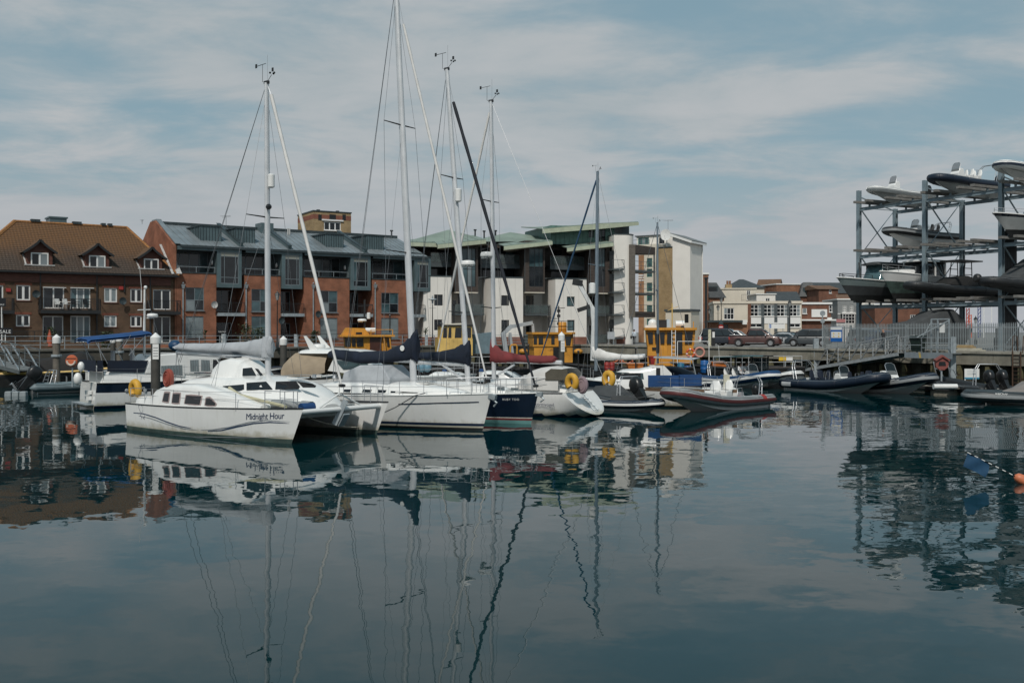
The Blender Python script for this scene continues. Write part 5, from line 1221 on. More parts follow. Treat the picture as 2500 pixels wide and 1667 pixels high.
# ---------------- sailing yachts on the pontoon fingers ----------------
WS=mat('white_furled_sail',(.62,.61,.59)); BF=mat('black_furled_sail',(.012,.015,.022),.8); BLF=mat('blue_furled_sail',(.015,.055,.11),.8)
def yacht(name,label,ox,oy,ang,L,B,fs,fb,bands,mats,flip=False,rake=.4,srake=0.,wt=.72,**k):
    fr=Fr(ox,oy,0,ang); t=fthing(name,label,'sailboat',fr,k.pop('group',None)); h,e,(pt,sh,hf)=hull(t,L,B,fs,fb,rake,srake,wt,bands=bands,mats=mats,flip=flip,**k)
    return t,fr,h,e,pt
def yacht_a():
    t,fr,h,e,pt=yacht('sailing_yacht','white sailing yacht with navy boom cover moored beside the catamaran',-10.88,47.85,-33.,12.,3.7,1.3,1.5,(('z',.1),('z',.17),('z',.28)),[BLKAF,BLKAF,WHITE,BOOTB,WHITE],rake=.45)
    gunwale(t,e,WHITE,.03)
    rows=[[],[]]
    for i in range(9):
        px=lerp(978,1171,i/8); py=lerp(986,981,i/8)
        for r_,o in zip(rows,(-1.3,1.3)): r_.append(on_hull(fr,pt,px,py+o))
    M().grid(rows).build('hull_stripe',BOOTB,t)
    y=-1.15
    _,yf=coach(t,[(3.4,1.7,1.15),(4.2,1.8,1.22),(5.5,1.84,1.25),(8.,1.82,1.1),(9.2,1.72,.8),(10.2,1.6,.5),(10.8,1.5,.3)],1.38)
    for q in ([(840,956),(841,950),(857,950),(855,957)],[(884,957),(887,950),(908,951),(906,957)],[(922,958),(924,951),(944,952),(941,958)],[(954,958),(955,954),(1020,958),(1020,959)]): px_loft(t,fr,q,yf,SMOKE,'port_light',.015)
    M().box(8.4,9.0,-.35,.35,1.82,1.87).box(8.47,8.93,-.28,.28,1.87,1.88,1).build('fore_hatch',[UPVC,SMOKE],t)
    cabin(t,fr,[(835,910),(870,892),(925,893),(950,925)],-.9,1.0,0.,tum=.3,base=1.6,name='spray_hood',m=GREYC)
    pulpit(t,[(10.4,-.9,1.45),(11.3,-.45,1.5),(11.85,0,1.52),(11.3,.45,1.5),(10.4,.9,1.45)],.65); lifelines(t,e,.15,.82,6)
    M().bar((11.7,0,1.46),(12.2,0,1.35),.16,.2).tube([(12.0,0,1.3),(12.25,.0,1.15),(12.1,0,1.0)],.04,6).build('bow_anchor',GALV,t)
    rig(t,fr,(1010,938),(966,-40),r=.12,boom=((1005,880),(815,874)),spread=((309,1.05),(620,1.3)),fore=(1190,932,.06,WS,(985,60)),back=((842,893,-1.3),(846,893,1.3)),shroud=(-.25,1.7,1.45))
    cover(t,fr,[(806,858,872),(815,852,876),(880,858,888),(945,856,886),(985,838,882),(1008,812,880),(1019,802,884)],NAVYC,.24)
    p=fr.p3(982,850,-.3); M().lathe([(.12,0),(.12,-.01)],p,12,0,'y').build('sail_badge',UPVC,t)
    for x in (3.2,4.4): M().lathe([(.09,0),(.1,.04),(.07,.16),(.1,.18)],(x,-1.0,1.95),10).build('winch',STEEL,t)
    ln=M().tube([(9.4,-1.0,1.5),(9.1,-1.3,1.4),(8.3,-1.6,.9),(7.6,-2.4,.45)],.022,5).build('mooring_line',DGREYC,t,60)
    for q in ((1.,-.7,1.3),): pulpit(t,[(1.6,-1.5,1.3),(.2,-1.3,1.3),(.1,1.3,1.3),(1.6,1.5,1.3)],.65,name='pushpit')
yacht_a()
def yacht_b():
    t,fr,h,e,pt=yacht('sailing_yacht','navy hulled sailing yacht with black furled foresail and aqua boot stripe',-8.0,50.2,-33.,10.9,3.3,1.2,1.35,(('z',.15),('z',.24),('z',.28)),[BLKAF,AQUA,BOOTR,WHITE,NAVY],rake=.38)
    gunwale(t,e,UPVC,.03)
    _,yf=coach(t,[(3.4,1.55,1.0),(4.3,1.7,1.1),(7.2,1.7,1.05),(8.6,1.6,.7),(9.4,1.45,.4)],1.22)
    for q in ([(1214,950),(1215,944),(1232,944),(1232,951)],[(1247,953),(1248,946),(1266,947),(1265,953)]): px_loft(t,fr,q,yf,GBLIND,'port_light',.015)
    M().box(7.6,8.2,-.3,.3,1.72,1.77).build('fore_hatch',SMOKE,t)
    pulpit(t,[(9.2,-.8,1.32),(10.3,-.4,1.36),(10.8,0,1.38),(10.3,.4,1.36),(9.2,.8,1.32)],.65); lifelines(t,e,.12,.8,6)
    M().bar((10.5,0,1.32),(11.1,0,1.3),.14,.18).tube([(10.9,0,1.28),(11.2,0,1.1),(11.0,0,.98)],.04,6).build('bow_anchor',GALV,t)
    b,tp=rig(t,fr,(1143,935),(1091,170),r=.1,boom=((1140,890),(1022,884)),spread=((437,.85),(765,.95)),fore=(1308,945,.075,BF,(1107,250)),back=((1000,880,-1.),(1003,880,1.)),shroud=(-.3,1.5,1.3))
    cover(t,fr,[(1016,862,874),(1030,860,877),(1075,858,880),(1110,850,884),(1135,836,890),(1147,830,895)],NAVYC,.2)
    reflector(t,fr.p3(1119,493,-.1),.15,.6); p=fr.p3(1142,649,-.3); radar(t,p,.33,.22)
    o=on_hull(fr,pt,1230,977); o2=on_hull(fr,pt,1256,977); conform(text('RUBY TOO',.13,UPVC,t,face(o+Vector((0,-.02,0)),o2-o),sx=1.2,depth=0.),pt)
    M().bar(fr.p3(1080,890,0),fr.p3(1130,925,0),.09).build('boom_vang',MASTM,t)
yacht_b()
def yacht_c():
    t,fr,h,e,pt=yacht('sailing_yacht','white sailing yacht with wine red boom cover showing its sloping transom',-4.2,53.4,-33.,10.,3.3,1.15,1.3,(('z',.12),),[BLKAF,BOOTB,WHITE],flip=True,srake=1.25,rake=.6,wt=.9,trm=WHITE,draft=.5,lift=.12)
    gunwale(t,e,mat('grey_rub_strip',(.2,.2,.2),.5),.04)
    coach(t,[(1.8,1.3,.4),(3.,1.5,.75),(4.,1.62,1.),(6.2,1.66,1.1),(7.2,1.6,1.1),(8.6,1.3,1.0)],1.1)
    HOOD=mat('pale_sprayhood',(.52,.51,.49),.8,var=.06)
    hd=M(); rows=[]
    for i,(px,pt_) in enumerate(((1290,940),(1303,915),(1318,902),(1340,895),(1362,893),(1392,898))):
        c=fr.p3(px,pt_,0); w=1.15; zb=1.25; rows.append([(c.x,-w,zb),(c.x,-w*.96,lerp(zb,c.z,.75)),(c.x,-w*.6,c.z-.03),(c.x,0,c.z),(c.x,w*.6,c.z-.03),(c.x,w*.96,lerp(zb,c.z,.75)),(c.x,w,zb)])
    hd.grid(rows).build('spray_hood',HOOD,t,60)
    q=[fr.p3(a,b,-1.16) for a,b in ((1331,928),(1331,910),(1345,900),(1385,902),(1384,925),(1370,928))]; M().plate(q,.015).build('hood_window',mat('olive_window_film',(.10,.09,.07),.2),t)
    pulpit(t,[(7.0,-1.3,1.2),(8.3,-1.0,1.18),(8.65,-.35,1.15),(8.65,.35,1.15),(8.3,1.0,1.18),(7.,1.3,1.2)],.65,name='pushpit'); lifelines(t,e,.2,.85,5)
    # boarding ladder folded against the transom
    l=M(); 
    for yy in (-.18,.18): l.tube([(9.0,yy,1.0),(9.72,yy,.34)],.018,5)
    for k in range(5): f=k/4; l.tube([(lerp(9.0,9.72,f)+.03,-.18,lerp(1.,.34,f)),(lerp(9.0,9.72,f)+.03,.18,lerp(1.,.34,f))],.015,5)
    l.build('boarding_ladder',GALV,t)
    M().plate([(9.35,-.95,1.15),(9.5,-.75,1.6),(9.45,-.55,1.25),(9.5,-.35,1.75),(9.4,-.3,1.15)],.04).build('bow_shaped_seat',WHITE,t) if 0 else None
    rig(t,fr,(1206,932),(1199,248),r=.1,boom=((1206,880),(1372,885)),spread=((493,.8),(752,.9)),fore=(1066,868,.06,WS,(1195,275)),back=((1480,940,-.9),(1480,940,.9)),shroud=(.25,1.5,1.25))
    cover(t,fr,[(1199,826,888),(1206,838,886),(1225,855,886),(1270,866,884),(1320,868,888),(1352,868,886),(1358,872,880)],WINE,.2)
    radar(t,fr.p3(1188,628,-.2),.32,.25)
    o=on_hull(fr,pt,1305,990); o2=on_hull(fr,pt,1359,992); STX=text('Stormvogel',.24,mat('navy_vinyl',(.012,.03,.085)),t,face(o+Vector((0,-.02,0)),o2-o,(0,.0,1)),depth=0.); conform(STX,pt,.075)
    M().bar(fr.p3(1216,914,0),fr.p3(1256,890,0),.09).build('boom_vang',MASTM,t)
    M().box(6.0,7.2,-.5,.5,1.75,1.9).build('life_raft',UPVC,t)
    return fr
frc=yacht_c()
free_horseshoe(frc,1396,933,-1.5,.36,YBUOY,'yellow horseshoe buoy on the pushpit of the wine red covered yacht'); free_horseshoe(frc,1486,925,1.3,.36,YBUOY,'yellow horseshoe buoy behind the white transom with ladder')
lifebuoy_oval(frc,1422,940,-1.0,.3,.42,.1,mat('faded_lilac_cover',(.27,.2,.22),.8,var=.1),'faded lilac covered life ring beside the yellow horseshoe buoy','life_ring_case')
def yacht_d():
    t,fr,h,e,pt=yacht('sailing_yacht','blue hulled yacht with grey mast and white boom cover behind the red covered yacht',3.6,60.2,-33.,8.5,3.0,1.2,1.3,(('z',.1),),[BLKAF,WHITE,NAVY],flip=True)
    gunwale(t,e,UPVC,.03)
    coach(t,[(1.5,1.3,.6),(2.5,1.5,.9),(4.,1.6,1.),(5.2,1.55,1.05)],1.1); coach(t,[(4.6,1.9,.9),(5.2,2.05,1.05),(6.6,2.0,1.1),(7.6,1.6,1.)],1.2,m=NAVYC,name='cockpit_tent')
    fr=Fr(-1.9,58.5,0,-33.); fr2=Fr(3.6,60.2,0,-33.); rig(t,fr2,(1455,905),(1459,420),r=.095,m=mat('grey_blue_mast',(.22,.27,.31),.35,.5,var=.08),boom=((1456,876),(1575,868)),spread=((648,.8),),fore=(1318,880,.055,BLF,(1456,440)),back=((1560,870,-.5),),shroud=(.2,1.4,1.2),head=.5)
    cover(t,fr2,[(1446,846,876),(1456,848,878),(1480,858,880),(1510,864,878),(1550,866,878),(1571,866,876)],mat('white_boom_cover',(.6,.59,.57),.8,bump=.01),.17)
    M().lathe([(.1,-.35),(.2,-.3),(.2,.25),(.1,.3)],fr2.p3(1446,703,-.2),10).build('radar_reflector',UPVC,t,60)
    lifelines(t,e,.15,.85,5)
yacht_d()
# ---------------- motor cruisers ----------------
def trawler():
    fr=Fr(-22.5,54.15,0,36.); t=fthing('motor_cruiser','white and black motor cruiser with navy aft deck screen and blue bimini','motorboat',fr)
    h,e,(pt,sh,hf)=hull(t,11.5,3.8,1.32,1.9,.7,.1,.88,.45,.7,1.4,(('z',.16),('z',.24),('s',.60),('s',.64)),[BLKAF,BOOTB,WHITE,WHITE,UPVC,NAVY],trm=WHITE)
    gunwale(t,e,BLKMET,.035,'rub_strake')
    y=-1.6
    coach(t,[(.5,1.95,1.55),(1.5,1.98,1.6),(3.6,2.,1.6),(6.,2.,1.55),(8.5,2.,1.2),(9.6,1.8,.7)],1.32,crown=.02,sh=.96,name='trunk_cabin')
    # main deckhouse and its windows
    q=[fr.hit(a,b,y) for a,b in ((352,913),(364,880),(380,866),(440,862),(530,864),(541,868),(540,874),(533,878),(548,908),(552,916))]
    b=M(); b.prism(q,y,-y); o=b.build('deckhouse',WHITE,t); bv=o.modifiers.new('soften','BEVEL'); bv.width=.08; bv.segments=3; bv.limit_method='ANGLE'
    for p,m in (([(393,912),(393,893),(445,891),(446,917)],GCURT),([(465,907),(464,879),(485,878),(486,907)],GCURT),([(491,906),(491,878),(512,879),(514,906)],GCURT),([(519,905),(520,878),(528,878),(543,900),(541,905)],SMOKE)):
        px_side(t,fr,p,y-.03,m,'cabin_window',.02,frame=UPVC)
    for p in ([(294,941),(295,934),(317,934),(317,942)],[(344,940),(345,934),(366,934),(366,941)]): px_side(t,fr,p,-1.64,SMOKE,'port_light',.015)
    # aft deck screen, rail, seats
    q=[fr.p3(a,b,-1.62) for a,b in ((262,907),(263,880),(362,880),(352,909))]; M().plate(q,.03).build('deck_screen',NAVYC,t)
    a=fr.p3(237,907,-1.62); c=fr.p3(246,880,-1.62); M().plate([(a.x,-1.62,a.z),(c.x+.1,-1.62,a.z),(c.x+.1,-1.62,c.z),(a.x,-1.62,c.z)],.03).plate([(a.x-.05,-1.6,a.z),(a.x-.05,-1.6,c.z),(a.x-.05,1.6,c.z),(a.x-.05,1.6,a.z)],.03).build('stern_screen',NAVYC,t)
    for x in (1.2,2.2): M().box(x,x+.5,-.6,-.1,2.0,2.45).box(x,x+.1,-.6,-.1,2.45,3.0).build('helm_seat',GREYC,t)
    lifelines(t,e,.03,.75,6,.75)
    # bimini on its hoops
    pts=[]; rows=[]
    for px,py in ((197,829),(205,824),(260,819),(320,813),(345,809),(352,812)):
        c=fr.p3(px,py,0); rows.append([(c.x,-1.5,c.z-.12),(c.x,-1.2,c.z),(c.x,0,c.z+.05),(c.x,1.2,c.z),(c.x,1.5,c.z-.12)])
    b=M().grid(rows); low=[[(x,y_,z-.1) for x,y_,z in r] for r in rows]; b.grid(low); b.build('bimini',BLUEC,t,60)
    for (a,b_) in (((222,835),(236,905)),((300,850),(330,905)),((336,818),(296,866)),((300,818),(280,850)),((215,832),(255,905))):
        for s in (-1.45,1.45): M().tube([fr.p3(*a,0)*1+Vector((0,s,0)),fr.p3(*b_,0)+Vector((0,s,0))],.018,5).build('bimini_strut',STEEL,t)
    # signal mast with radar
    p0,p1=fr.p3(352,868,0),fr.p3(353,706,0); M().tube([p0,p1],[.07,.05],8).build('signal_mast',UPVC,t,60); M().tube([fr.p3(346,713,0),fr.p3(341,650,0)],.012,5).build('radio_aerial',UPVC,t)
    p=fr.p3(352,757,0); M().tube([p+Vector((-.35,0,0)),p+Vector((.35,0,.03))],.03,6).build('crosstree',UPVC,t); radar(t,fr.p3(372,775,0),.3,.2)
    M().ball(p1+Vector((.05,0,.1)),.1,8,5).build('anchor_light',UPVC,t)
    for a,b_ in (((355,712),(394,845)),((354,720),(345,850))): wire(t,fr.p3(*a,0),fr.p3(*b_,-.3),name='stay')
    # stern gear: platform, fenders, lifting davits
    M().box(-.4,.05,-1.45,1.45,.2,.26).build('swim_platform',GALV,t)
    for px,py,r_ in ((190,925,.2),(198,895,.16),(254,935,.19),(250,932,.1)):
        c=fr.p3(px,py,-1.2); M().ball(c,r_*1.1,10,7,sq=(1,1,1.5)).build('fender',UPVC,t,60)
    for z in (.75,.45): M().box(-.25,0.02,-1.0,-.7,z,z+.2).build('stern_step',UPVC,t)
    o=on_hull(fr,pt,222,949); conform(text('03',.16,UPVC,t,face(o+Vector((0,-.03,0)),(1,0,0)),depth=0.),pt)
    for px in (308,353): c=on_hull(fr,pt,px,953); M().lathe([(.06,0),(.1,-.015),(.06,-.03)],c,8,0,'y').build('fairlead',STEEL,t)
    return fr
frt=trawler()
def express():
    fr=Fr(*at(692,810,60).xy,0,-8.); t=fthing('motor_yacht','white motor yacht with beige cockpit canopy and swept radar arch','motorboat',fr)
    hull(t,11.5,3.7,1.25,1.6,1.2,.0,.92,.5,.7,1.35,(('z',.1),('s',.55),('s',.72)),[BLKAF,BLKAF,WHITE,NAVY,WHITE],trm=WHITE)
    rows=[]
    for px,tp in ((697,890),(712,874),(726,862),(760,862),(790,864),(803,870)):
        x,z=fr.hit(px,tp,-1.0); zb=1.45+(.0 if px<760 else .25*(px-760)/43); rows.append([(x,-1.75,zb),(x,-1.72,lerp(zb,z,.55)),(x,-1.35,z),(x,0,z+.06),(x,1.35,z),(x,1.72,lerp(zb,z,.55)),(x,1.75,zb)])
    b=M().grid(rows); b.poly(rows[0][::-1]); b.build('cockpit_canopy',BEIGE,t,50)
    x0,x1=fr.X(722,-1.2),fr.X(907,-1.2); z=fr.hit(800,860,-1.2)[1]
    coach(t,[(x0,z+.02,.9),(x0+.35,z+.12,1.5),(x0+1.6,z+.2,1.65),(x1-.9,z+.12,1.5),(x1-.15,z+.02,1.0)],z-.06,name='hardtop',crown=.05)
    q=[fr.hit(a,b_,-1.5) for a,b_ in ((800,905),(812,880),(830,868),(866,866),(915,905),(950,925))]; b=M().prism(q,-1.5,1.5); o=b.build('deckhouse',WHITE,t)
    for p in ([(838,902),(820,882),(838,872),(880,870),(886,880),(866,900)],[(858,905),(890,880),(908,900),(900,908)]): px_side(t,fr,p,-1.54,GTEAL,'cabin_window',.02)
    M().plate([fr.p3(a,b_,-1.2) for a,b_ in ((741,820),(747,820),(775,852),(772,858),(758,858))],.1).build('radar_arch',WHITE,t); M().plate([fr.p3(a,b_,-1.2)+Vector((0,2.4,0)) for a,b_ in ((741,820),(747,820),(775,852),(772,858),(758,858))],.1).build('radar_arch',WHITE,t)
    radar(t,fr.p3(777,851,0),.42,.25)
    pulpit(t,[(8.,-1.5,1.55),(10,-.9,1.6),(11.3,0,1.65),(10,.9,1.6),(8,1.5,1.55)],.6)
express()
def cabin_cruiser():
    fr=Fr(*at(1478,810,55.5).xy,0,-6.); t=fthing('motorsailer','white cabin cruiser with bright blue cockpit dodgers and slim mast','motorboat',fr)
    h,e,(pt,_,_)=hull(t,6.9,2.6,.98,1.2,.5,.0,.85,.5,.7,1.02,(('z',.1),('s',.82)),[BLKAF,BLKAF,WHITE,TEAK],flip=True,trm=WHITE)
    st=[]
    for px,py,w in ((1486,935,.7),(1492,925,.95),(1504,910,1.1),(1520,903,1.12),(1560,901,1.12),(1585,896,1.1),(1600,893,1.08)):
        x,z=fr.hit(px,py,0.); st.append((x,z,w))
    _,yf=coach(t,st,.98,crown=.04,sh=.92,name='cabin')
    px_loft(t,fr,[(1489,925),(1502,908),(1570,911),(1572,925)],yf,GTEAL,'cabin_window',.015); px_loft(t,fr,[(1504,924),(1504,912),(1564,912),(1564,924)],yf,SMOKE,'cabin_window',.02,off=.02)
    x0,z0=fr.hit(1600,920,-1.); q=[fr.hit(a,b,-.9) for a,b in ((1585,925),(1587,893),(1622,893),(1640,912),(1640,925))]; M().prism(q,-.95,.95).build('companionway_shelter',WHITE,t); px_side(t,fr,[(1592,918),(1592,898),(1612,898),(1612,918)],-.97,SMOKE,'shelter_opening',.02)
    for a,b in (((1582,944),(1660,916)),((1657,942),(1712,914))):
        p=[fr.p3(a[0],a[1],-1.2),fr.p3(b[0],a[1]-1,-1.2),fr.p3(b[0],b[1],-1.2),fr.p3(a[0],b[1],-1.2)]; M().plate(p,.03).build('cockpit_dodger',BLUEC,t)
    p=[fr.p3(1712,914,-1.2),fr.p3(1712,941,-1.2)]; M().plate([p[1],(p[1].x,1.1,p[1].z),(p[0].x,1.1,p[0].z),p[0]],.03).build('stern_dodger',BLUEC,t)
    rig(t,fr,(1606,888),(1605,545),r=.06,spread=((710,.6),),fore=(1500,925,.012,WIRE,None),back=((1700,915,0),),shroud=(.3,1.1,1.1),m=mat('grey_blue_mast',(.22,.27,.31)),head=.35)
    M().tube([fr.p3(1606,815,-.02),fr.p3(1606,862,-.02)],.085,8).build('mast_sleeve',BLACK,t,60)
    # pale awning over the cockpit
    a=[fr.p3(1595,872,-.9),fr.p3(1598,870,.9),fr.p3(1708,873,.9),fr.p3(1690,878,-.9)]; M().plate(a,.03).build('awning',GREYC,t)
    M().tube([fr.p3(1690,876,-.8),fr.p3(1698,915,-.8)],.03,6).build('awning_pole',GALV,t)
    M().box(6.2,6.5,-1.15,-.8,.9,1.75).build('white_locker',mat('cream_locker',(.5,.48,.38),.6),t)
    lifelines(t,e,.1,.55,4,.55)
    return fr
frk=cabin_cruiser()
# ---------------- yellow workboats along the promenade ----------------
RUSTH=mat('black_workboat_hull',(.02,.022,.024),.6,var=.3,streak=.4,grime=(.09,.045,.025))
BRDOOR=mat('varnished_door',(.06,.02,.012),.4,var=.2)
def wbhull(t,L,B,fs=1.2,fb=2.,x0=0.):
    o,e,_=hull(t,L,B,fs,fb,.8,0.,.85,.45,.7,1.15,(('s',.8),),[RUSTH,RUSTH,RUSTH],flip=True,dmat=mat('rusty_deck',(.10,.07,.05),.8,var=.3)); gunwale(t,e,RUBBER,.09,'rubber_fendering')
    railing(t,[(L*.45,-B*.42,1.1),(L*.98,-B*.40,1.15)],.95,mat('pale_grey_rail',(.4,.41,.41),.5),1.3,(1.,.5),None,.035)
def house_box(t,fr,px0,px1,ytop,ybot,yn,depth,m,flare=0.,name='wheelhouse'):
    """wheelhouse: upright box seen from the quay pool, slightly flared to the top"""
    x0,x1=fr.X(px0,yn),fr.X(px1,yn); z1=fr.hit((px0+px1)/2,ytop,yn)[1]; z0=fr.hit((px0+px1)/2,ybot,yn)[1]
    o=M().hexa([(x0+flare,yn+flare,z0),(x1-flare,yn+flare,z0),(x1-flare,yn+depth-flare,z0),(x0+flare,yn+depth-flare,z0)],[(x0,yn,z1),(x1,yn,z1),(x1,yn+depth,z1),(x0,yn+depth,z1)]).build(name,m,t)
    return x0,x1,z0,z1,o
def wb1():
    fr=Fr(*at(830,810,78).xy,0,12.); t=fthing('workboat','yellow workboat wheelhouse with sloped casing and red brown door','workboat',fr); wbhull(t,12,4.)
    yn=-1.2; x0,x1,z0,z1,o=house_box(t,fr,842,956,822,872,yn,2.6,YELLOW,.12)
    M().box(fr.X(830,yn),fr.X(963,yn),yn-.35,yn+2.9,z1+.003,z1+.14).build('roof',YELLOW,o)
    q=[fr.hit(a,b,yn) for a,b in ((835,818),(846,800),(890,801),(904,818))]; M().prism(q,yn+.1,yn+2.3).build('funnel_casing',YELLOW,o); px_side(o,fr,[(869,816),(869,811),(884,811),(884,816)],yn+.07,BLACK,'vent',.02)
    for a,b in ((843,856),(859,868),(871,887),(945,955)): px_side(o,fr,[(a,845),(a,825),(b,825),(b,845)],yn-.03,SMOKE,'window',.03)
    px_side(o,fr,[(903,868),(903,824),(931,824),(931,868)],yn-.02,BRDOOR,'door',.03)
    M().lathe([(.15,0),(.3,.03),(.3,.28),(.15,.32)],fr.p3(885,817,0),12).build('radar_dome',UPVC,o,60) if 0 else None
    q=fr.p3(905,811,-.3); M().tube([q+Vector((-.4,0,.15)),q+Vector((.35,0,.15))],.2,10).build('life_raft',UPVC,o,60)
    p=fr.p3(890,818,0); M().tube([p,p+Vector((0,0,2.7))],.07,8).build('mast',BLKMET,o); radar(o,fr.p3(884,785,0),.35,.2); reflector(o,fr.p3(900,779,0),.14,.5); M().bar(p+Vector((-.5,0,2.2)),p+Vector((.6,0,2.3)),.05).build('mast_yard',BLKMET,o)
    railing(o,[(fr.X(905,yn),yn-.2,z1+.14),(fr.X(958,yn),yn-.2,z1+.14)],.4,YELLOW,1.5,(1.,),None,.06)
    for px in (937,951): M().bar(fr.p3(px,822,yn-.2),fr.p3(px+5,868,yn-.2),.1).build('rail_stay',YELLOW,o)
wb1()
def wb2():
    fr=Fr(*at(1060,810,80).xy,0,10.); t=fthing('workboat','pale yellow workboat wheelhouse with dark roof behind the crossing masts','workboat',fr); wbhull(t,10,3.8)
    yn=-1.; x0,x1,z0,z1,o=house_box(t,fr,1076,1152,796,826,yn,2.2,PALEYEL,-.02)
    house_box(o,fr,1070,1154,826,868,yn-.1,2.5,PALEYEL,0.,'lower_casing')
    M().box(x0-.1,x1+.1,yn-.12,yn+2.3,z1+.003,z1+.1).build('roof',BLKMET,o)
    for a,b in ((1081,1091),(1094,1102),(1110,1127),(1138,1150)): px_side(o,fr,[(a,825),(a+2,800),(b,800),(b,825)],yn-.03,SMOKE,'window',.03)
    b=M(); p=fr.p3(1105,794,0); b.tube([p+Vector((-.8,0,.0)),p+Vector((.8,0,.05))],.12,8).build('roof_bundle',ROPE,o,60); M().ball(p+Vector((-.9,0,.1)),.14,8,5).build('searchlight',BLKMET,o)
    M().tube([fr.p3(1108,790,.5),fr.p3(1109,735,.5)],.06,6).build('exhaust_mast',BLKMET,o); M().box(*[v for v in (fr.X(1105,.5),fr.X(1113,.5))],.35,.65,fr.hit(1109,744,.5)[1],fr.hit(1109,733,.5)[1]).build('floodlight',BLKMET,o)
    M().hexa([(x1+.1,0,z0-1.2),(x1+2.2,0,z0-1.2),(x1+2.2,1.5,z0-1.2),(x1+.1,1.5,z0-1.2)],[(x1+.2,0,z0+.3),(x1+2.0,0,z0+.5),(x1+2.0,1.5,z0+.5),(x1+.2,1.5,z0+.3)]).build('blue_tarpaulin',mat('faded_blue_tarpaulin',(.13,.19,.22),.8,var=.15,bump=.03),o)
wb2()
def wb3():
    fr=Fr(*at(1285,810,80).xy,0,8.); t=fthing('workboat','yellow workboat with round tank on its wheelhouse behind the blue forestay','workboat',fr); wbhull(t,13,4.)
    yn=-1.2; x0,x1,z0,z1,o=house_box(t,fr,1301,1400,816,846,yn,2.6,YELLOW,.02)
    house_box(o,fr,1304,1398,846,885,yn+.1,2.4,YELLOW,0.,'lower_casing')
    M().box(fr.X(1298,yn),fr.X(1403,yn),yn-.25,yn+2.8,z1+.003,z1+.16).build('roof',YELLOW,o)
    for a,b in ((1303,1311),(1315,1326),(1346,1354)): px_side(o,fr,[(a,840),(a,820),(b,820),(b,840)],yn-.03,SMOKE,'window',.03)
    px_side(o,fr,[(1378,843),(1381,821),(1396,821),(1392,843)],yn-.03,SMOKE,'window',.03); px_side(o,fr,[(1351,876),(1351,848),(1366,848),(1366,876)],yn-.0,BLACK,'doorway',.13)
    q=[fr.hit(a,b,yn) for a,b in ((1362,846),(1366,814),(1376,814),(1381,846))]; M().prism(q,yn-.25,yn-.02).build('casing_buttress',YELLOW,o)
    x=fr.X(1373,0); M().lathe([(.32,0),(.34,.05),(.34,.25),(.36,.28),(.34,.31),(.34,.5),(.36,.53),(.34,.56),(.34,.75),(.3,.8)],(x,0,z1+.16),14).build('round_tank',YELLOW,o,40)
    p=fr.p3(1364,812,0); b=M(); b.tube([p,p+Vector((0,0,2.1))],.05,6); b.bar(p+Vector((-.3,0,1.9)),p+Vector((.5,0,1.95)),.05); b.bar(p+Vector((0,0,1.1)),p+Vector((-.4,0,1.1)),.1,.05); b.build('mast',BLKMET,o)
    for z in (.6,1.2,1.6): M().box(p.x-.12,p.x+.12,p.y-.1,p.y+.1,p.z+z,p.z+z+.22).build('navigation_light',BLKMET,o)
    railing(o,[(x0+1.3,yn,z1+.16),(x1,yn,z1+.16)],.85,BLKMET,1.2,(1.,.5),None,.03)
    lad=M()
    for px in (1398,1403): lad.bar(fr.p3(px,812,yn-.3),fr.p3(px,850,yn-.3),.03)
    for k in range(7): lad.bar(fr.p3(1398,814+k*5.5,yn-.3),fr.p3(1403,814+k*5.5,yn-.3),.025)
    lad.build('ladder',BLKMET,o)
    h=M(); P=[fr.p3(a,b,-2.) for a,b in ((1246,868),(1246,846),(1249,842),(1260,842),(1262,846),(1262,868))]; h.tube(P,.07,6).build('winch_guard',YELLOW,t,60)
    for a,b in ((1278,858),(1412,858)): c=fr.p3(a,b,-1.9); M().ball(c,.28,10,6,sq=(1.3,1,.8)).build('yellow_bollard',YELLOW,t,60)
    # folded grey deck crane and its frame
    return fr
fr3=wb3()
def crane(name,label,fr,y,segs,m,base):
    t=thing(name,label,'crane',on_world(fr,Vector((fr.p3(*base[0],y).x,y,0))),fr.a)
    o=Vector((fr.p3(*base[0],y).x,y,0))
    for i,(a,b,w,h,mm,nm) in enumerate(segs): M().bar(fr.p3(*a,y)-o,fr.p3(*b,y)-o,w,h,up=(0,1,0)).build(nm,mm,t)
    return t,o
WCR=mat('white_crane_paint',(.6,.62,.62),.4,var=.08,streak=.25); GCR=mat('grey_crane_paint',(.33,.36,.38),.45,var=.12,streak=.2)
crane('deck_crane','grey folded hydraulic deck crane beside the wine red boom',fr3,1.6,(((1236,868),(1228,812),.35,.45,GCR,'pedestal'),((1228,815),(1250,795),.3,.4,GCR,'main_boom'),((1250,797),(1300,788),.28,.42,GCR,'folded_jib'),((1300,790),(1306,870),.2,.3,GCR,'support_frame'),((1226,812),(1232,800),.2,.3,BLKMET,'hydraulic_ram'),((1245,812),(1252,870),.2,.25,GCR,'outrigger')),GCR,((1236,868),))
fr4=Fr(*at(1440,810,88).xy,0,0.); 
crane('knuckle_crane','white knuckle boom crane with black hoses standing behind the grey mast',fr4,0.,(((1447,880),(1450,790),.42,.55,WCR,'pedestal'),((1450,800),(1446,750),.36,.5,WCR,'column'),((1446,752),(1412,690),.32,.45,WCR,'main_boom'),((1440,748),(1418,690),.22,.3,BLKMET,'hose_bundle'),((1422,692),(1398,688),.5,.5,BLKMET,'slew_head'),((1410,758),(1440,748),.35,.45,BLKMET,'hydraulic_ram')),WCR,((1447,880),))
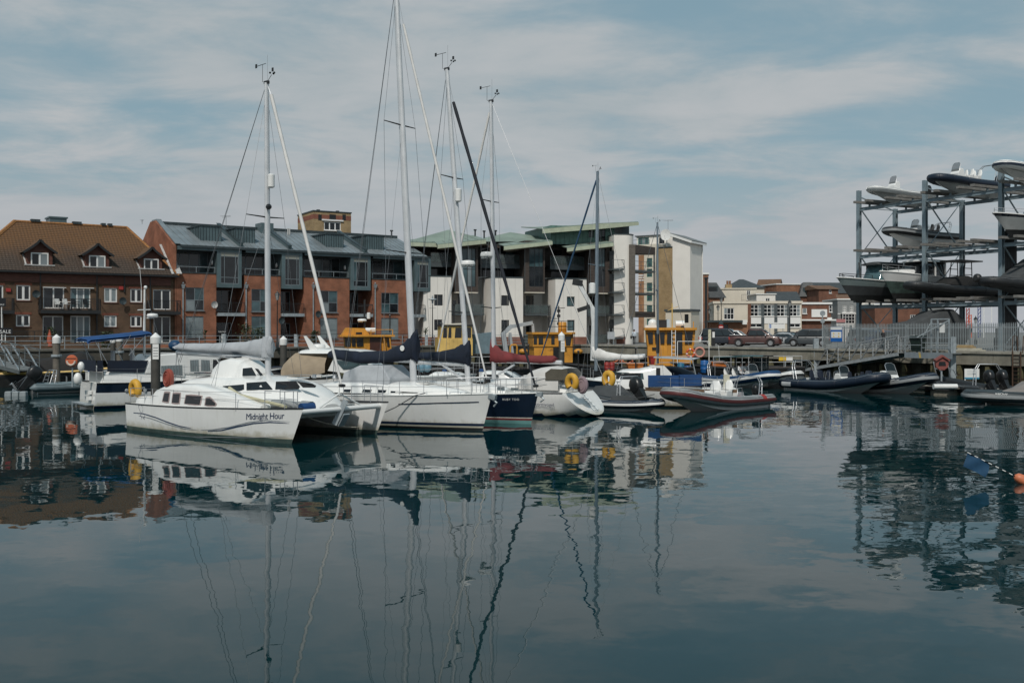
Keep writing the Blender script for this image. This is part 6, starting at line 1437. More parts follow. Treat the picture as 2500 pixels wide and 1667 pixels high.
def wb4():
    fr=Fr(*at(1560,810,84).xy,0,-6.); t=fthing('workboat','yellow workboat with tall five window wheelhouse in front of the parked cars','workboat',fr); wbhull(t,13,4.4,1.2,1.9)
    yn=-1.5; x0,x1,z0,z1,o=house_box(t,fr,1577,1698,806,844,yn,2.8,YELLOW,.1)
    house_box(o,fr,1581,1693,844,893,yn+.1,2.6,YELLOW,0.,'lower_casing')
    M().box(fr.X(1573,yn),fr.X(1701,yn),yn-.3,yn+3.,z1+.003,z1+.2).build('roof',YELLOW,o)
    for q in ([(1584,838),(1580,811),(1594,811),(1594,838)],[(1600,838),(1598,811),(1607,811),(1608,838)],[(1612,839),(1611,811),(1623,811),(1622,839)],[(1628,839),(1629,811),(1643,811),(1643,839)],[(1672,839),(1672,810),(1692,810),(1689,839)]): px_side(o,fr,q,yn-.01,SMOKE,'window',.03)
    px_side(o,fr,[(1650,864),(1650,811),(1666,811),(1666,864)],yn-.02,SMOKE,'doorway',.04)
    for px in (1640,1649):
        M().bar(fr.p3(px,806,yn-.4),fr.p3(px,870,yn-.4),.05).build('ladder_rail',UPVC,o)
    for k in range(6): M().bar(fr.p3(1640,813+k*10,yn-.4),fr.p3(1649,813+k*10,yn-.4),.035).build('ladder_rung',UPVC,o)
    railing(t,[(fr.X(1654,-2.3),-2.3,1.5),(fr.X(1731,-2.3),-2.3,1.5)],1.75,UPVC,1.9,(1.,),None,.05)
    # roof gear
    p=fr.p3(1593,790,0); M().ball(p,.38,12,8).build('satellite_dome',UPVC,o,60); M().box(fr.X(1575,0),fr.X(1605,0),-.4,.4,z1+.2,z1+.42).build('dome_plinth',UPVC,o)
    M().box(fr.X(1607,0),fr.X(1627,0),-.2,.5,z1+.2,z1+.85).build('roof_locker',BLKMET,o); M().box(fr.X(1628,-.3),fr.X(1635,-.3),-.3,.2,z1+.25,z1+.9).build('roof_instrument',mat('white_blue_box',(.4,.5,.58),.5),o)
    x=fr.X(1660,0); M().tube([(x-.35,0,z1+.5),(x+.35,0,z1+.5)],.28,12).build('life_raft',UPVC,o,60)
    M().tube([fr.p3(1693,800,0),fr.p3(1693,785,0)],.04,5).build('short_mast',YELLOW,o); M().tube([fr.p3(1641,802,.5),fr.p3(1641,740,.5)],.05,6).bar(fr.p3(1630,758,.5),fr.p3(1656,748,.5),.04).build('signal_mast',PALEYEL,o); M().ball(fr.p3(1666,799,-1.6),.14,8,6).build('searchlight',BLKMET,o)
    px_side(o,fr,[(1592,853),(1592,848),(1608,848),(1608,853)],yn-.02,BLACK,'name_plate',.12)
    return fr
frw=wb4()
def ring(name,label,w,r,tr,m,rz=0.,m2=None,cat='life ring',tilt=0.):
    b=M(); n=20; b.tube([(r*math.cos(2*math.pi*i/n),0,r*math.sin(2*math.pi*i/n)) for i in range(n)],tr,8,closed=True)
    o=b.build(name,[m,m2 or m],loc=w,rz=rz,smooth=60)
    if m2: o.data.polygons.foreach_set('material_index',[1 if (p.index//8)%5==0 else 0 for p in o.data.polygons])
    return tag(o,label,cat)
PINKB=mat('faded_pink_buoy',(.48,.22,.17),.6,var=.12)
ring('lifebuoy','orange and white lifebuoy on the rail below the five window wheelhouse',on_world(frw,frw.p3(1686,862,-2.45)),.30,.09,ORANGE,frw.a,UPVC); ring('lifebuoy','faded pink lifebuoy hanging at the rail corner of the workboat',on_world(frw,frw.p3(1708,860,-2.45)),.36,.09,PINKB,frw.a)
def barrel(label,px,py0,py1,d,m,r=None,open_=False):
    c=at(px,py1,d); h=at(px,py0,d).z-c.z; r=r or h*.33
    b=M().lathe([(r*.9,0),(r,.04),(r,h*.3),(r*1.05,h*.33),(r,h*.36),(r,h*.64),(r*1.05,h*.67),(r,h*.7),(r,h*.95),(r*.92,h)],c*0,14); b.lathe([(r*.3,h),(r*.3,h+.03)],c*0,8,0)
    tag(b.build('barrel',m,loc=c,smooth=40),label,'barrel','barrels and tubs on the workboat deck')
BLUEP=mat('blue_plastic_drum',(.012,.10,.30),.45,var=.15); TEALP=mat('teal_plastic_drum',(.02,.14,.24),.45,var=.15)
barrel('short blue plastic drum left of the teal drum under the awning',1644,902,912,80,BLUEP,.28); barrel('teal plastic drum under the pale awning',1662,886,912,80,TEALP); barrel('short blue drum behind the teal drum',1679,893,912,80.5,BLUEP,.3); barrel('tall bright blue drum lashed at the workboat stern',1720,880,910,79,BLUEP)
def tub(label,px0,px1,py0,py1,d,m):
    a=at(px0,py1,d); b_=at(px1,py0,d); w,h=b_.x-a.x,b_.z-a.z; t=.05; b=M()
    b.hexa([(.06,.06,0),(w-.06,.06,0),(w-.06,1.2,0),(.06,1.2,0)],[(0,0,h),(w,0,h),(w,1.26,h),(0,1.26,h)]); b.box(-.04,w+.04,-.04,1.3,h,h+.08); b.box(.1,w-.1,.1,1.1,h+.08,h+.081)
    o=b.build('fish_tub',m,loc=a); tag(o,label,'tub','barrels and tubs on the workboat deck')
OTUB=mat('orange_fish_tub',(.50,.15,.03),.5,var=.15,streak=.3)
tub('large orange fish tub behind the blue inflatable',1739,1774,886,908,82,OTUB); tub('orange tub beside the netting in front of the yellow wheelhouse',1533,1571,890,904,79,OTUB); tub('dark red box under the pale awning mast',1588,1600,872,890,78,RED)
for i,px in enumerate((1482,1494)): barrel(('dark red gas bottle next to the mast of the white boom','dark red gas bottle to the right of its twin')[i],px,884,904,76,RED,.2)
b=M(); c=at(1518,889,80)
for i in range(16): a=rnd.uniform(-1,1); z=rnd.uniform(.0,.45); b.tube([(a,rnd.uniform(-.3,.3),z),(a+rnd.uniform(-.3,.3),rnd.uniform(-.3,.3),z+.2),(a+rnd.uniform(-.5,.5),rnd.uniform(-.3,.3),z)],.05,5)
tag(b.build('netting_pile',mat('orange_netting',(.45,.14,.07),.9,var=.3),loc=c,kind='stuff'),'tangled orange netting heaped on the workboat deck','net')
# ---------------- inflatables ----------------
RG='rigid inflatables moored in the basin'
def rib_grey():
    b=onz(1645,1008); fr=Fr(b.x-.35,b.y-.35,0,43.9); t,f=rib('rigid_inflatable','grey rigid inflatable with dark red band and two white seats in the foreground basin',fr,7.6,2.5,.27,GREYHY,UPVC,flip=True,rise=.66,zt=.42,strip=mat('maroon_strake',(.09,.02,.02),.5),group=RG,deadrise=.75)
    for x in (3.3,2.2): seat(t,f,x+.6,.35,0,WHITE,1,.62,.34,'console_pod')
    console(t,f,4.6,.3,.34,.55,.7,mat('grey_console',(.3,.31,.32),.4),TINT) if 0 else None
    aframe(t,f,.55,.45,.85,1.15,-.2)
    b=M(); 
    for y in (-.45,.45): b.tube([f((2.3,y,.55)),f((2.25,y,1.05)),f((1.85,y,1.05)),f((1.8,y,.55))],.022,6)
    b.build('grab_hoops',STEEL,t,60); M().bar(f((1.4,0,.5)),f((1.9,0,.5)),.8,.2).build('red_cushion',RED,t); M().bar(f((1.0,-.2,.55)),f((1.25,-.2,.55)),.4,.45).build('grey_locker',GREYC,t)
    outboard(t,f((0,0,.5)).x,0,.55,0,BLACK,.9,1)
    for k in range(3): M().tube([f((.75+k*.12,1.0+.275*math.cos(a),.40+.28*math.sin(a))) for a in [0.2+2.6*i/8 for i in range(9)]],.03,5).build('red_band',RED,t)
rib_grey()
def rib_blue():
    b=onz(1868,949); a=-66.5; L=7.6; c,s=math.cos(R(a)),math.sin(R(a)); fr=Fr(b.x-(L-1.2)*c,b.y-(L-1.2)*s,0,a)
    t,f=rib('rigid_inflatable','bright blue rigid inflatable with two people and a thin canopy',fr,L,2.6,.3,BLUEHY,UPVC,rise=.65,zt=.45,strip=UPVC,group=RG,deadrise=.8)
    console(t,f,4.9,.4,.42,.7,.8,WHITE); M().bar(f((5.6,0,.45)),f((6.2,0,.5)),.8,.75).build('bow_locker',WHITE,t)
    for x,y in ((3.6,-.4),(3.6,.4),(2.6,-.4),(2.6,.4)): seat(t,f,x,.4,y,UPVC,1,.45,.18)
    aframe(t,f,.8,.5,.95,1.3); outboard(t,-.1,0,.6,0,BLACK,1.)
    cn=M(); P=[f((x,y,2.15+.05*(x-3))) for x,y in ((1.6,-1.0),(5.,-.9),(5.,.9),(1.6,1.))]; cn.plate(P,.04).build('canopy',mat('teal_canopy',(.10,.22,.23),.6),t)
    for x,y in ((1.7,-.95),(4.9,-.85),(4.9,.85),(1.7,.95)): M().tube([f((x,y,.6)),f((x,y,2.17+.05*(x-3)))],.02,5).build('canopy_pole',STEEL,t)
    M().tube([f((.9,0,1.8)),f((.8,0,3.))],.015,5).build('flag_staff',UPVC,t)
    return t,f,fr
rb=rib_blue()
def rib_white():
    b=onz(1925,949); a=-64; L=6.6; c,s=math.cos(R(a)),math.sin(R(a)); fr=Fr(b.x-(L-1.1)*c,b.y-(L-1.1)*s,0,a)
    t,f=rib('rigid_inflatable','white rigid inflatable with black strake next to the bright blue one',fr,L,2.4,.28,UPVC,UPVC,rise=.65,zt=.45,strip=BLACK,group=RG,deadrise=.75)
    # open black wheelhouse frame
    b_=M(); P=lambda x,y,z:f((x,y,z))
    for x,y in ((.6,-.8),(2.4,-.8),(2.4,.8),(.6,.8)): b_.bar(P(x,y,.5),P(x,y,2.2),.07)
    b_.build('shelter_frame',BLKMET,t); M().plate([P(.4,-.95,2.2),P(2.8,-.95,2.2),P(2.8,.95,2.2),P(.4,.95,2.2)],.08).build('shelter_roof',BLKMET,t); M().plate([P(2.42,-.75,1.2),P(2.42,.75,1.2),P(2.42,.75,2.15),P(2.42,-.75,2.15)],.02).build('shelter_screen',TINT,t)
    outboard(t,-.1,0,.6,0,BLACK,.9)
rib_white()
def rib_navy():
    b=onz(2124,962); a=-63; L=8.2; c,s=math.cos(R(a)),math.sin(R(a)); fr=Fr(b.x-(L-1.35)*c,b.y-(L-1.35)*s,0,a)
    t,f=rib('rigid_inflatable','navy blue rigid inflatable with white console and pale patch at its stern',fr,L,2.7,.32,NAVYHY,UPVC,rise=.75,zt=.45,group=RG,deadrise=.8)
    console(t,f,4.5,.4,.45,.75,.85,WHITE); 
    for x,y in ((3.2,-.35),(3.2,.35),(2.3,-.35),(2.3,.35),(5.8,-.35),(6.2,.35)): seat(t,f,x,.4,y,NAVYC,1,.5,.2)
    aframe(t,f,.9,.5,1.,1.5,-.4); outboard(t,-.15,0,.62,0,BLACK,1.1)
    M().box(1.4,1.9,-.3,.3,.4,.85).build('white_box',UPVC,t)
    for y in (-1,): 
        pts=[f((x,y*(1.03+.325*math.cos(q)),.55+.325*math.sin(q))) for x in (0,) for q in [0]]
    b_=M(); rows=[[f((x,-1.03-.328*math.cos(q),.42+.328*math.sin(q))) for q in [-.5+1.6*i/6 for i in range(7)]] for x in (.1,.5,1.0)]; b_.grid(rows).build('pale_patch',mat('pale_patch',(.45,.47,.48),.6),t,60)
    return fr
rib_navy()
def rib_spm():
    b=onz(2239,963); a=-60; L=7.4; c,s=math.cos(R(a)),math.sin(R(a)); fr=Fr(b.x-(L-1.3)*c,b.y-(L-1.3)*s,0,a)
    t,f=rib('rigid_inflatable','dark rigid inflatable with light strake and white console lettered on its tube',fr,L,2.6,.31,NAVYHY,UPVC,rise=.72,zt=.5,strip=GREYHY,group=RG,deadrise=.85)
    o=console(t,f,3.9,.4,.5,.85,1.05,WHITE); M().bar(f((4.55,0,.45)),f((4.75,0,.5)),.7,.6).build('console_seat',NAVYC,t); seat(t,f,2.6,.4,0,NAVYC,1,.5,.4); outboard(t,-.15,0,.62,0,BLACK,1.)
    # lettering on the near top of the tube
    q=f((5.05,-1.0-.24,.66+.17)); q2=f((5.75,-.92-.24,.76+.17)); text('SPM 700',.19,UPVC,t,face(q+Vector((0,-.06,.02)),(q2-q),(0,.8,.6)))
rib_spm()
def rib_right():
    p=onz(2400,987); fr=Fr(p.x-1.1,p.y,0,-3.); t,f=rib('rigid_inflatable','dark grey rigid inflatable with grey deck cover at the right edge',fr,8.,2.6,.3,mat('charcoal_hypalon',(.035,.045,.05),.5,var=.1),HULLG,flip=True,rise=.12,zt=.42,strip=GREYHY,group=RG)
    b=M(); rows=[]
    for x,w,z in ((5.9,.3,.7),(5.2,.7,.9),(4.6,.8,1.25),(3.6,.85,1.35),(2.6,.8,1.0),(1.6,.7,.85)): q=f((x,0,z)); rows.append([(q.x,-w,.62),(q.x,-w*.7,z),(q.x,0,z+.06),(q.x,w*.7,z),(q.x,w,.62)])
    b.grid(rows).build('deck_cover',mat('grey_boat_cover',(.19,.175,.165),.85,bump=.02),t,50)
    q=f((6.75,-1.02,.62)); q2=f((5.6,-1.03,.62)); text('RIBCRAFT',.17,UPVC,t,face(Vector((min(q.x,q2.x),-1.2,.6)),(1,0,0),(0,.6,.8)),shear=.2)
    M().bar(f((4.6,.3,.6)),f((5.6,.3,.62)),1.,.18).build('white_deck_pad',UPVC,t)
    o=thing('outboard_inflatable','black outboards of a moored inflatable under a tall steel frame','inflatable boat',on_world(Fr(*at(2428,810,63).xy,0,100.),Vector((0,0,0))),R(100.),RG)
    g=Fr(*at(2428,810,63).xy,0,100.); bpy.data.objects.remove(o)
    t2,f2=rib('rigid_inflatable','black inflatable seen from astern with twin black outboards and tall steel frame',g,6.5,2.5,.28,BLKHY,HULLG,group=RG)
    for y in (-.45,.45): outboard(t2,-.1,y,.75,35,BLACK,1.15)
    aframe(t2,f2,.5,.5,.95,1.5,.1)
rib_right()
def rib_black():
    p=onz(1560,1004); g=Fr(p.x,p.y+.6,0,118.); t,f=rib('rigid_inflatable','small black and blue inflatable with large tilted outboard behind the white transom',g,5.,2.1,.24,BLKHY,NAVY,group=RG,strip=UPVC)
    outboard(t,-.15,0.1,.75,48,BLACK,1.25); aframe(t,f,.5,.45,.75,1.25,.15)
    b=M(); rows=[[f((x,-w,.55)),f((x,-w*.5,z)),f((x,w*.5,z)),f((x,w,.55))] for x,w,z in ((1.2,.8,.7),(2.2,.85,1.2),(3.4,.7,1.1),(4.3,.3,.75))]; b.grid(rows).build('boat_cover',DGREYC,t,50)
    # second little boat with blue bow left of it
    p=onz(1500,1006); g=Fr(p.x-.4,p.y+1.6,0,-35.); t,f=rib('rigid_inflatable','small navy tender with white strake half hidden by the sloping transom',g,3.4,1.6,.2,NAVYHY,HULLG,group=RG,strip=UPVC,rise=.15,zt=.35)
    M().hexa([f((.5,-.5,.3)),f((2.4,-.4,.3)),f((2.4,.4,.3)),f((.5,.5,.3))],[f((.7,-.35,.75)),f((1.6,-.3,.8)),f((1.6,.3,.8)),f((.7,.35,.75))]).build('tender_cover',DGREYC,t)
rib_black()
def left_boats():
    p=onz(120,962); g=Fr(p.x-1.2,p.y+.4,0,40.); t,f=rib('rigid_inflatable','grey inflatable with tilted black outboards beside the black banded cruiser',g,5.6,2.2,.26,mat('blue_grey_hypalon',(.13,.17,.185),.55,var=.1),HULLG,group=RG)
    outboard(t,-.15,.35,.7,60,BLACK,1.1); outboard(t,-.1,-.45,.75,40,BLACK,1.35); aframe(t,f,.8,.5,.8,1.,.3)
    for x in (2.,2.6): M().tube([f((x,-.25,.6)),f((x,-.25,1.05)),f((x+.1,.25,1.05)),f((x+.1,.25,.6))],.02,5).build('grab_hoop',STEEL,t,60)
    p=onz(10,950); g=Fr(p.x-4.,p.y+3.,0,18.); t=fthing('patrol_boat','pale yellow sided black boat under a black cover at the left edge','motorboat',g)
    h,e,_=hull(t,12.,3.2,.95,1.35,1.1,0,.9,.5,.7,1.02,(('s',.62),),[BLKAF,BLKAF,BLKHY,PALEYEL],flip=False); gunwale(t,e,PALEYEL,.1,'yellow_collar')
    coach(t,[(2.6,1.4,1.0),(3.2,1.9,1.25),(5.2,2.,1.3),(6.4,2.3,1.25),(7.6,2.5,1.2),(8.3,2.1,1.1),(8.7,1.3,.9)],1.0,m=mat('black_boat_cover',(.012,.012,.012),.8,bump=.03,bsc=4),name='boat_cover')
    b=M(); b.tube([Vector(q)+Vector((0,-.12,-.12-.06*math.sin(i*1.1))) for i,q in enumerate(e[1])],.02,5).build('grab_line',BLACK,t)
    # floating cubes
    for i in range(3):
        c=onz(22+i*18,966); b=M().hexa([(-.22,-.22,-.2),(.22,-.22,-.2),(.22,.22,-.2),(-.22,.22,-.2)],[(-.2,-.2,.28),(.2,-.2,.28),(.2,.2,.28),(-.2,.2,.28)]); o=b.build('float_cube',mat('grey_float_plastic',(.22,.25,.26),.6,var=.15),loc=c)
        bv=o.modifiers.new('soften','BEVEL'); bv.width=.06; bv.segments=2; tag(o,('grey float cube at the left end of the row of three','middle grey float cube in the row of three','grey float cube next to the tilted outboard')[i],'float','grey float cubes')
left_boats()
# ---------------- mooring piles ----------------
PILE=mat('weathered_pile_timber',(.13,.115,.095),.85,var=.25,sc=2,bump=.015,streak=.5,grime=(.045,.04,.03)); PILED=mat('dark_pile_steel',(.055,.052,.045),.6,var=.2,streak=.3)
def pile(px,ytop,d,label,m=PILE,r=.24,ring_=False,notice=False,cap=.62):
    c=at(px,ytop,d); t=thing('mooring_pile',label,'mooring pile',(c.x,c.y,0),0,'white capped mooring piles'); h=c.z
    M().lathe([(r,-2),(r,h-cap)],(0,0,0),14).build('post',m,t,50); M().lathe([(r*1.12,h-cap),(r*1.14,h-cap+.02),(r*1.14,h-.22),(r*1.05,h-.2),(.02,h)],(0,0,0),16).build('cap',UPVC,t,30)
    if ring_: M().lathe([(r*1.3,h-1.55),(r*1.45,h-1.53),(r*1.45,h-1.4),(r*1.3,h-1.38)],(0,0,0),12).build('pile_guide',GALV,t)
    if notice:
        o=M().box(-r*.3,r*1.02,-r*1.08,-r*1.0,h-cap-.75,h-cap-.02).build('notice',UPVC,t)
        for k in range(4): M().box(-r*.15,r*.9,-r*1.1,-r*1.081,h-cap-.22-k*.13,h-cap-.19-k*.13).build('notice_line',mat('dark_print',(.1,.1,.11),.7),o)
pile(138,816,70,'white capped pile with steel collar beside the orange life ring','' or PILE,.24,True); pile(276,818,83,'left one of two slim white capped piles under the blue bimini',PILED,.2); pile(292,815,83,'right one of two slim white capped piles under the blue bimini',PILE,.24,True)
pile(380,812,49,'large near white capped pile with a notice, between cruiser and catamaran',PILED,.22,False,True,.52); pile(692,820,70,'white capped dark pile left of the beige canopy',PILED,.23); pile(1371,810,70,'cone capped dark pile in front of the yellow workboat',PILED,.2,False,True,.6)
def steel_pile(px,ytop,d,w,label):
    c=at(px,ytop,d); b=M(); h=c.z; b.box(-w/2,w/2,-.05,.0,-1,h); b.box(-w/2,-w/2+.05,0,.3,-1,h); b.box(w/2-.05,w/2,0,.3,-1,h); b.box(-.04,.04,.0,.28,-1,h-.02)
    tag(b.build('steel_pile',GALV,loc=(c.x,c.y,0)),label,'steel pile','grey steel guide piles')
for px,y,d,w,l in ((547,815,95,.3,'grey steel guide pile at the promenade rail behind the grey boom cover'),(722,816,102,.32,'grey steel guide pile right of the white capped pile on the promenade'),(1041,817,112,.3,'grey steel guide pile left of the pale yellow wheelhouse'),(1993,826,89,.42,'grey steel guide pile at the foot of the gangway'),(2327,822,76.5,.4,'grey and rust steel guide pile beside the red life ring housing')): steel_pile(px,y,d,w,l)
# ---------------- pontoons and gangways ----------------
PDECK=boards('pontoon_decking',(.13,.115,.095),(.18,.16,.13),.14)
def pontoon(name,label,a,b,w,z=.45,floats=True):
    a,b=Vector(a),Vector(b); L=(b-a).length; ang=math.atan2(b.y-a.y,b.x-a.x); t=thing(name,label,'pontoon',(a.x,a.y,0),ang)
    M().box(0,L,-w/2,w/2,z-.1,z).build('deck',PDECK,t); M().box(-.03,L+.03,-w/2-.08,-w/2-.003,z-.2,z-.02).build('edge_fender',RUBBER,t); M().box(-.03,L+.03,w/2+.003,w/2+.08,z-.2,z-.02).build('edge_fender',RUBBER,t)
    n=max(1,int(L/2.6))
    for i in range(n): x=(i+.15)*L/n; M().box(x,x+L/n*.7,-w/2+.05,w/2-.05,-.35,z-.103).build('float',CONC,t)
    for i in range(n): M().bar((i*L/n+.6,-w/2+.12,z+.06),(i*L/n+.9,-w/2+.12,z+.06),.06,.08).build('cleat',GALV,t)
    return t
pontoon('pontoon','long floating walkway behind the right hand inflatables',at(1760,810,88)*Vector((1,1,0)),at(2480,810,62.5)*Vector((1,1,0)),1.8)
pontoon('pontoon','main floating walkway behind the moored yachts',(-20,62,0),(3,66,0),1.8); pontoon('pontoon','floating walkway below the life ring at the left',(-31,70,0),(-24.5,66,0),1.6)
pontoon('pontoon','short pontoon end with white roll fender under the red life ring housing',at(2278,810,66)*Vector((1,1,0)),at(2345,810,64.5)*Vector((1,1,0)),1.6,.5)
c=onz(2305,945,.55); tag(M().tube([(-.75,0,0),(.75,.1,0)],.16,12).build('roll_fender',UPVC,loc=(c.x,c.y-.2,.6),smooth=60),'white cylindrical fender lying along the short pontoon end','fender')
c=onz(2300,930,.6); tag(M().ball((0,0,0),.22,10,6,sq=(1.6,1,.6)).build('rope_coil',mat('yellow_rope',(.4,.25,.06),.9,bump=.05,bsc=20),loc=c),'coil of yellow rope on the short pontoon end','rope')
def gangway(name,label,p,q,w,h=1.15,n=8,m=GALV):
    p,q=Vector(p),Vector(q); t=thing(name,label,'gangway',p); d=q-p; L=d.length; u=d.normalized(); s=Vector((-u.y,u.x,0)).normalized(); Z=Vector((0,0,1))
    M().plate([s*-w/2,u*L-s*w/2,u*L+s*w/2,s*w/2],.08).build('walkway',mat('grating',(.2,.21,.21),.7,.3),t)
    for k in (-1,1):
        o=s*(k*w/2); M().bar(o-Z*.08,o+u*L-Z*.08,.08,.25).build('side_beam',m,t); M().bar(o+Z*h,o+u*L+Z*h,.07,.07).build('handrail',m,t)
        for f in (.35,.68): M().bar(o+Z*h*f,o+u*L+Z*h*f,.035).build('mid_rail',m,t)
        for i in range(n+1): b=o+u*(L*i/n); M().bar(b,b+Z*h,.06).build('post',m,t)
        for i in range(n): b=o+u*(L*i/n); M().bar(b+Z*h,o+u*(L*(i+1)/n),.08,.08).build('diagonal_brace',ALU,t)
    return t
gangway('gangway','galvanised steel gangway sloping down to the pontoon with diagonal braces',at(2212,862,79.5),(at(1962,906,92).x,92,.55),1.5,1.4,9,mat('pale_gangway_metal',(.42,.44,.45),.45,.3,var=.1))
gangway('gangway','grey steel gangway frame descending at the left edge',at(-60,866,78)+Vector((0,0,-.2)),at(72,905,72),1.4,1.5,4,mat('dull_grey_steel',(.12,.14,.145),.5,.3))
# ---------------- dry-stack boat rack ----------------
RSTEEL=mat('galvanised_rack_steel',(.22,.28,.31),.5,.25,var=.12,sc=1.5,streak=.25)
BUNK=mat('carpeted_bunk',(.17,.165,.155),.95,var=.2)
RK=Fr(31.98,94.4,2.5,-61.3)
def rack():
    t=fthing('boat_rack','tall galvanised steel dry stack rack holding inflatables and motorboats','boat rack',RK)
    zs=[3.93,8.54,12.9]; xs=[0,7.3,14.6,21.9]; yr=4.8
    for x in xs:
        for y,h in ((0,14.5),(yr,13.1)):
            b=M(); w=.17; b.box(x-w,x+w,y-w,y-w+.05,0,h); b.box(x-w,x+w,y+w-.05,y+w,0,h); b.box(x-.03,x+.03,y-w+.05,y+w-.05,0,h); b.box(x-w-.1,x+w+.1,y-w-.1,y+w+.1,0,.05); b.build('column',RSTEEL,t)
        lv=[0.2]+zs+[13.9]
        for a,b_ in zip(lv,lv[1:]):
            mid=(a+b_)/2
            M().bar((x,.15,b_),(x,yr-.15,a),.09).build('brace',RSTEEL,t)
            if b_!=lv[-1]: M().bar((x,.15,a),(x,yr-.15,b_),.055).build('brace',RSTEEL,t)
            M().bar((x,.15,a+.02),(x,yr-.15,a+.02),.06).build('strut',RSTEEL,t)
    for z in zs:
        for y in (0,yr):
            for a,b_ in zip(xs,xs[1:]):
                g=M(); g.box(a+.18,b_-.18,y-.09,y+.09,z-.03,z); g.box(a+.18,b_-.18,y-.09,y+.09,z-.3,z-.27); g.box(a+.18,b_-.18,y-.015,y+.015,z-.27,z-.03); g.build('beam',RSTEEL,t)
        for i in range(3):
            for xo in (1.25,2.55,4.75,6.05):
                x=7.3*i+xo; b=M().bar((x,-1.9,z+.3),(x,yr+1.6,z+.3),.32,.2).build('bunk',BUNK,t)
                for y in (0,yr): M().bar((x,y,z),(x,y,z+.2),.14).build('bunk_stool',RSTEEL,b)
    return zs
ZS=rack()
def rkw(x,y,z): return Fr(*fr_w(RK,x,y),2.5+z,-151.3)
G2='boats stored on the rack'
def rack_boats():
    z0=ZS[2]+.5
    t,f=rib('rigid_inflatable','white rigid inflatable on the left top shelf of the rack',rkw(2.9,5.6,z0),7.4,2.3,.26,UPVC,HULLG,rise=.3,zt=.55,strip=GREYHY,group=G2,z0=0.,deadrise=.75)
    console(t,f,4.3,.85,.4,.7,.8,WHITE); M().tube([f((7.6,-.2,.75)),f((7.5,-.2,1.0)),f((6.2,-.6,.85))],.03,6).build('bow_rail',UPVC,t); outboard(t,-.1,0,.85,20,BLACK,1.)
    t,f=rib('rigid_inflatable','navy rigid inflatable with arch on the top shelf between the tall columns',rkw(9.9,5.8,z0),8.2,2.6,.32,NAVYHY,HULLG,rise=.3,zt=.6,group=G2,deadrise=.75)
    console(t,f,5.,.85,.42,.75,.95,WHITE); aframe(t,f,1.2,.9,1.,1.5,-.5); 
    for x,y in ((3.8,-.3),(3.8,.3),(2.8,-.3),(2.8,.3)): seat(t,f,x,.85,y,UPVC,1,.5,.2)
    outboard(t,-.1,0,.85,0,BLACK,1.1)
    t,f=rib('rigid_inflatable','navy banded white rigid inflatable high at the right edge of the rack',rkw(16.3,5.8,z0),8.6,2.5,.32,UPVC,HULLG,rise=.4,zt=.65,strip=NAVYHY,group=G2,deadrise=.8); console(t,f,4.6,.85,.42,.75,.9,WHITE)
    z1=ZS[1]+.62
    t,f=rib('rigid_inflatable','black tubed rigid inflatable with pale hull on the middle shelf',rkw(5.2,6.,z1),8.4,2.6,.3,BLKHY,UPVC,rise=.35,zt=.85,strip=GREYHY,group=G2,deadrise=1.1)
    console(t,f,4.6,.95,.4,.7,.8,WHITE); aframe(t,f,1.4,.95,1.,1.2,-.6)
    for x,y in ((3.2,-.3),(3.2,.3),(2.4,-.3),(2.4,.3)): seat(t,f,x,.95,y,DGREYC,1,.45,.2)
    def mb(label,x,y,L,B,z,mats,fs,fb,**k):
        fr=rkw(x,y,z); t=fthing('motorboat',label,'motorboat',fr,G2); h,e,q=hull(t,L,B,fs,fb,1.3,0,.9,.5,.65,None,(),mats,draft=.55,f0=.25,f1=.4,**k); return t,fr,e,q
    t,fr,e,_=mb('black hulled motorboat on the middle shelf at the right edge',16.1,5.8,8.8,2.6,z1+.3,[BLKAF,HULLG,HULLG,NAVY],.9,1.2); gunwale(t,e,UPVC,.05); pulpit(t,[(6.5,-1.,1.1),(8.2,-.4,1.15),(8.7,0,1.2),(8.2,.4,1.15),(6.5,1,1.1)],.4)
    zl=ZS[0]+.85
    GB=mat('grey_green_gelcoat',(.21,.26,.26),.3,var=.06)
    t,fr,e,_=mb('grey green pilothouse motorboat with black bow rail on the lowest shelf',2.3,5.,10.2,2.9,zl,[BLKAF,DGREYC,GB],1.05,1.5); gunwale(t,e,UPVC,.05)
    pulpit(t,[(7.,-1.1,1.35),(8.6,-.7,1.42),(9.7,-.2,1.5),(9.7,.2,1.5),(8.6,.7,1.42),(7.,1.1,1.35)],.35,BLKMET,r=.03)
    o,yf=coach(t,[(2.2,2.75,1.1),(2.4,2.95,1.2),(5.6,2.95,1.15),(6.2,2.85,1.)],2.7,m=DGREYC,name='pilothouse_roof'); coach(t,[(2.4,2.7,1.1),(5.4,2.7,1.1),(6.0,1.5,1.1)],1.1,m=GTEAL,name='pilothouse_glazing')
    for x in (2.5,3.9,5.3): M().bar((x,-1.12,1.1),(x,-1.1,2.72),.09).bar((x,1.12,1.1),(x,1.1,2.72),.09).build('pilothouse_pillar',DGREYC,t)
    M().bar((7.3,0,1.5),(7.5,0,2.9),.09).build('short_mast',DGREYC,t)
    t,fr,e,_=mb('white pilothouse motorboat with dark wraparound windows on the lowest shelf',5.3,5.6,8.8,2.9,zl+.1,[BLKAF,ANTI,WHITE],1.3,1.85); gunwale(t,e,UPVC,.05)
    coach(t,[(1.6,2.75,1.05),(1.9,2.8,1.15),(4.6,2.8,1.1),(5.8,1.7,.95)],1.35,m=SMOKE,name='pilothouse_glazing'); coach(t,[(1.2,2.85,1.),(1.6,2.98,1.2),(4.2,3.,1.15),(5.0,2.85,1.)],2.76,name='pilothouse_roof'); coach(t,[(5.,2.05,1.05),(6.5,2.,.8),(7.6,1.9,.4)],1.5)
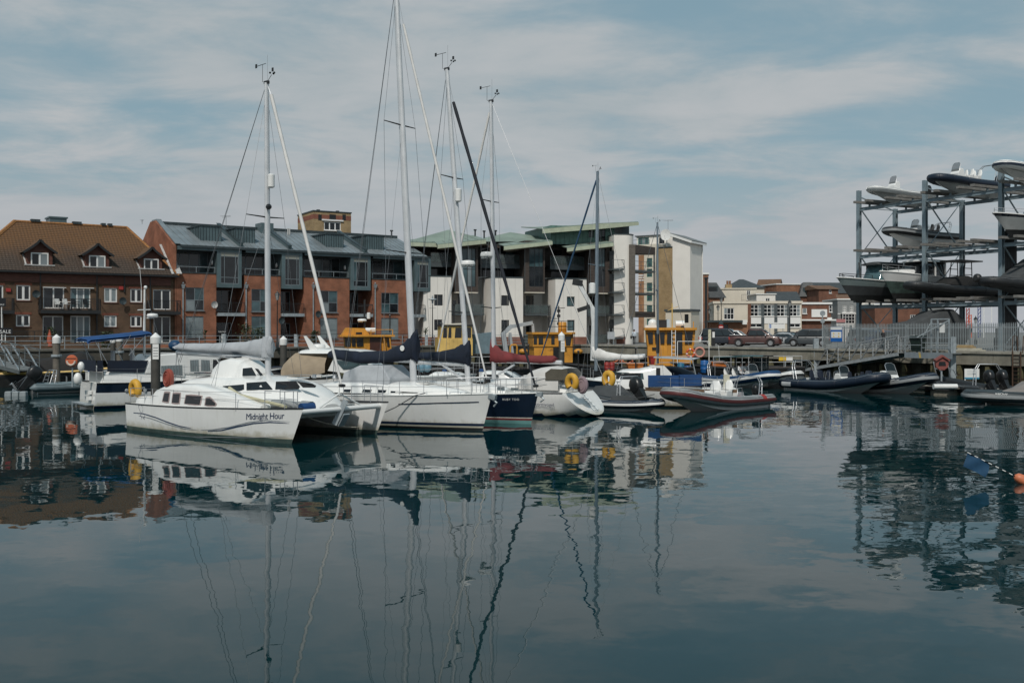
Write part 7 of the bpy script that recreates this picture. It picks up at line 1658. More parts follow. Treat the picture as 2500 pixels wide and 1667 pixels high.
    for x in (1.9,3.2,4.5): M().bar((x,-1.14,1.4),(x,-1.12,2.8),.1).bar((x,1.14,1.4),(x,1.12,2.8),.1).build('pilothouse_pillar',WHITE,t)
    pulpit(t,[(5.6,-1.05,1.75),(7.2,-.6,1.85),(8.5,0,1.95),(7.2,.6,1.85),(5.6,1.05,1.75)],.5); M().tube([(3,.0,3.),(3,0,3.7)],.03,5).ball((3,0,3.75),.14,8,5).build('light_mast',UPVC,t)
    t,f=rib('rigid_inflatable','long inflatable under a black cover with black canopy frame on the lowest shelf',rkw(8.6,6.5,zl-.2),10.2,2.8,.33,BLKHY,BLKAF,rise=.35,zt=.5,group=G2)
    coach(t,[(.4,1.,1.0),(2.,1.3,1.1),(3.5,1.7,1.),(5.,1.55,1.0),(6.2,1.0,.9),(8.5,.85,.6),(9.6,.85,.2)],.5,m=mat('black_boat_cover',(.012,.012,.012)),name='boat_cover')
    b=M()
    for y in (-.7,.7): b.tube([(3.,y,1.),(3.1,y,2.9)],.045,6); b.tube([(4.2,y,1.),(3.9,y,2.9)],.045,6); b.tube([(3.05,y,1.8),(4.05,y,1.8)],.035,5); b.tube([(3.07,y,2.35),(4.0,y,2.35)],.035,5)
    b.build('canopy_frame',BLKMET,t); M().plate([(2.,-1.,2.92),(5.0,-1.,2.95),(5.0,1.,2.95),(2.,1.,2.92)],.1).build('canopy',BLKMET,t)
    t,f=rib('rigid_inflatable','bulky boat shrouded in dark grey cover at the right end of the lowest shelf',rkw(15.6,6.5,zl-.1),10.,2.9,.34,BLKHY,DGREYC,rise=.3,zt=.5,group=G2)
    coach(t,[(.4,1.2,1.1),(2.,2.2,1.2),(4.,2.7,1.1),(5.,2.2,1.1),(7.,1.2,1.),(9.2,.9,.5)],.5,m=DGREYC,name='boat_cover'); M().lathe([(.25,0),(.34,.1),(.34,.3),(.2,.42)],(9.6,-.7,1.0),12,0,'x').build('searchlight',BLKMET,t,50)
    # boats on the hardstanding behind the fence
    t,fr,e,_=mb('covered dark motorboat on the ground behind the palisade fence',8.5,3.,9.,2.7,1.0,[BLKAF,DGREYC,BLKHY],.8,1.1); coach(t,[(.5,1.6,1.),(2.,2.4,1.1),(4.,2.2,1.1),(6.,1.4,.9),(8.6,1.1,.3)],.7,m=DGREYC,name='boat_cover')
    fr=Fr(*fr_w(RK,19.5,-1.),2.5,-65.); t=fthing('motorboat','white sports boat with dark windows on the ground behind the fence at right','motorboat',fr,G2); o,e,_=hull(t,9.,2.9,1.6,1.7,1.2,0,.9,.5,.7,None,(),[WHITE,WHITE,HULLG],draft=.1,flip=True); coach(t,[(2.5,1.9,.9),(3.6,2.4,1.1),(5.2,2.9,1.15),(7.,2.9,1.1),(7.8,2.,1.)],1.5,m=SMOKE,name='windscreen_canopy'); coach(t,[(4.9,2.95,1.05),(5.4,3.02,1.15),(7.1,3.02,1.1)],2.86,name='hardtop')
rack_boats()
def forklift():
    fr=Fr(*at(2452,810,83).xy,2.5,-20.); t=fthing('forklift','tall dark forklift mast parked between the rack columns','forklift',fr); x1=fr.X(2479); z1=fr.hit(2465,563)[1]
    for x in (.1,.55,x1-.5,x1-.05): M().bar((x,0,0),(x,0,z1-(.6 if .2<x<x1-.3 else 0)),.2,.3).build('mast_rail',BLKMET,t)
    for k in range(5): z=1+k*(z1-1.4)/4; M().bar((.1,0,z),(x1-.05,0,z),.15,.2).build('cross_member',BLKMET,t)
    b=M().box(-.4,x1+.3,.4,3.2,.5,1.8).build('chassis',mat('forklift_grey',(.05,.05,.05),.5),t); M().box(0,x1,1.2,2.9,1.8,3.2).build('cab',SMOKE,t)
    for x in (-.3,x1+.2):
        for y in (.8,2.7): M().lathe([(.2,-.2),(.5,-.18),(.55,0),(.5,.18),(.2,.2)],(x,y,.55),14,0,'x').build('wheel',RUBBER,t,50)
    x,z=fr.hit(2465,572); M().box(.2,x1-.1,-.2,-.16,z-.35,z+.3).build('name_plate',BLKMET,t)
forklift()
# ---------------- palisade fence, platform, gate ----------------
FENCE=mat('galvanised_palisade',(.30,.33,.34),.5,.3,var=.15,sc=2)
def fence():
    fr=Fr(QR.o[0],QR.o[1],2.55,-57.2); t=fthing('palisade_fence','galvanised palisade fence along the quay in front of the boat rack','fence',fr)
    y=.25; x0,x1=fr.X(2011,y),fr.X(2560,y); h=2.1; n=int((x1-x0)/.142)
    b=M(); b.hexa([(-.032,-.012,.05),(.032,-.012,.05),(.032,.012,.05),(-.032,.012,.05)],[(-.032,-.012,h-.1),(.032,-.012,h-.1),(.032,.012,h-.1),(-.032,.012,h-.1)]); b.poly([(-.032,-.012,h-.1),(.032,-.012,h-.1),(0,-.012,h+.05)]); b.poly([(.032,.012,h-.1),(-.032,.012,h-.1),(0,.012,h+.05)]); b.poly([(-.032,.012,h-.1),(-.032,-.012,h-.1),(0,-.012,h+.05),(0,.012,h+.05)]); b.poly([(.032,-.012,h-.1),(.032,.012,h-.1),(0,.012,h+.05),(0,-.012,h+.05)])
    o=b.build('pale',FENCE,t,loc=(x0,y,0)); me=o.data
    for i in range(1,n): link('pale',me,t,(x0+i*.142,y,rnd.uniform(-.01,.01)))
    for z in (.35,h-.35): M().box(x0,x1,y+.016,y+.07,z,z+.06).build('rail',FENCE,t)
    k=int((x1-x0)/2.75)
    for i in range(k+1): x=x0+i*2.75; M().box(x-.05,x+.05,y+.075,y+.2,0,h-.1).build('post',FENCE,t)
    # blue notice on the fence
    s=thing('warning_sign','blue and white warning notice with four yellow pictograms on the palisade fence','sign',(fr.o[0],fr.o[1],fr.o[2]),fr.a)
    xa,xb=fr.X(2028,y-.05),fr.X(2056,y-.05); za,zb=fr.hit(2042,834,y-.05)[1],fr.hit(2042,798,y-.05)[1]; H=zb-za; W=xb-xa; BS=mat('sign_blue',(.012,.11,.38),.4,var=.05)
    M().box(xa,xb,y-.06,y-.03,za,zb).build('board',BS,s); M().box(xa+.01,xb-.01,y-.066,y-.061,zb-H*.2,zb-.01).build('header',UPVC,s); M().box(xa+W*.06,xb-W*.06,y-.066,y-.061,za+H*.26,za+H*.68).build('panel',UPVC,s)
    for i in range(4): cx=xa+W*(.28+.44*(i%2)); cz=za+H*(.31+.2*(i//2)); M().poly([(cx-.09,y-.069,cz),(cx+.09,y-.069,cz),(cx,y-.069,cz+.15)]).build('pictogram',mat('hazard_yellow',(.65,.42,.03),.5),s)
    return fr
ff=fence()
def platform():
    fr=Fr(*at(2210,810,79.).xy,0,-57.2); t=fthing('landing_platform','grey steel landing platform with handrails at the head of the gangway','platform',fr)
    x1=fr.X(2326); z=2.42
    M().box(0,x1,-.02,1.1,z-.06,z).build('deck',mat('grating',(.2,.21,.21)),t); M().box(0,x1,-.1,-.023,z-.42,z+.02).build('front_beam',mat('grey_painted_beam',(.22,.25,.27),.5,.2,var=.1),t)
    for k in (0,.09): xx=fr.X(2247)+k; M().plate([(xx,-.104,z-.4),(xx+.05,-.104,z-.4),(xx-.03,-.104,z),(xx-.08,-.104,z)],.004).build('hazard_stripe',mat('hazard_yellow',(.65,.42,.03)),t)
    railing(t,[(fr.X(2250),.0,z),(x1,.0,z)],1.15,GALV,1.5,(1.,.66,.33),None,.06); railing(t,[(0.,.0,z),(fr.X(2250),.0,z)],1.15,GALV,1.2,(1.,.5),None,.06)
    # gate frame with raking stays and a notice
    a,b=fr.X(2274,.6),fr.X(2317,.6); zt=fr.hit(2295,779,.6)[1]; g=M()
    for x in (a,(a+b)/2-.2,b): g.bar((x,.6,z),(x,.6,zt),.09)
    g.bar((a,.6,zt),(b,.6,zt),.09).bar((a,.6,zt-.35),(b,.6,zt-.35),.06).bar((b,.6,zt-.1),(fr.X(2250,.6),.0,z+1.15),.08).bar((a,.6,zt-.2),(a-.6,.3,z+1.1),.06); g.build('gate_frame',GALV,t)
    xa,xb=fr.X(2294,.5),fr.X(2306,.5); M().box(xa,xb,.49,.53,fr.hit(2300,812,.5)[1],fr.hit(2300,789,.5)[1]).build('notice',UPVC,t)
    # bin on the platform
    w=on_world(fr,Vector((fr.X(2241,.5),.5,z))); b=thing('wheelie_bin','dark green wheelie bin standing on the landing platform','bin',w,fr.a); BG=mat('dark_green_plastic',(.01,.022,.018),.5,var=.15)
    M().hexa([(-.36,-.3,.08),(.36,-.3,.08),(.36,.3,.08),(-.36,.3,.08)],[(-.45,-.4,1.15),(.45,-.4,1.15),(.45,.4,1.15),(-.45,.4,1.15)]).build('body',BG,b); M().hexa([(-.5,-.45,1.15),(.5,-.45,1.15),(.5,.45,1.15),(-.5,.45,1.15)],[(-.46,-.4,1.26),(.46,-.4,1.3),(.46,.42,1.3),(-.46,.42,1.26)]).build('lid',BG,b)
    for x in (-.3,.3): M().lathe([(.04,-.05),(.1,-.04),(.1,.04),(.04,.05)],(x,.3,.1),10,0,'x').build('wheel',RUBBER,b)
platform()
def misc_right():
    # timber offcuts stacked on the coping
    fr=ff
    for i,(a,b_,py,m,l) in enumerate(((2340,2402,868,(.46,.44,.37),'white board at the bottom of the offcut stack on the quay'),(2344,2392,863,(.48,.45,.36),'pale board in the middle of the offcut stack on the quay'),(2341,2377,859,(.36,.25,.12),'plywood board on the offcut stack beside the fence'),(2343,2372,854,(.40,.29,.15),'short topmost plywood board on the offcut stack'))):
        x0,x1=fr.X(a,-.2),fr.X(b_,-.2); z=.012+i*.115; o=M().hexa([(0,-.35,0),(x1-x0,-.3,0),(x1-x0,.25,0),(0,.2,0)],[(0,-.35,.1),(x1-x0,-.3,.1),(x1-x0,.25,.1),(0,.2,.1)]).build('timber_board',mat('board_%d'%i,m,.8,var=.15),loc=on_world(fr,Vector((x0,-.2,z))),rz=fr.a+rnd.uniform(-.06,.06)); tag(o,l,'board','timber offcuts on the quay')
    # red life ring housing on a post, pontoon side
    c=at(2299,868,68); t=thing('life_ring_housing','faded red life ring housing with pitched top at the pontoon head','life ring',(c.x,c.y,.5)); RH=mat('dull_red_housing',(.20,.06,.05),.6,var=.15); h=c.z-.5
    M().prism([(-.45,h-.3),(0,h),(.45,h-.3),(.4,h-.75),(.15,h-.95),(-.15,h-.95),(-.4,h-.75)],-.08,.16).build('housing',RH,t); M().prism([(-.5,h-.28),(0,h+.05),(.5,h-.28),(.44,h-.36),(0,h-.08),(-.44,h-.36)],-.2,.2).build('hood',RH,t)
    M().bar((0,.05,0),(0,.05,h-.9),.09).build('post',GALV,t); M().prism([(-.25,h-.68),(-.2,h-.4),(.2,h-.4),(.25,h-.68)],-.1,-.081).build('recess',BLACK,t)
    # steel hand hoops at the pontoon ladder
    for px,l in ((2278,'bent steel hand rail left of the red life ring housing'),(2312,'bent steel hand rail right of the red life ring housing')):
        c=onz(px+12,930,.5); o=M().tube([(-.0,0,0),(-.25,0,1.0),(-.3,0,1.35),(-.15,0,1.45)],.035,6).tube([(-.22,0,.9),(.1,0,.8),(.35,0,.35)],.035,6).build('hand_rail',STEEL,loc=(c.x,c.y,.5),smooth=60); tag(o,l,'hand rail')
    # blue and white notice on posts
    c=onz(2372,938,.5); t=thing('notice_board','white notice with blue lower band on the pontoon at right','sign',(c.x,c.y,.5)); s=c.y/F
    M().box(-17*s,19*s,0,.04,17*s,38*s).build('board',UPVC,t); M().box(-17*s,19*s,-.006,-.002,13*s,17*s).build('blue_band',mat('pale_blue_print',(.05,.25,.38),.5),t); M().box(-17*s,-14.5*s,.0,.04,0,17*s).build('leg',UPVC,t)
    for k in range(3): M().box(-11*s,13*s,-.006,-.001,(33-k*4.5)*s,(34.2-k*4.5)*s).build('print_line',mat('pale_print',(.45,.5,.52),.6),t)
    # quay ladder with brown handrails
    fr=Fr(QR.o[0],QR.o[1],0,-57.2)
    t=fthing('quay_ladder','rusty quay ladder with brown hooped handrails at the right edge','ladder',fr); x=fr.X(2482,-.7); RU=mat('rusty_iron',(.07,.04,.025))
    for dx in (-.3,.3): M().bar((x+dx,-.7,-.5),(x+dx,-.7,2.6),.07).build('stile',RU,t); M().tube([(x+dx*1.3,-.6,2.5),(x+dx*1.3,-.5,3.7),(x+dx*1.3,.0,3.7),(x+dx*1.3,.1,2.6)],.04,6).build('hoop',RU,t)
    for k in range(10): M().bar((x-.3,-.7,k*.28-.2),(x+.3,-.7,k*.28-.2),.04).build('rung',RU,t)
misc_right()
# ---------------- cars ----------------
TYRE=mat('tyre_rubber',(.014,.014,.015),.8,var=.2); RIM=mat('alloy_rim',(.45,.46,.47),.3,.8,var=.1); CGLASS=glass('car_glass',(.015,.022,.026),.04,.2); LAMP=mat('lamp_lens',(.5,.52,.54),.1,.3); TRIM=mat('car_black_trim',(.012,.012,.013),.5)
def paint(n,c): return mat('car_paint_'+n,c,.35,.1,var=.04,coat=.3)
def car(name,label,cat,loc,deg,L,W,body,cab,belt,m,wb,r=.34,pickup=None,group='cars parked along the quay'):
    """body: (x, top z, half-width) stations rear to front; cab: x of rear foot, rear roof, front roof, front foot, roof z"""
    t=thing(name,label,cat,loc,R(deg),group); hw=W/2
    o,yf=coach(t,body,.3,m,'body',.02,.94,smooth=35)
    a,b,c,d,zr=cab; co,cy=coach(t,[(a,belt+.02,hw*.93),(a+.04,belt+.06,hw*.93),(b,zr-.02,hw*.82),((b+c)/2,zr,hw*.82),(c,zr-.03,hw*.82),(d-.04,belt+.04,hw*.9),(d,belt+.0,hw*.9)],belt-.06,m,'cabin',.03,.97,smooth=40)
    # glazing set just proud of the cabin shell
    zt=zr-.12; zb=belt+.05
    fx=lambda z,x0,x1:lerp(x0,x1,(z-belt)/(zr-belt))
    for s in (-1,1):
        xs=[fx(zb,a,b)+.12,fx(zt,a,b)+.14]; xe=[fx(zb,d,c)-.22,fx(zt,d,c)-.14]; n=3 if (d-a)>2.6 else 2
        for k in range(n):
            f0,f1=k/n+.012,(k+1)/n-.012; q=[]
            for z,u,v in ((zb,xs[0],xe[0]),(zt,xs[1],xe[1])):
                for f in ((f0,f1) if z==zb else (f1,f0)): x=lerp(u,v,f); y=lerp(hw*.93,hw*.82*.97,(z-belt)/(zr-belt))+.012; q.append((x,s*y,z))
            M().plate(q if s<0 else q[::-1],.012).build('side_window',CGLASS,t)
        w0,w1=hw*.74,hw*.84
    for x0,x1,nm in ((d,c,'windscreen'),(a,b,'rear_window')):
        sg=1 if nm=='windscreen' else -1; q=[(fx(zb,x0,x1)+sg*.03,-hw*.8,zb+.02),(fx(zb,x0,x1)+sg*.03,hw*.8,zb+.02),(fx(zt,x0,x1)+sg*.03,hw*.7,zt+.04),(fx(zt,x0,x1)+sg*.03,-hw*.7,zt+.04)]
        M().plate(q if sg>0 else q[::-1],.015).build(nm,CGLASS,t)
    for x in wb:
        for s in (-1,1):
            w=M().lathe([(r*.55,-.11),(r*.95,-.1),(r,-.05),(r,.05),(r*.95,.1),(r*.55,.11)],(x,s*(hw-.1),r),20,0,'y').build('wheel',TYRE,t,40)
            b=M().lathe([(r*.6,-.0),(r*.62,.02),(r*.15,.03)],(x,s*(hw-.1)+(.1 if s>0 else -.13),r),14,0,'y')
            for k in range(5): an=k*1.257; b.bar((x,s*(hw+.015),r),(x+r*.58*math.cos(an),s*(hw+.01),r+r*.58*math.sin(an)),.07,.03,up=(0,1,0))
            b.build('rim',RIM,w); M().tube([(x+(r+.07)*math.cos(q),s*(hw-.012),r+(r+.07)*math.sin(q)) for q in [math.pi*i/10 for i in range(11)]],.035,5).build('wheel_arch',TRIM,w)
    xf=body[-1][0]; xr=body[0][0]
    for s in (-1,1):
        M().bar((xf-.28,s*hw*.66,belt-.22),(xf-.06,s*hw*.5,belt-.24),.3,.14).build('headlight',LAMP,t); M().bar((xr+.06,s*hw*.86,belt-.12),(xr+.1,s*hw*.86,belt-.4),.16,.12).build('tail_light',RED,t); M().bar((d-.45,s*(hw+.02),belt+.05),(d-.45,s*(hw+.16),belt+.08),.12,.16).build('door_mirror',m if pickup is None else RIM,t)
    M().box(xf-.06,xf+.02,-hw*.45,hw*.45,belt-.32,belt-.14).build('grille',RIM if pickup else TRIM,t); M().box(xf-.05,xf+.03,-.26,.26,.42,.53).build('number_plate',UPVC,t); M().box(xr-.02,xr+.05,-hw*.8,hw*.8,.35,.5).build('bumper',TRIM,t)
    M().box(body[0][0]+.2,xf-.2,-hw*.93,hw*.93,.22,.34).build('underbody',TRIM,t)
    for x in (lerp(a,d,.36),lerp(a,d,.66)):
        for s in (-1,1): M().bar((x-.1,s*(hw+.002),belt-.1),(x+.1,s*(hw+.002),belt-.1),.03,.03).build('door_handle',RIM,t)
    if pickup:
        x0,x1=pickup; M().box(x0,x1,-hw*.78,hw*.78,belt-.02,belt+.035).build('bed_cover',TRIM,t); M().tube([(x0,-hw*.9,belt+.05),(x1,-hw*.9,belt+.05)],.025,6).tube([(x0,hw*.9,belt+.05),(x1,hw*.9,belt+.05)],.025,6).build('bed_rail',RIM,t); M().bar((1.7,-hw-.05,.4),(3.6,-hw-.05,.4),.12,.06).build('side_step',RIM,t)
    return t
def qat(px,py): p=onz(px,py,2.5); return (p.x,p.y,2.5)
SUVB=lambda L,w,h:[(0,h-.25,w*.86),(.08,h-.02,w*.95),(.5,h,w),(L*.55,h,w),(L*.72,h,w*.99),(L*.9,h-.1,w*.94),(L*.97,h-.22,w*.85),(L,h-.42,w*.74)]
PICK=[(0,.98,.86),(.06,1.06,.9),(.5,1.08,.93),(2.,1.08,.93),(3.6,1.1,.93),(4.4,1.08,.9),(4.95,1.0,.84),(5.15,.86,.74),(5.22,.62,.68)]
car('pickup_truck','metallic brown pickup truck parked on the quay edge','car',(*onz(1782,846,2.5).xy,2.5),-22.,5.2,1.86,PICK,(1.75,2.05,3.3,4.15,1.78),1.12,paint('bronze',(.05,.013,.009)),(1.0,4.15),.38,pickup=(.1,1.7))
car('suv','white estate car half hidden behind the brown pickup','car',(*onz(1742,843,2.5).xy,2.5),-22.,4.6,1.84,SUVB(4.6,.92,.98),(.1,.45,2.7,3.6,1.66),1.0,paint('white',(.62,.62,.6)),(.85,3.7))
car('van','dark navy people carrier left of the white estate car','car',(*onz(1716,843,2.5).xy,2.5),-24.,4.8,1.9,SUVB(4.8,.95,1.05),(.06,.2,3.0,3.95,1.86),1.06,paint('navy',(.008,.011,.018)),(.9,3.9))
car('suv','white car at the far left of the parked row','car',(*onz(1709,840.5,2.5).xy,2.5),-24.,4.4,1.84,SUVB(4.4,.92,.98),(.1,.4,2.6,3.5,1.66),1.0,paint('white',(.62,.62,.6)),(.85,3.6))
car('coupe','silver car between the brown pickup and the dark off-roader','car',(*onz(1872,844,2.5).xy,2.5),-30.,4.7,1.84,[(0,.8,.8),(.1,.95,.88),(.6,.98,.92),(2.6,.96,.92),(3.4,.92,.91),(4.2,.82,.86),(4.6,.68,.74),(4.7,.5,.68)],(.5,1.4,2.4,3.5,1.4),.93,paint('silver',(.36,.38,.39)),(.95,3.75),.35)
car('suv','dark grey off-roader parked next to the palisade fence','car',(*onz(2030,846,2.5).xy,2.5),160.,4.6,1.86,SUVB(4.6,.93,1.05),(.1,.35,2.9,3.7,1.78),1.06,paint('charcoal',(.022,.028,.032)),(.85,3.7),.36)
car('hatchback','dark car in the second row behind the silver car','car',(*onz(1886,839,2.5).xy,2.5),-10.,4.3,1.8,SUVB(4.3,.9,.95),(.1,.5,2.6,3.4,1.5),.96,paint('black',(.012,.014,.016)),(.8,3.4))
car('hatchback','dark red car in the second row behind the dark off-roader','car',(*onz(1934,839,2.5).xy,2.5),-10.,4.3,1.8,SUVB(4.3,.9,.95),(.1,.5,2.6,3.4,1.55),.96,paint('dark_red',(.09,.012,.012)),(.8,3.4))
for i,(px,d,c,n) in enumerate(((2075,100,(.35,.38,.4),'grey van body behind the blue notice on the fence'),(2120,98,(.05,.12,.3),'blue car behind the palisade fence left of the walking man'),(2165,98,(.5,.5,.5),'white car behind the palisade fence beside the walking man'))):
    p=at(px,810,d); car('parked_car',n,'car',(p.x,p.y,2.5),10.,4.4,1.8,SUVB(4.4,.9,.98),(.1,.4,2.7,3.5,1.6+.2*(i==0)),1.0,paint(str(i),c),(.85,3.5))
# ---------------- people ----------------
SKIN=mat('skin',(.36,.20,.14),.6,var=.08)
def person(label,loc,deg,joints,rad,mats,zcut,hair=(.03,.022,.018),bald=False,head=None):
    """one continuous skinned body; joints name->(xyz), bones name pairs; faces coloured by garment height; fingers grown from each palm"""
    t=thing('person',label,'person',loc,R(deg)); names=list(joints); idx={n:i for i,n in enumerate(names)}
    bones=[('pelvis','waist'),('waist','chest'),('chest','neck'),('neck','head'),('head','crown'),('chest','sh_l'),('sh_l','el_l'),('el_l','wr_l'),('wr_l','pa_l'),('chest','sh_r'),('sh_r','el_r'),('el_r','wr_r'),('wr_r','pa_r'),('pelvis','hip_l'),('hip_l','kn_l'),('kn_l','an_l'),('an_l','to_l'),('pelvis','hip_r'),('hip_r','kn_r'),('kn_r','an_r'),('an_r','to_r')]
    V=[joints[n] for n in names]; E=[(idx[a],idx[b]) for a,b in bones]; rr=[rad[n.split('_')[0]] for n in names]
    for s in ('l','r'):
        p=Vector(joints['pa_'+s]); w=Vector(joints['wr_'+s]); d=(p-w).normalized(); side=d.cross(Vector((0,1,0))).normalized()
        for k,ln in enumerate((.07,.08,.075,.06)):
            b=len(V); o=p+side*(k-1.5)*.018; V.append(tuple(o+d*ln*.55)); V.append(tuple(o+d*ln+Vector((0,0,.012)))); E+=[(idx['pa_'+s],b),(b,b+1)]; rr+=[.009,.008]
        b=len(V); V.append(tuple(p-d*.03+side*.045)); V.append(tuple(p+side*.055+d*.02)); E+=[(idx['pa_'+s],b),(b,b+1)]; rr+=[.011,.009]
    me=bpy.data.meshes.new('body'); me.from_pydata(V,E,[]); o=bpy.data.objects.new('body',me); COL.objects.link(o)
    sk=o.modifiers.new('skin','SKIN'); sb=o.modifiers.new('sub','SUBSURF'); sb.levels=1; sb.render_levels=1
    if not me.skin_vertices: me.attributes.new
    for i,v in enumerate(me.skin_vertices[0].data): v.radius=(rr[i],rr[i]*(.72 if names[i] in ('chest','waist','pelvis') else 1) if i<len(names) else rr[i]); v.use_root=(i==0)
    m2=bpy.data.meshes.new_from_object(o.evaluated_get(bpy.context.evaluated_depsgraph_get())); bpy.data.objects.remove(o)
    for m in mats: m2.materials.append(m)
    hd=Vector(joints['head'])
    for p in m2.polygons:
        c=p.center; p.use_smooth=True; k=3
        for i,z in enumerate(zcut):
            if c.z>z: k=i; break
        if k==1 and any((c-Vector(joints[n])).length<.12 for n in ('pa_l','pa_r')): k=0
        p.material_index=k
    link('body',m2,t)
    cr=Vector(joints['crown'])
    if not bald: M().ball(cr+Vector((-.015,0,-.02)),.112,10,7,sq=(1.05,.92,.95)).build('hair',mat('dark_hair',hair,.8),t,60)
    f=M(); f.ball(hd+Vector((.105,0,.0)),.022,6,4); f.build('nose',SKIN,t,60)
    for s in (-1,1): M().ball(hd+Vector((.095,s*.035,.03)),.012,6,4).build('eye',BLACK,t); M().ball(hd+Vector((0,s*.09,.0)),.03,6,4,sq=(.8,.4,1.2)).build('ear',SKIN,t,60)
    M().bar(hd+Vector((.1,-.022,-.05)),hd+Vector((.1,.022,-.05)),.012,.01).build('mouth',mat('lips',(.22,.08,.07),.6),t)
    return t
RAD={'pelvis':.155,'waist':.15,'chest':.17,'neck':.055,'head':.1,'crown':.095,'sh':.075,'el':.05,'wr':.035,'pa':.038,'hip':.1,'kn':.065,'an':.045,'to':.04}
WALK=dict(pelvis=(0,0,.95),waist=(0,0,1.12),chest=(.02,0,1.36),neck=(.03,0,1.52),head=(.05,0,1.63),crown=(.04,0,1.72),sh_l=(0,.2,1.43),el_l=(.06,.25,1.16),wr_l=(.16,.24,.94),pa_l=(.19,.24,.87),sh_r=(0,-.2,1.43),el_r=(-.1,-.25,1.16),wr_r=(-.1,-.25,.92),pa_r=(-.09,-.25,.84),hip_l=(0,.1,.9),kn_l=(.1,.1,.5),an_l=(-.02,.1,.09),to_l=(.14,.11,.04),hip_r=(0,-.1,.9),kn_r=(.02,-.1,.48),an_r=(-.14,-.1,.1),to_r=(.02,-.11,.04))
SIT=dict(pelvis=(0,0,.5),waist=(-.02,0,.66),chest=(.03,0,.9),neck=(.06,0,1.06),head=(.09,0,1.17),crown=(.08,0,1.26),sh_l=(.02,.2,.97),el_l=(.14,.24,.74),wr_l=(.36,.14,.74),pa_l=(.43,.1,.76),sh_r=(.02,-.2,.97),el_r=(.12,-.24,.73),wr_r=(.34,-.15,.72),pa_r=(.41,-.12,.73),hip_l=(.05,.1,.48),kn_l=(.46,.12,.5),an_l=(.46,.12,.1),to_l=(.6,.13,.05),hip_r=(.05,-.1,.48),kn_r=(.46,-.12,.5),an_r=(.44,-.12,.1),to_r=(.58,-.13,.05))
SHIRT=mat('pale_blue_shirt',(.50,.56,.62),.85,var=.06); DTROU=mat('black_trousers',(.014,.014,.016),.85,var=.2); SHOE=mat('dark_shoes',(.02,.018,.016),.5); TEE=mat('dark_top',(.03,.03,.033),.85,var=.15); JEAN=mat('grey_jeans',(.09,.11,.12),.85,var=.15); WSH=mat('white_shirt',(.6,.6,.6),.85,var=.05)
p=onz(1548,841,2.5); person('person in pale blue shirt and black trousers walking along the quay, bag at side',(p.x,p.y,2.5),70.,WALK,RAD,[SKIN,SHIRT,DTROU,SHOE],(1.5,.98,.12,-1))
b=M().hexa([(-.18,-.05,0),(.18,-.05,0),(.18,.05,0),(-.18,.05,0)],[(-.2,-.06,.32),(.2,-.06,.32),(.2,.06,.32),(-.2,.06,.32)]); b.tube([(-.1,0,.32),(-.08,0,.42),(.08,0,.42),(.1,0,.32)],.015,5)
tag(b.build('shoulder_bag',DTROU,loc=(p.x-.36,p.y-.1,3.18),rz=R(70)),'black bag carried by the person in the pale blue shirt','bag')
g=at(2157,845,83); person('person in dark top and grey trousers walking up by the gangway head',(g.x,g.y,2.45),200.,WALK,RAD,[SKIN,TEE,JEAN,SHOE],(1.5,.98,.12,-1),bald=True)
t_,f_,fr_=rb
for x,y,a,l,s in ((3.7,.35,20,'person in white shirt and dark vest seated in the bright blue inflatable',WSH),(4.1,-.35,-20,'person in white shirt leaning forward in the bright blue inflatable',WSH)):
    w=on_world(fr_,Vector((x,y,.5))); person(l,w,math.degrees(fr_.a)+a,SIT,RAD,[SKIN,s,DTROU,SHOE],(1.02,.52,.12,-1))
# ---------------- street furniture ----------------
def lamp_post(px,ytop,d,label,z0=2.5,kind='lantern',r=.06):
    p=at(px,ytop,d); t=thing('street_lamp',label,'street lamp',(p.x,p.y,z0),0,'lamp posts on the quay'); h=p.z-z0
    M().lathe([(r*2.4,0),(r*2.4,.5),(r*1.5,.6),(r*1.2,1.2),(r,1.3),(r*.7,h-1.0),(r*1.2,h-.95)],(0,0,0),10).build('post',BLKMET,t,40)
    M().bar((-.35,0,h-1.35),(.35,0,h-1.35),.03).build('ladder_bar',BLKMET,t)
    if kind=='lantern':
        M().lathe([(.1,h-.95),(.22,h-.45)],(0,0,0),6).build('lantern_glass',mat('lantern_glass',(.45,.47,.46),.1,0,alpha=.7),t); M().lathe([(.27,h-.45),(.24,h-.38),(.1,h-.22),(.03,h-.12),(.02,h)],(0,0,0),6).build('lantern_cap',BLKMET,t)
        for k in range(6): a=k*math.pi/3; M().bar((.1*math.cos(a),.1*math.sin(a),h-.95),(.22*math.cos(a),.22*math.sin(a),h-.45),.015).build('lantern_bar',BLKMET,t)
    else: M().lathe([(.08,h-.9),(.13,h-.5),(.5,h-.42),(.45,h-.34),(.1,h-.3),(.06,h)],(0,0,0),12).build('lantern_cap',GALV,t)
lamp_post(677,708,96,'black lantern lamp post on the promenade left of the second zinc bay'); lamp_post(1056,722,112,'modern disc headed lamp post before the white apartments',kind='disc')
lamp_post(1761,722,135,'tall black lantern lamp post in front of the cream club wall'); lamp_post(1753,742,146,'smaller black lantern lamp post behind the tall one'); lamp_post(1732,750,150,'short black lantern lamp post beside the striped brick corner'); lamp_post(1928,730,128,'black lantern lamp post before the club windows'); lamp_post(2382,770,120,'black lantern lamp post seen under the rack at right')
p=at(1724,681,128); o=thing('flood_light_pole','thick black pole beside the tall white block','pole',(p.x,p.y,2.5)); M().tube([(0,0,0),(0,0,p.z-2.5)],.17,10).build('pole',BLKMET,o,50); M().box(-.25,.25,-.25,.25,p.z-2.5,p.z-2.3).build('cap',BLKMET,o)
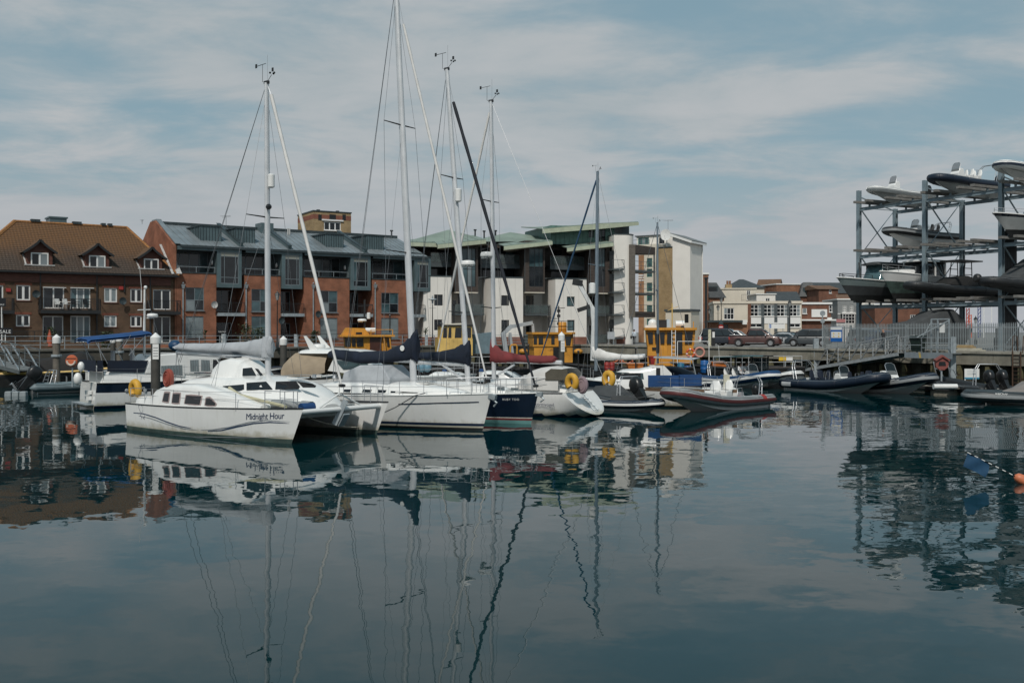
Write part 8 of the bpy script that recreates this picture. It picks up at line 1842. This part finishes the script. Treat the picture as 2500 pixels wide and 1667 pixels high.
def promenade_rail():
    fr=Fr(QL.o[0],QL.o[1],2.55,35.15); t=fthing('promenade_railing','grey steel promenade railing along the left quay edge','railing',fr)
    for z in (.35,.7,1.08): M().tube([(-8,.1,z),(LQ-7,.1,z)],.025,6).build('rail',GALV,t)
    o=M().bar((0,.1,0),(0,.1,1.1),.06).build('post',GALV,t,loc=(-8,0,0))
    for i in range(1,int((LQ+1)/1.9)): link('post',o.data,t,(-8+i*1.9,0,0))
promenade_rail()
def garden():
    fr=A0; t=fthing('garden_fence','black bar garden railings on a low brick wall before the terrace','fence',fr); y=-4.; x0,x1=fr.X(-30,y),fr.X(247,y); 
    M().box(x0,x1,y,y+.25,-.02,.55).build('low_wall',BRN,t); railing(t,[(x0,y+.12,.55),(x1,y+.12,.55)],1.0,BLKMET,2.,(1.,.1),.13)
    t=fthing('garden_fence','black bar garden railings before the brick and zinc apartments','fence',fr); x0,x1=fr.X(300,y),fr.X(1030,y)
    M().box(x0,x1,y,y+.25,-.02,.35).build('low_wall',REDB,t); railing(t,[(x0,y+.12,.35),(x1,y+.12,.35)],.9,BLKMET,2.2,(1.,.5,.1),None)
    LEAF=mat('dark_shrub_leaves',(.035,.05,.022),.7,var=.4,sc=3)
    def shrub(px,w,h,lab,y=-2.6,palm=False,base=0.):
        c=on_world(fr,Vector((fr.X(px,y),y,base))); s=thing('palm' if palm else 'shrub',lab,'plant',c); b=M(); q=random.Random(px)
        if palm:
            M().tube([(0,0,0),(.03,0,h*.5)],[.09,.07],8).build('trunk',TEAK,s)
            for i in range(34):
                a=q.uniform(0,6.28); e=q.uniform(-.2,1.2); L=w*q.uniform(.7,1.); d=Vector((math.cos(a)*math.cos(e),math.sin(a)*math.cos(e),math.sin(e))); p0=Vector((.03,0,h*.5)); p1=p0+d*L*.6; p2=p0+d*L+Vector((0,0,-.25*L)); sd=d.cross(Vector((0,0,1))).normalized()*.03
                b.poly([p0-sd,p0+sd,p1+sd,p1-sd]); b.poly([p1-sd,p1+sd,p2])
        else:
            for i in range(420):
                a=q.uniform(0,6.28); u=q.random()**.5; z=q.random(); r=w*u*(1-.5*z)*(.8+.4*math.sin(a*3+px)); c0=Vector((r*math.cos(a),r*math.sin(a)*.7,z*h)); d1=Vector((q.uniform(-1,1),q.uniform(-1,1),q.uniform(-.3,1))).normalized()*.12; d2=d1.cross(Vector((q.uniform(-1,1),q.uniform(-1,1),q.uniform(-1,1)))).normalized()*.06
                b.poly([c0-d1,c0+d2,c0+d1,c0-d2])
            for i in range(5): a=i*1.3; M().tube([(0,0,0),(w*.4*math.cos(a),w*.3*math.sin(a),h*.6)],.03,5).build('stem',TEAK,s)
        b.build('foliage',LEAF,s)
    shrub(500,.9,2.6,'spiky cabbage palm before the leftmost brick pier',palm=True); shrub(1038,1.1,2.8,'spiky palm beside the first white rendered block',palm=True)
    shrub(600,1.3,2.3,'large dark shrub at the foot of the second brick pier'); shrub(632,1.2,1.9,'dark shrub below the second pier window'); shrub(125,.7,1.3,'round clipped bush on the terrace ground floor',y=-2.,base=.6); shrub(768,.8,1.6,'small shrub before the third brick pier'); shrub(260,1.2,1.5,'dark bush behind the blue bimini')
    # estate agents' boards
    def sale(px,py,w,h,lab,txt,ts,y=-3.9):
        c=fr.p3(px,py,y); s=thing('for_sale_board',lab,'sign',on_world(fr,Vector((c.x,y,0))),fr.a); M().bar((0,.05,0),(0,.05,c.z+h/2),.07).build('post',UPVC,s); M().box(-w/2,w/2,-.02,.03,c.z-h/2,c.z+h/2).build('board',mat('black_sign',(.012,.012,.014),.5),s)
        text(txt,ts,UPVC,s,face((0,-.025,c.z-h*.35),(1,0,0)),align='CENTER')
    sale(542,805,.9,.7,'black FOR SALE board beside the first zinc bay','FOR SALE',.17); sale(13,808,1.15,.55,'black SALE board on the garden railings at the left edge','SALE',.42)
    sale(4,738,.7,.75,'black SALE board hung at the balcony on the left edge','SALE',.2,-1.4)
garden()
def balcony_set():
    fr=A0
    for px,m,l in ((144,UPVC,'white plastic chair on the terrace balcony'),(163,UPVC,'white plastic chair right of its twin on the terrace balcony'),(184,BLKMET,'dark garden chair on the terrace balcony beside the glass doors'),(213,BLKMET,'dark garden chair at the right end of the terrace balcony')):
        y=-.75; x,z=fr.hit(px,754,y); t=thing('garden_chair',l,'chair',on_world(fr,Vector((x,y,z))),fr.a+.4)
        M().box(-.25,.25,-.25,.25,.4,.45).build('seat',m,t); M().hexa([(-.25,.22,.45),(.25,.22,.45),(.25,.27,.45),(-.25,.27,.45)],[(-.22,.32,.95),(.22,.32,.95),(.22,.36,.95),(-.22,.36,.95)]).build('backrest',m,t)
        for a in (-.22,.22):
            for b in (-.22,.22): M().bar((a,b,0),(a,b,.4),.04).build('leg',m,t)
            M().bar((a*1.1,-.25,.65),(a*1.1,.28,.65),.05).build('armrest',m,t)
    # orange ring and flower on the terrace walk
    c=on_world(fr,fr.p3(121,812,-3.8)); tag(M().lathe([(.05,0),(.28,.15),(.2,.9),(.1,1.4),(.03,1.6)],(0,0,0),9).build('folded_parasol',mat('faded_orange_cloth',(.38,.09,.05),.9,var=.2),loc=(c.x,c.y,2.6),smooth=60),'folded orange parasol on the terrace before the patio doors','parasol')
balcony_set()
# orange life ring station by the left pile
c=at(176,881,66); t=thing('life_ring_station','orange life ring in its round housing on a pontoon post','life ring',(c.x,c.y,.45)); h=c.z-.45
M().lathe([(.38,.02),(.4,-.04),(.36,-.14),(.1,-.15)],(0,0,h),20,0,'y').build('housing',mat('life_ring_orange',(.50,.12,.05),.5,var=.1),t,50); b=M(); b.tube([(.25*math.cos(a),-.16,h-.02+.25*math.sin(a)) for a in [math.pi*.95+i*math.pi*1.1/10 for i in range(11)]],.07,8).build('ring',mat('pale_life_ring',(.55,.47,.4),.6),t,60); M().bar((0,.05,0),(0,.05,h),.08).build('post',GALV,t); M().bar((-.3,-.155,h+.16),(.3,-.155,h+.16),.02,.05).build('slot',BLACK,t)
# road signs and car park board
def board(px0,px1,py0,py1,d,name,label,m,legs=True,txt=None,ts=.3,tm=None,extra=None):
    a,b=at(px0,py1,d),at(px1,py0,d); t=thing(name,label,'sign',((a.x+b.x)/2,d,2.5)); w=(b.x-a.x)/2; z0,z1=a.z-2.5,b.z-2.5
    M().box(-w,w,0,.05,z0,z1).build('board',m,t)
    if legs:
        for x in (-w*.8,w*.8): M().bar((x,.09,0),(x,.09,z1),.07).build('post',GALV,t)
    if txt: text(txt,ts,tm,t,face((0,-.004,z1-(z1-z0)*.3),(1,0,0)),align='CENTER')
    return t,w,z0,z1
t,w,z0,z1=board(1876,1916,787,802,128,'car_park_sign','white car park board with blue P behind the parked cars',UPVC,True,'BROAD STREET CAR PARK',.16,DFRAME)
M().box(-w*.88,-w*.65,-.006,-.001,z0+.08,z0+.5).build('parking_symbol',mat('sign_blue',(.012,.11,.38)),t); text('P',.36,UPVC,t,face((-w*.765,-.01,z0+.14),(1,0,0)),align='CENTER')
board(2042,2065,780,797,96,'red_notice','white notice with faded red heading behind the palisade fence',UPVC,True)[0]
a=at(2053,783,95.9); tag(M().box(-.42,.42,0,.02,-.14,.16).build('notice_heading',mat('faded_red_print',(.45,.2,.2),.6),loc=a),'faded red heading plate at the top of the white notice','sign')
p=at(2008,765,93); t=thing('road_sign','round road sign seen from behind on a grey pole by the fence','sign',(p.x,p.y,2.5)); M().tube([(0,0,0),(0,0,p.z-2.3)],.05,8).build('pole',GALV,t); M().lathe([(.24,0),(.25,.02),(.24,.04)],(0,-.07,p.z-2.5),20,0,'y').build('disc',GALV,t); M().lathe([(.2,0),(.2,.03)],(0,-.07,p.z-3.2),16,0,'y').build('lower_disc',GALV,t)
p=at(1760,786,122); t=thing('road_sign','triangular warning sign over a no entry disc behind the navy car','sign',(p.x,p.y,2.5)); z=p.z-2.5; M().tube([(0,0,0),(0,0,z+.3)],.05,8).build('pole',BLKMET,t); M().prism([(-.3,z-.25),(.3,z-.25),(0,z+.28)],-.09,-.06).build('triangle',GTEAL,t); M().lathe([(.3,0),(.3,.02)],(0,-.09,z-.6),18,0,'y').build('disc',RED,t); M().box(-.2,.2,-.1,-.091,z-.65,z-.55).build('bar',UPVC,t)
a=at(1918,876,84); t=thing('mooring_sign','yellow and white notice above the black shelter boat','sign',(a.x,a.y,1.)); M().box(-.55,.05,0,.04,a.z-1.15,a.z-.85).build('yellow_panel',mat('hazard_yellow',(.65,.42,.03)),t); M().box(.053,.58,0,.04,a.z-1.15,a.z-.85).build('white_panel',UPVC,t); M().bar((0,.06,-.6),(0,.06,a.z-1.),.06).build('post',GALV,t)
p=onz(1735,838,2.5); t=thing('parking_meter','dark ticket machine with pale notice in front of the navy car','ticket machine',(*onz(1736,845,2.5).xy,2.5)); M().box(-.28,.0,0,.2,.0,1.75).build('notice',mat('pale_poster',(.5,.48,.35),.7,var=.3,sc=6),t); M().box(.1,.4,-.05,.25,0,1.7).build('cabinet',BLKMET,t); M().box(.13,.37,-.06,-.052,.9,1.5).build('front_panel',UPVC,t)
p=onz(1492,841,2.5); t=thing('easel_sign','grey easel sign on the quay before the balconies','sign',(p.x,p.y,2.5)); M().box(-.42,.42,0,.04,.65,1.5).build('panel',GREYC,t); [M().bar((x,.02,0),(x*.7,.02,1.9),.05).build('leg',GALV,t) for x in (-.3,.3)]
# ---------------- dan buoy in the open water ----------------
p=onz(2492,1180); t=thing('dan_buoy','orange float with striped pole and blue flag leaning in the open water','buoy',(p.x,p.y,0)); A=Vector((0,0,.12)); T=at(2362,1104,p.y-.1)-Vector((p.x,p.y,0)); FL=at(2450,1152,p.y)-Vector((p.x,p.y,0)); d=(T-A).normalized()
M().tube([A+d*.18,A+d*.1,A-d*.1,A-d*.35,A-d*.5],[.05,.12,.15,.1,.03],14).build('float',mat('faded_orange_float',(.55,.17,.08),.5,var=.15),t,60)
L=(T-A).length
for i in range(14): s=A+d*(.15+(L-.15)*i/14); e=A+d*(.15+(L-.15)*(i+1)/14); M().tube([s,e],.014,6).build('pole_band',UPVC if i%2 else BLACK,t)
q=[T,T+(A-T)*.42]; dn=Vector((.02,-.05,-1)); rows=[]
for i in range(7):
    f=i/6; o=q[0].lerp(q[1],f); rows.append([o+dn*(.36*k/5)+Vector((-.12*k/5+.02*math.sin(i+k),.03*math.sin(i*1.3+k*.9),0)) for k in range(6)])
M().grid(rows).build('flag',mat('blue_flag_cloth',(.008,.05,.11),.8,var=.15),t,60)
# ---------------- far masts beyond the yard ----------------
for i,(px,y0,m,l) in enumerate(((2330,735,UPVC,'thin white mast far beyond the yard, left of the red cranes'),(2363,752,RED,'red lattice crane mast far beyond the yard'),(2368,768,ORANGE,'shorter orange crane mast next to the red one'),(2391,750,mat('blue_crane_paint',(.06,.08,.2),.6),'blue lattice crane mast far beyond the yard'),(2402,738,UPVC,'white mast right of the blue crane mast'),(2421,742,UPVC,'white mast between blue crane and forklift'))):
    p=at(px,y0,260); h=p.z-2.5; b=M()
    if m is UPVC: b.tube([(0,0,0),(0,0,h)],.12,6)
    else:
        for a in (-.35,.35): b.bar((a,0,0),(a,0,h),.16)
        for k in range(8): b.bar((-.35,0,h*k/8),(.35,0,h*(k+1)/8),.12)
    tag(b.build('distant_mast',m,loc=(p.x,p.y,2.5)),l,'mast','masts and cranes beyond the yard')
# ---------------- small clutter between the boats ----------------
def ball_fender(px,py,d,r,m,label):
    p=at(px,py,d); b=M().ball((0,0,0),r,12,8,sq=(1,1,1.1)); b.lathe([(.03,r*1.05),(.05,r*1.1),(.02,r*1.35)],(0,0,0),8); tag(b.build('ball_fender',m,loc=p,smooth=60),label,'fender')
TB=mat('pale_blue_fender',(.10,.20,.26),.5,var=.1)
ball_fender(1029,896,60,.27,TB,'pale blue ball fender left of its twin beyond the white yacht mast'); ball_fender(1043,897,60,.25,TB,'pale blue ball fender right of its twin beyond the white yacht mast')
def small_boat(px,d,ang,L,label,hm,cab=True,cm=None):
    fr=Fr(*at(px,810,d).xy,0,ang); t=fthing('motorboat',label,'motorboat',fr); h,e,_=hull(t,L,2.3,.75,1.0,.7,0,.9,.5,.7,None,(('z',.1),),[BLKAF,BOOTB,hm],trm=hm); gunwale(t,e,UPVC,.03)
    if cab:
        _,yf=coach(t,[(L*.3,1.5,.8),(L*.34,1.62,.85),(L*.55,1.6,.85),(L*.7,1.15,.75)],.8,name='cuddy',m=cm or WHITE); M().box(L*.36,L*.52,-.86,-.83,1.15,1.45).build('cabin_window',SMOKE,t); M().plate([(L*.57,-.75,1.58),(L*.57,.75,1.58),(L*.69,.7,1.2),(L*.69,-.7,1.2)],.02).build('windscreen',SMOKE,t)
    outboard(t,-.1,0,.75,0,BLACK,.75); pulpit(t,[(L*.75,-.6,.95),(L*.92,-.2,1.0),(L*.92,.2,1.0),(L*.75,.6,.95)],.4)
small_boat(985,61,-20,6.5,'small white motorboat with dark cabin window behind the white yacht',WHITE); small_boat(1120,63,-25,6.,'small white dayboat behind the navy hulled yacht',WHITE); small_boat(590,68,30,6.5,'small white motorboat left of the beige canopy yacht',WHITE,True,NAVYC)
small_boat(300,66,36,6.5,'small grey motorboat behind the black banded cruiser',GREYHY,True)
def pedestal(px,d,label):
    p=at(px,810,d); t=thing('service_pedestal',label,'service pedestal',(p.x,p.y,.45),0,'white service pedestals on the walkway'); M().box(-.14,.14,-.12,.12,0,1.0).build('body',UPVC,t); M().hexa([(-.16,-.14,1.0),(.16,-.14,1.0),(.16,.14,1.0),(-.16,.14,1.0)],[(-.1,-.1,1.18),(.1,-.1,1.18),(.1,.1,1.18),(-.1,.1,1.18)]).build('light_cap',BLUEC,t)
for px,d,l in ((222,66,'white service pedestal right of the orange life ring'),(780,63.5,'white service pedestal behind the beige canopy yacht'),(1085,65,'white service pedestal behind the crossing masts'),(1175,65.6,'white service pedestal left of the wine red boom')): pedestal(px,d,l)
p=at(222,905,66.5); tag(M().box(-.42,.42,-.2,.2,0,1.0).box(-.5,.5,-.25,.25,1.0,1.35).build('dock_locker',mat('grey_white_locker',(.45,.46,.45),.7,var=.15),loc=(p.x+.1,66.6,.45)),'pale dock locker beside the navy aft deck screen','locker')
# tall whip aerials and lattice gear give the workboats their thicket of poles
for px,y0,y1,d,l in ((952,770,812,79,'thin black pole on the first yellow workboat'),(1340,748,800,81,'thin pole with lamp on the yellow workboat behind the blue forestay'),(1290,842,880,74,'short steel post beside the yellow workboat'),(1412,858,905,72,'dark timber post left of the white boom cover'),(1552,850,900,78,'steel post with rail beside the orange tub'),(1783,868,905,84,'steel post right of the orange fish tub')):
    a,b=at(px,y1,d),at(px,y0,d); tag(M().tube([(0,0,0),b-a],.05,6).ball(b-a,.09,6,4).build('deck_post',BLKMET,loc=a),l,'post')
# mooring warps
def warp(a,b,sag,label,m=ROPE):
    a,b=Vector(a),Vector(b); n=10; tag(M().tube([a.lerp(b,i/n)-a-Vector((0,0,sag*4*(i/n)*(1-i/n))) for i in range(n+1)],.018,5).build('mooring_rope',m,loc=a,smooth=60),label,'rope')
warp(at(712,1000,37.2),at(905,1040,41.),.25,'pale mooring rope sagging under the catamaran bows'); warp(at(1598,962,51.),at(1490,972,52.),.12,'mooring rope from the grey inflatable bow',DGREYC); warp(at(2150,905,66.),at(2200,925,67.),.1,'mooring rope between the two dark inflatables')
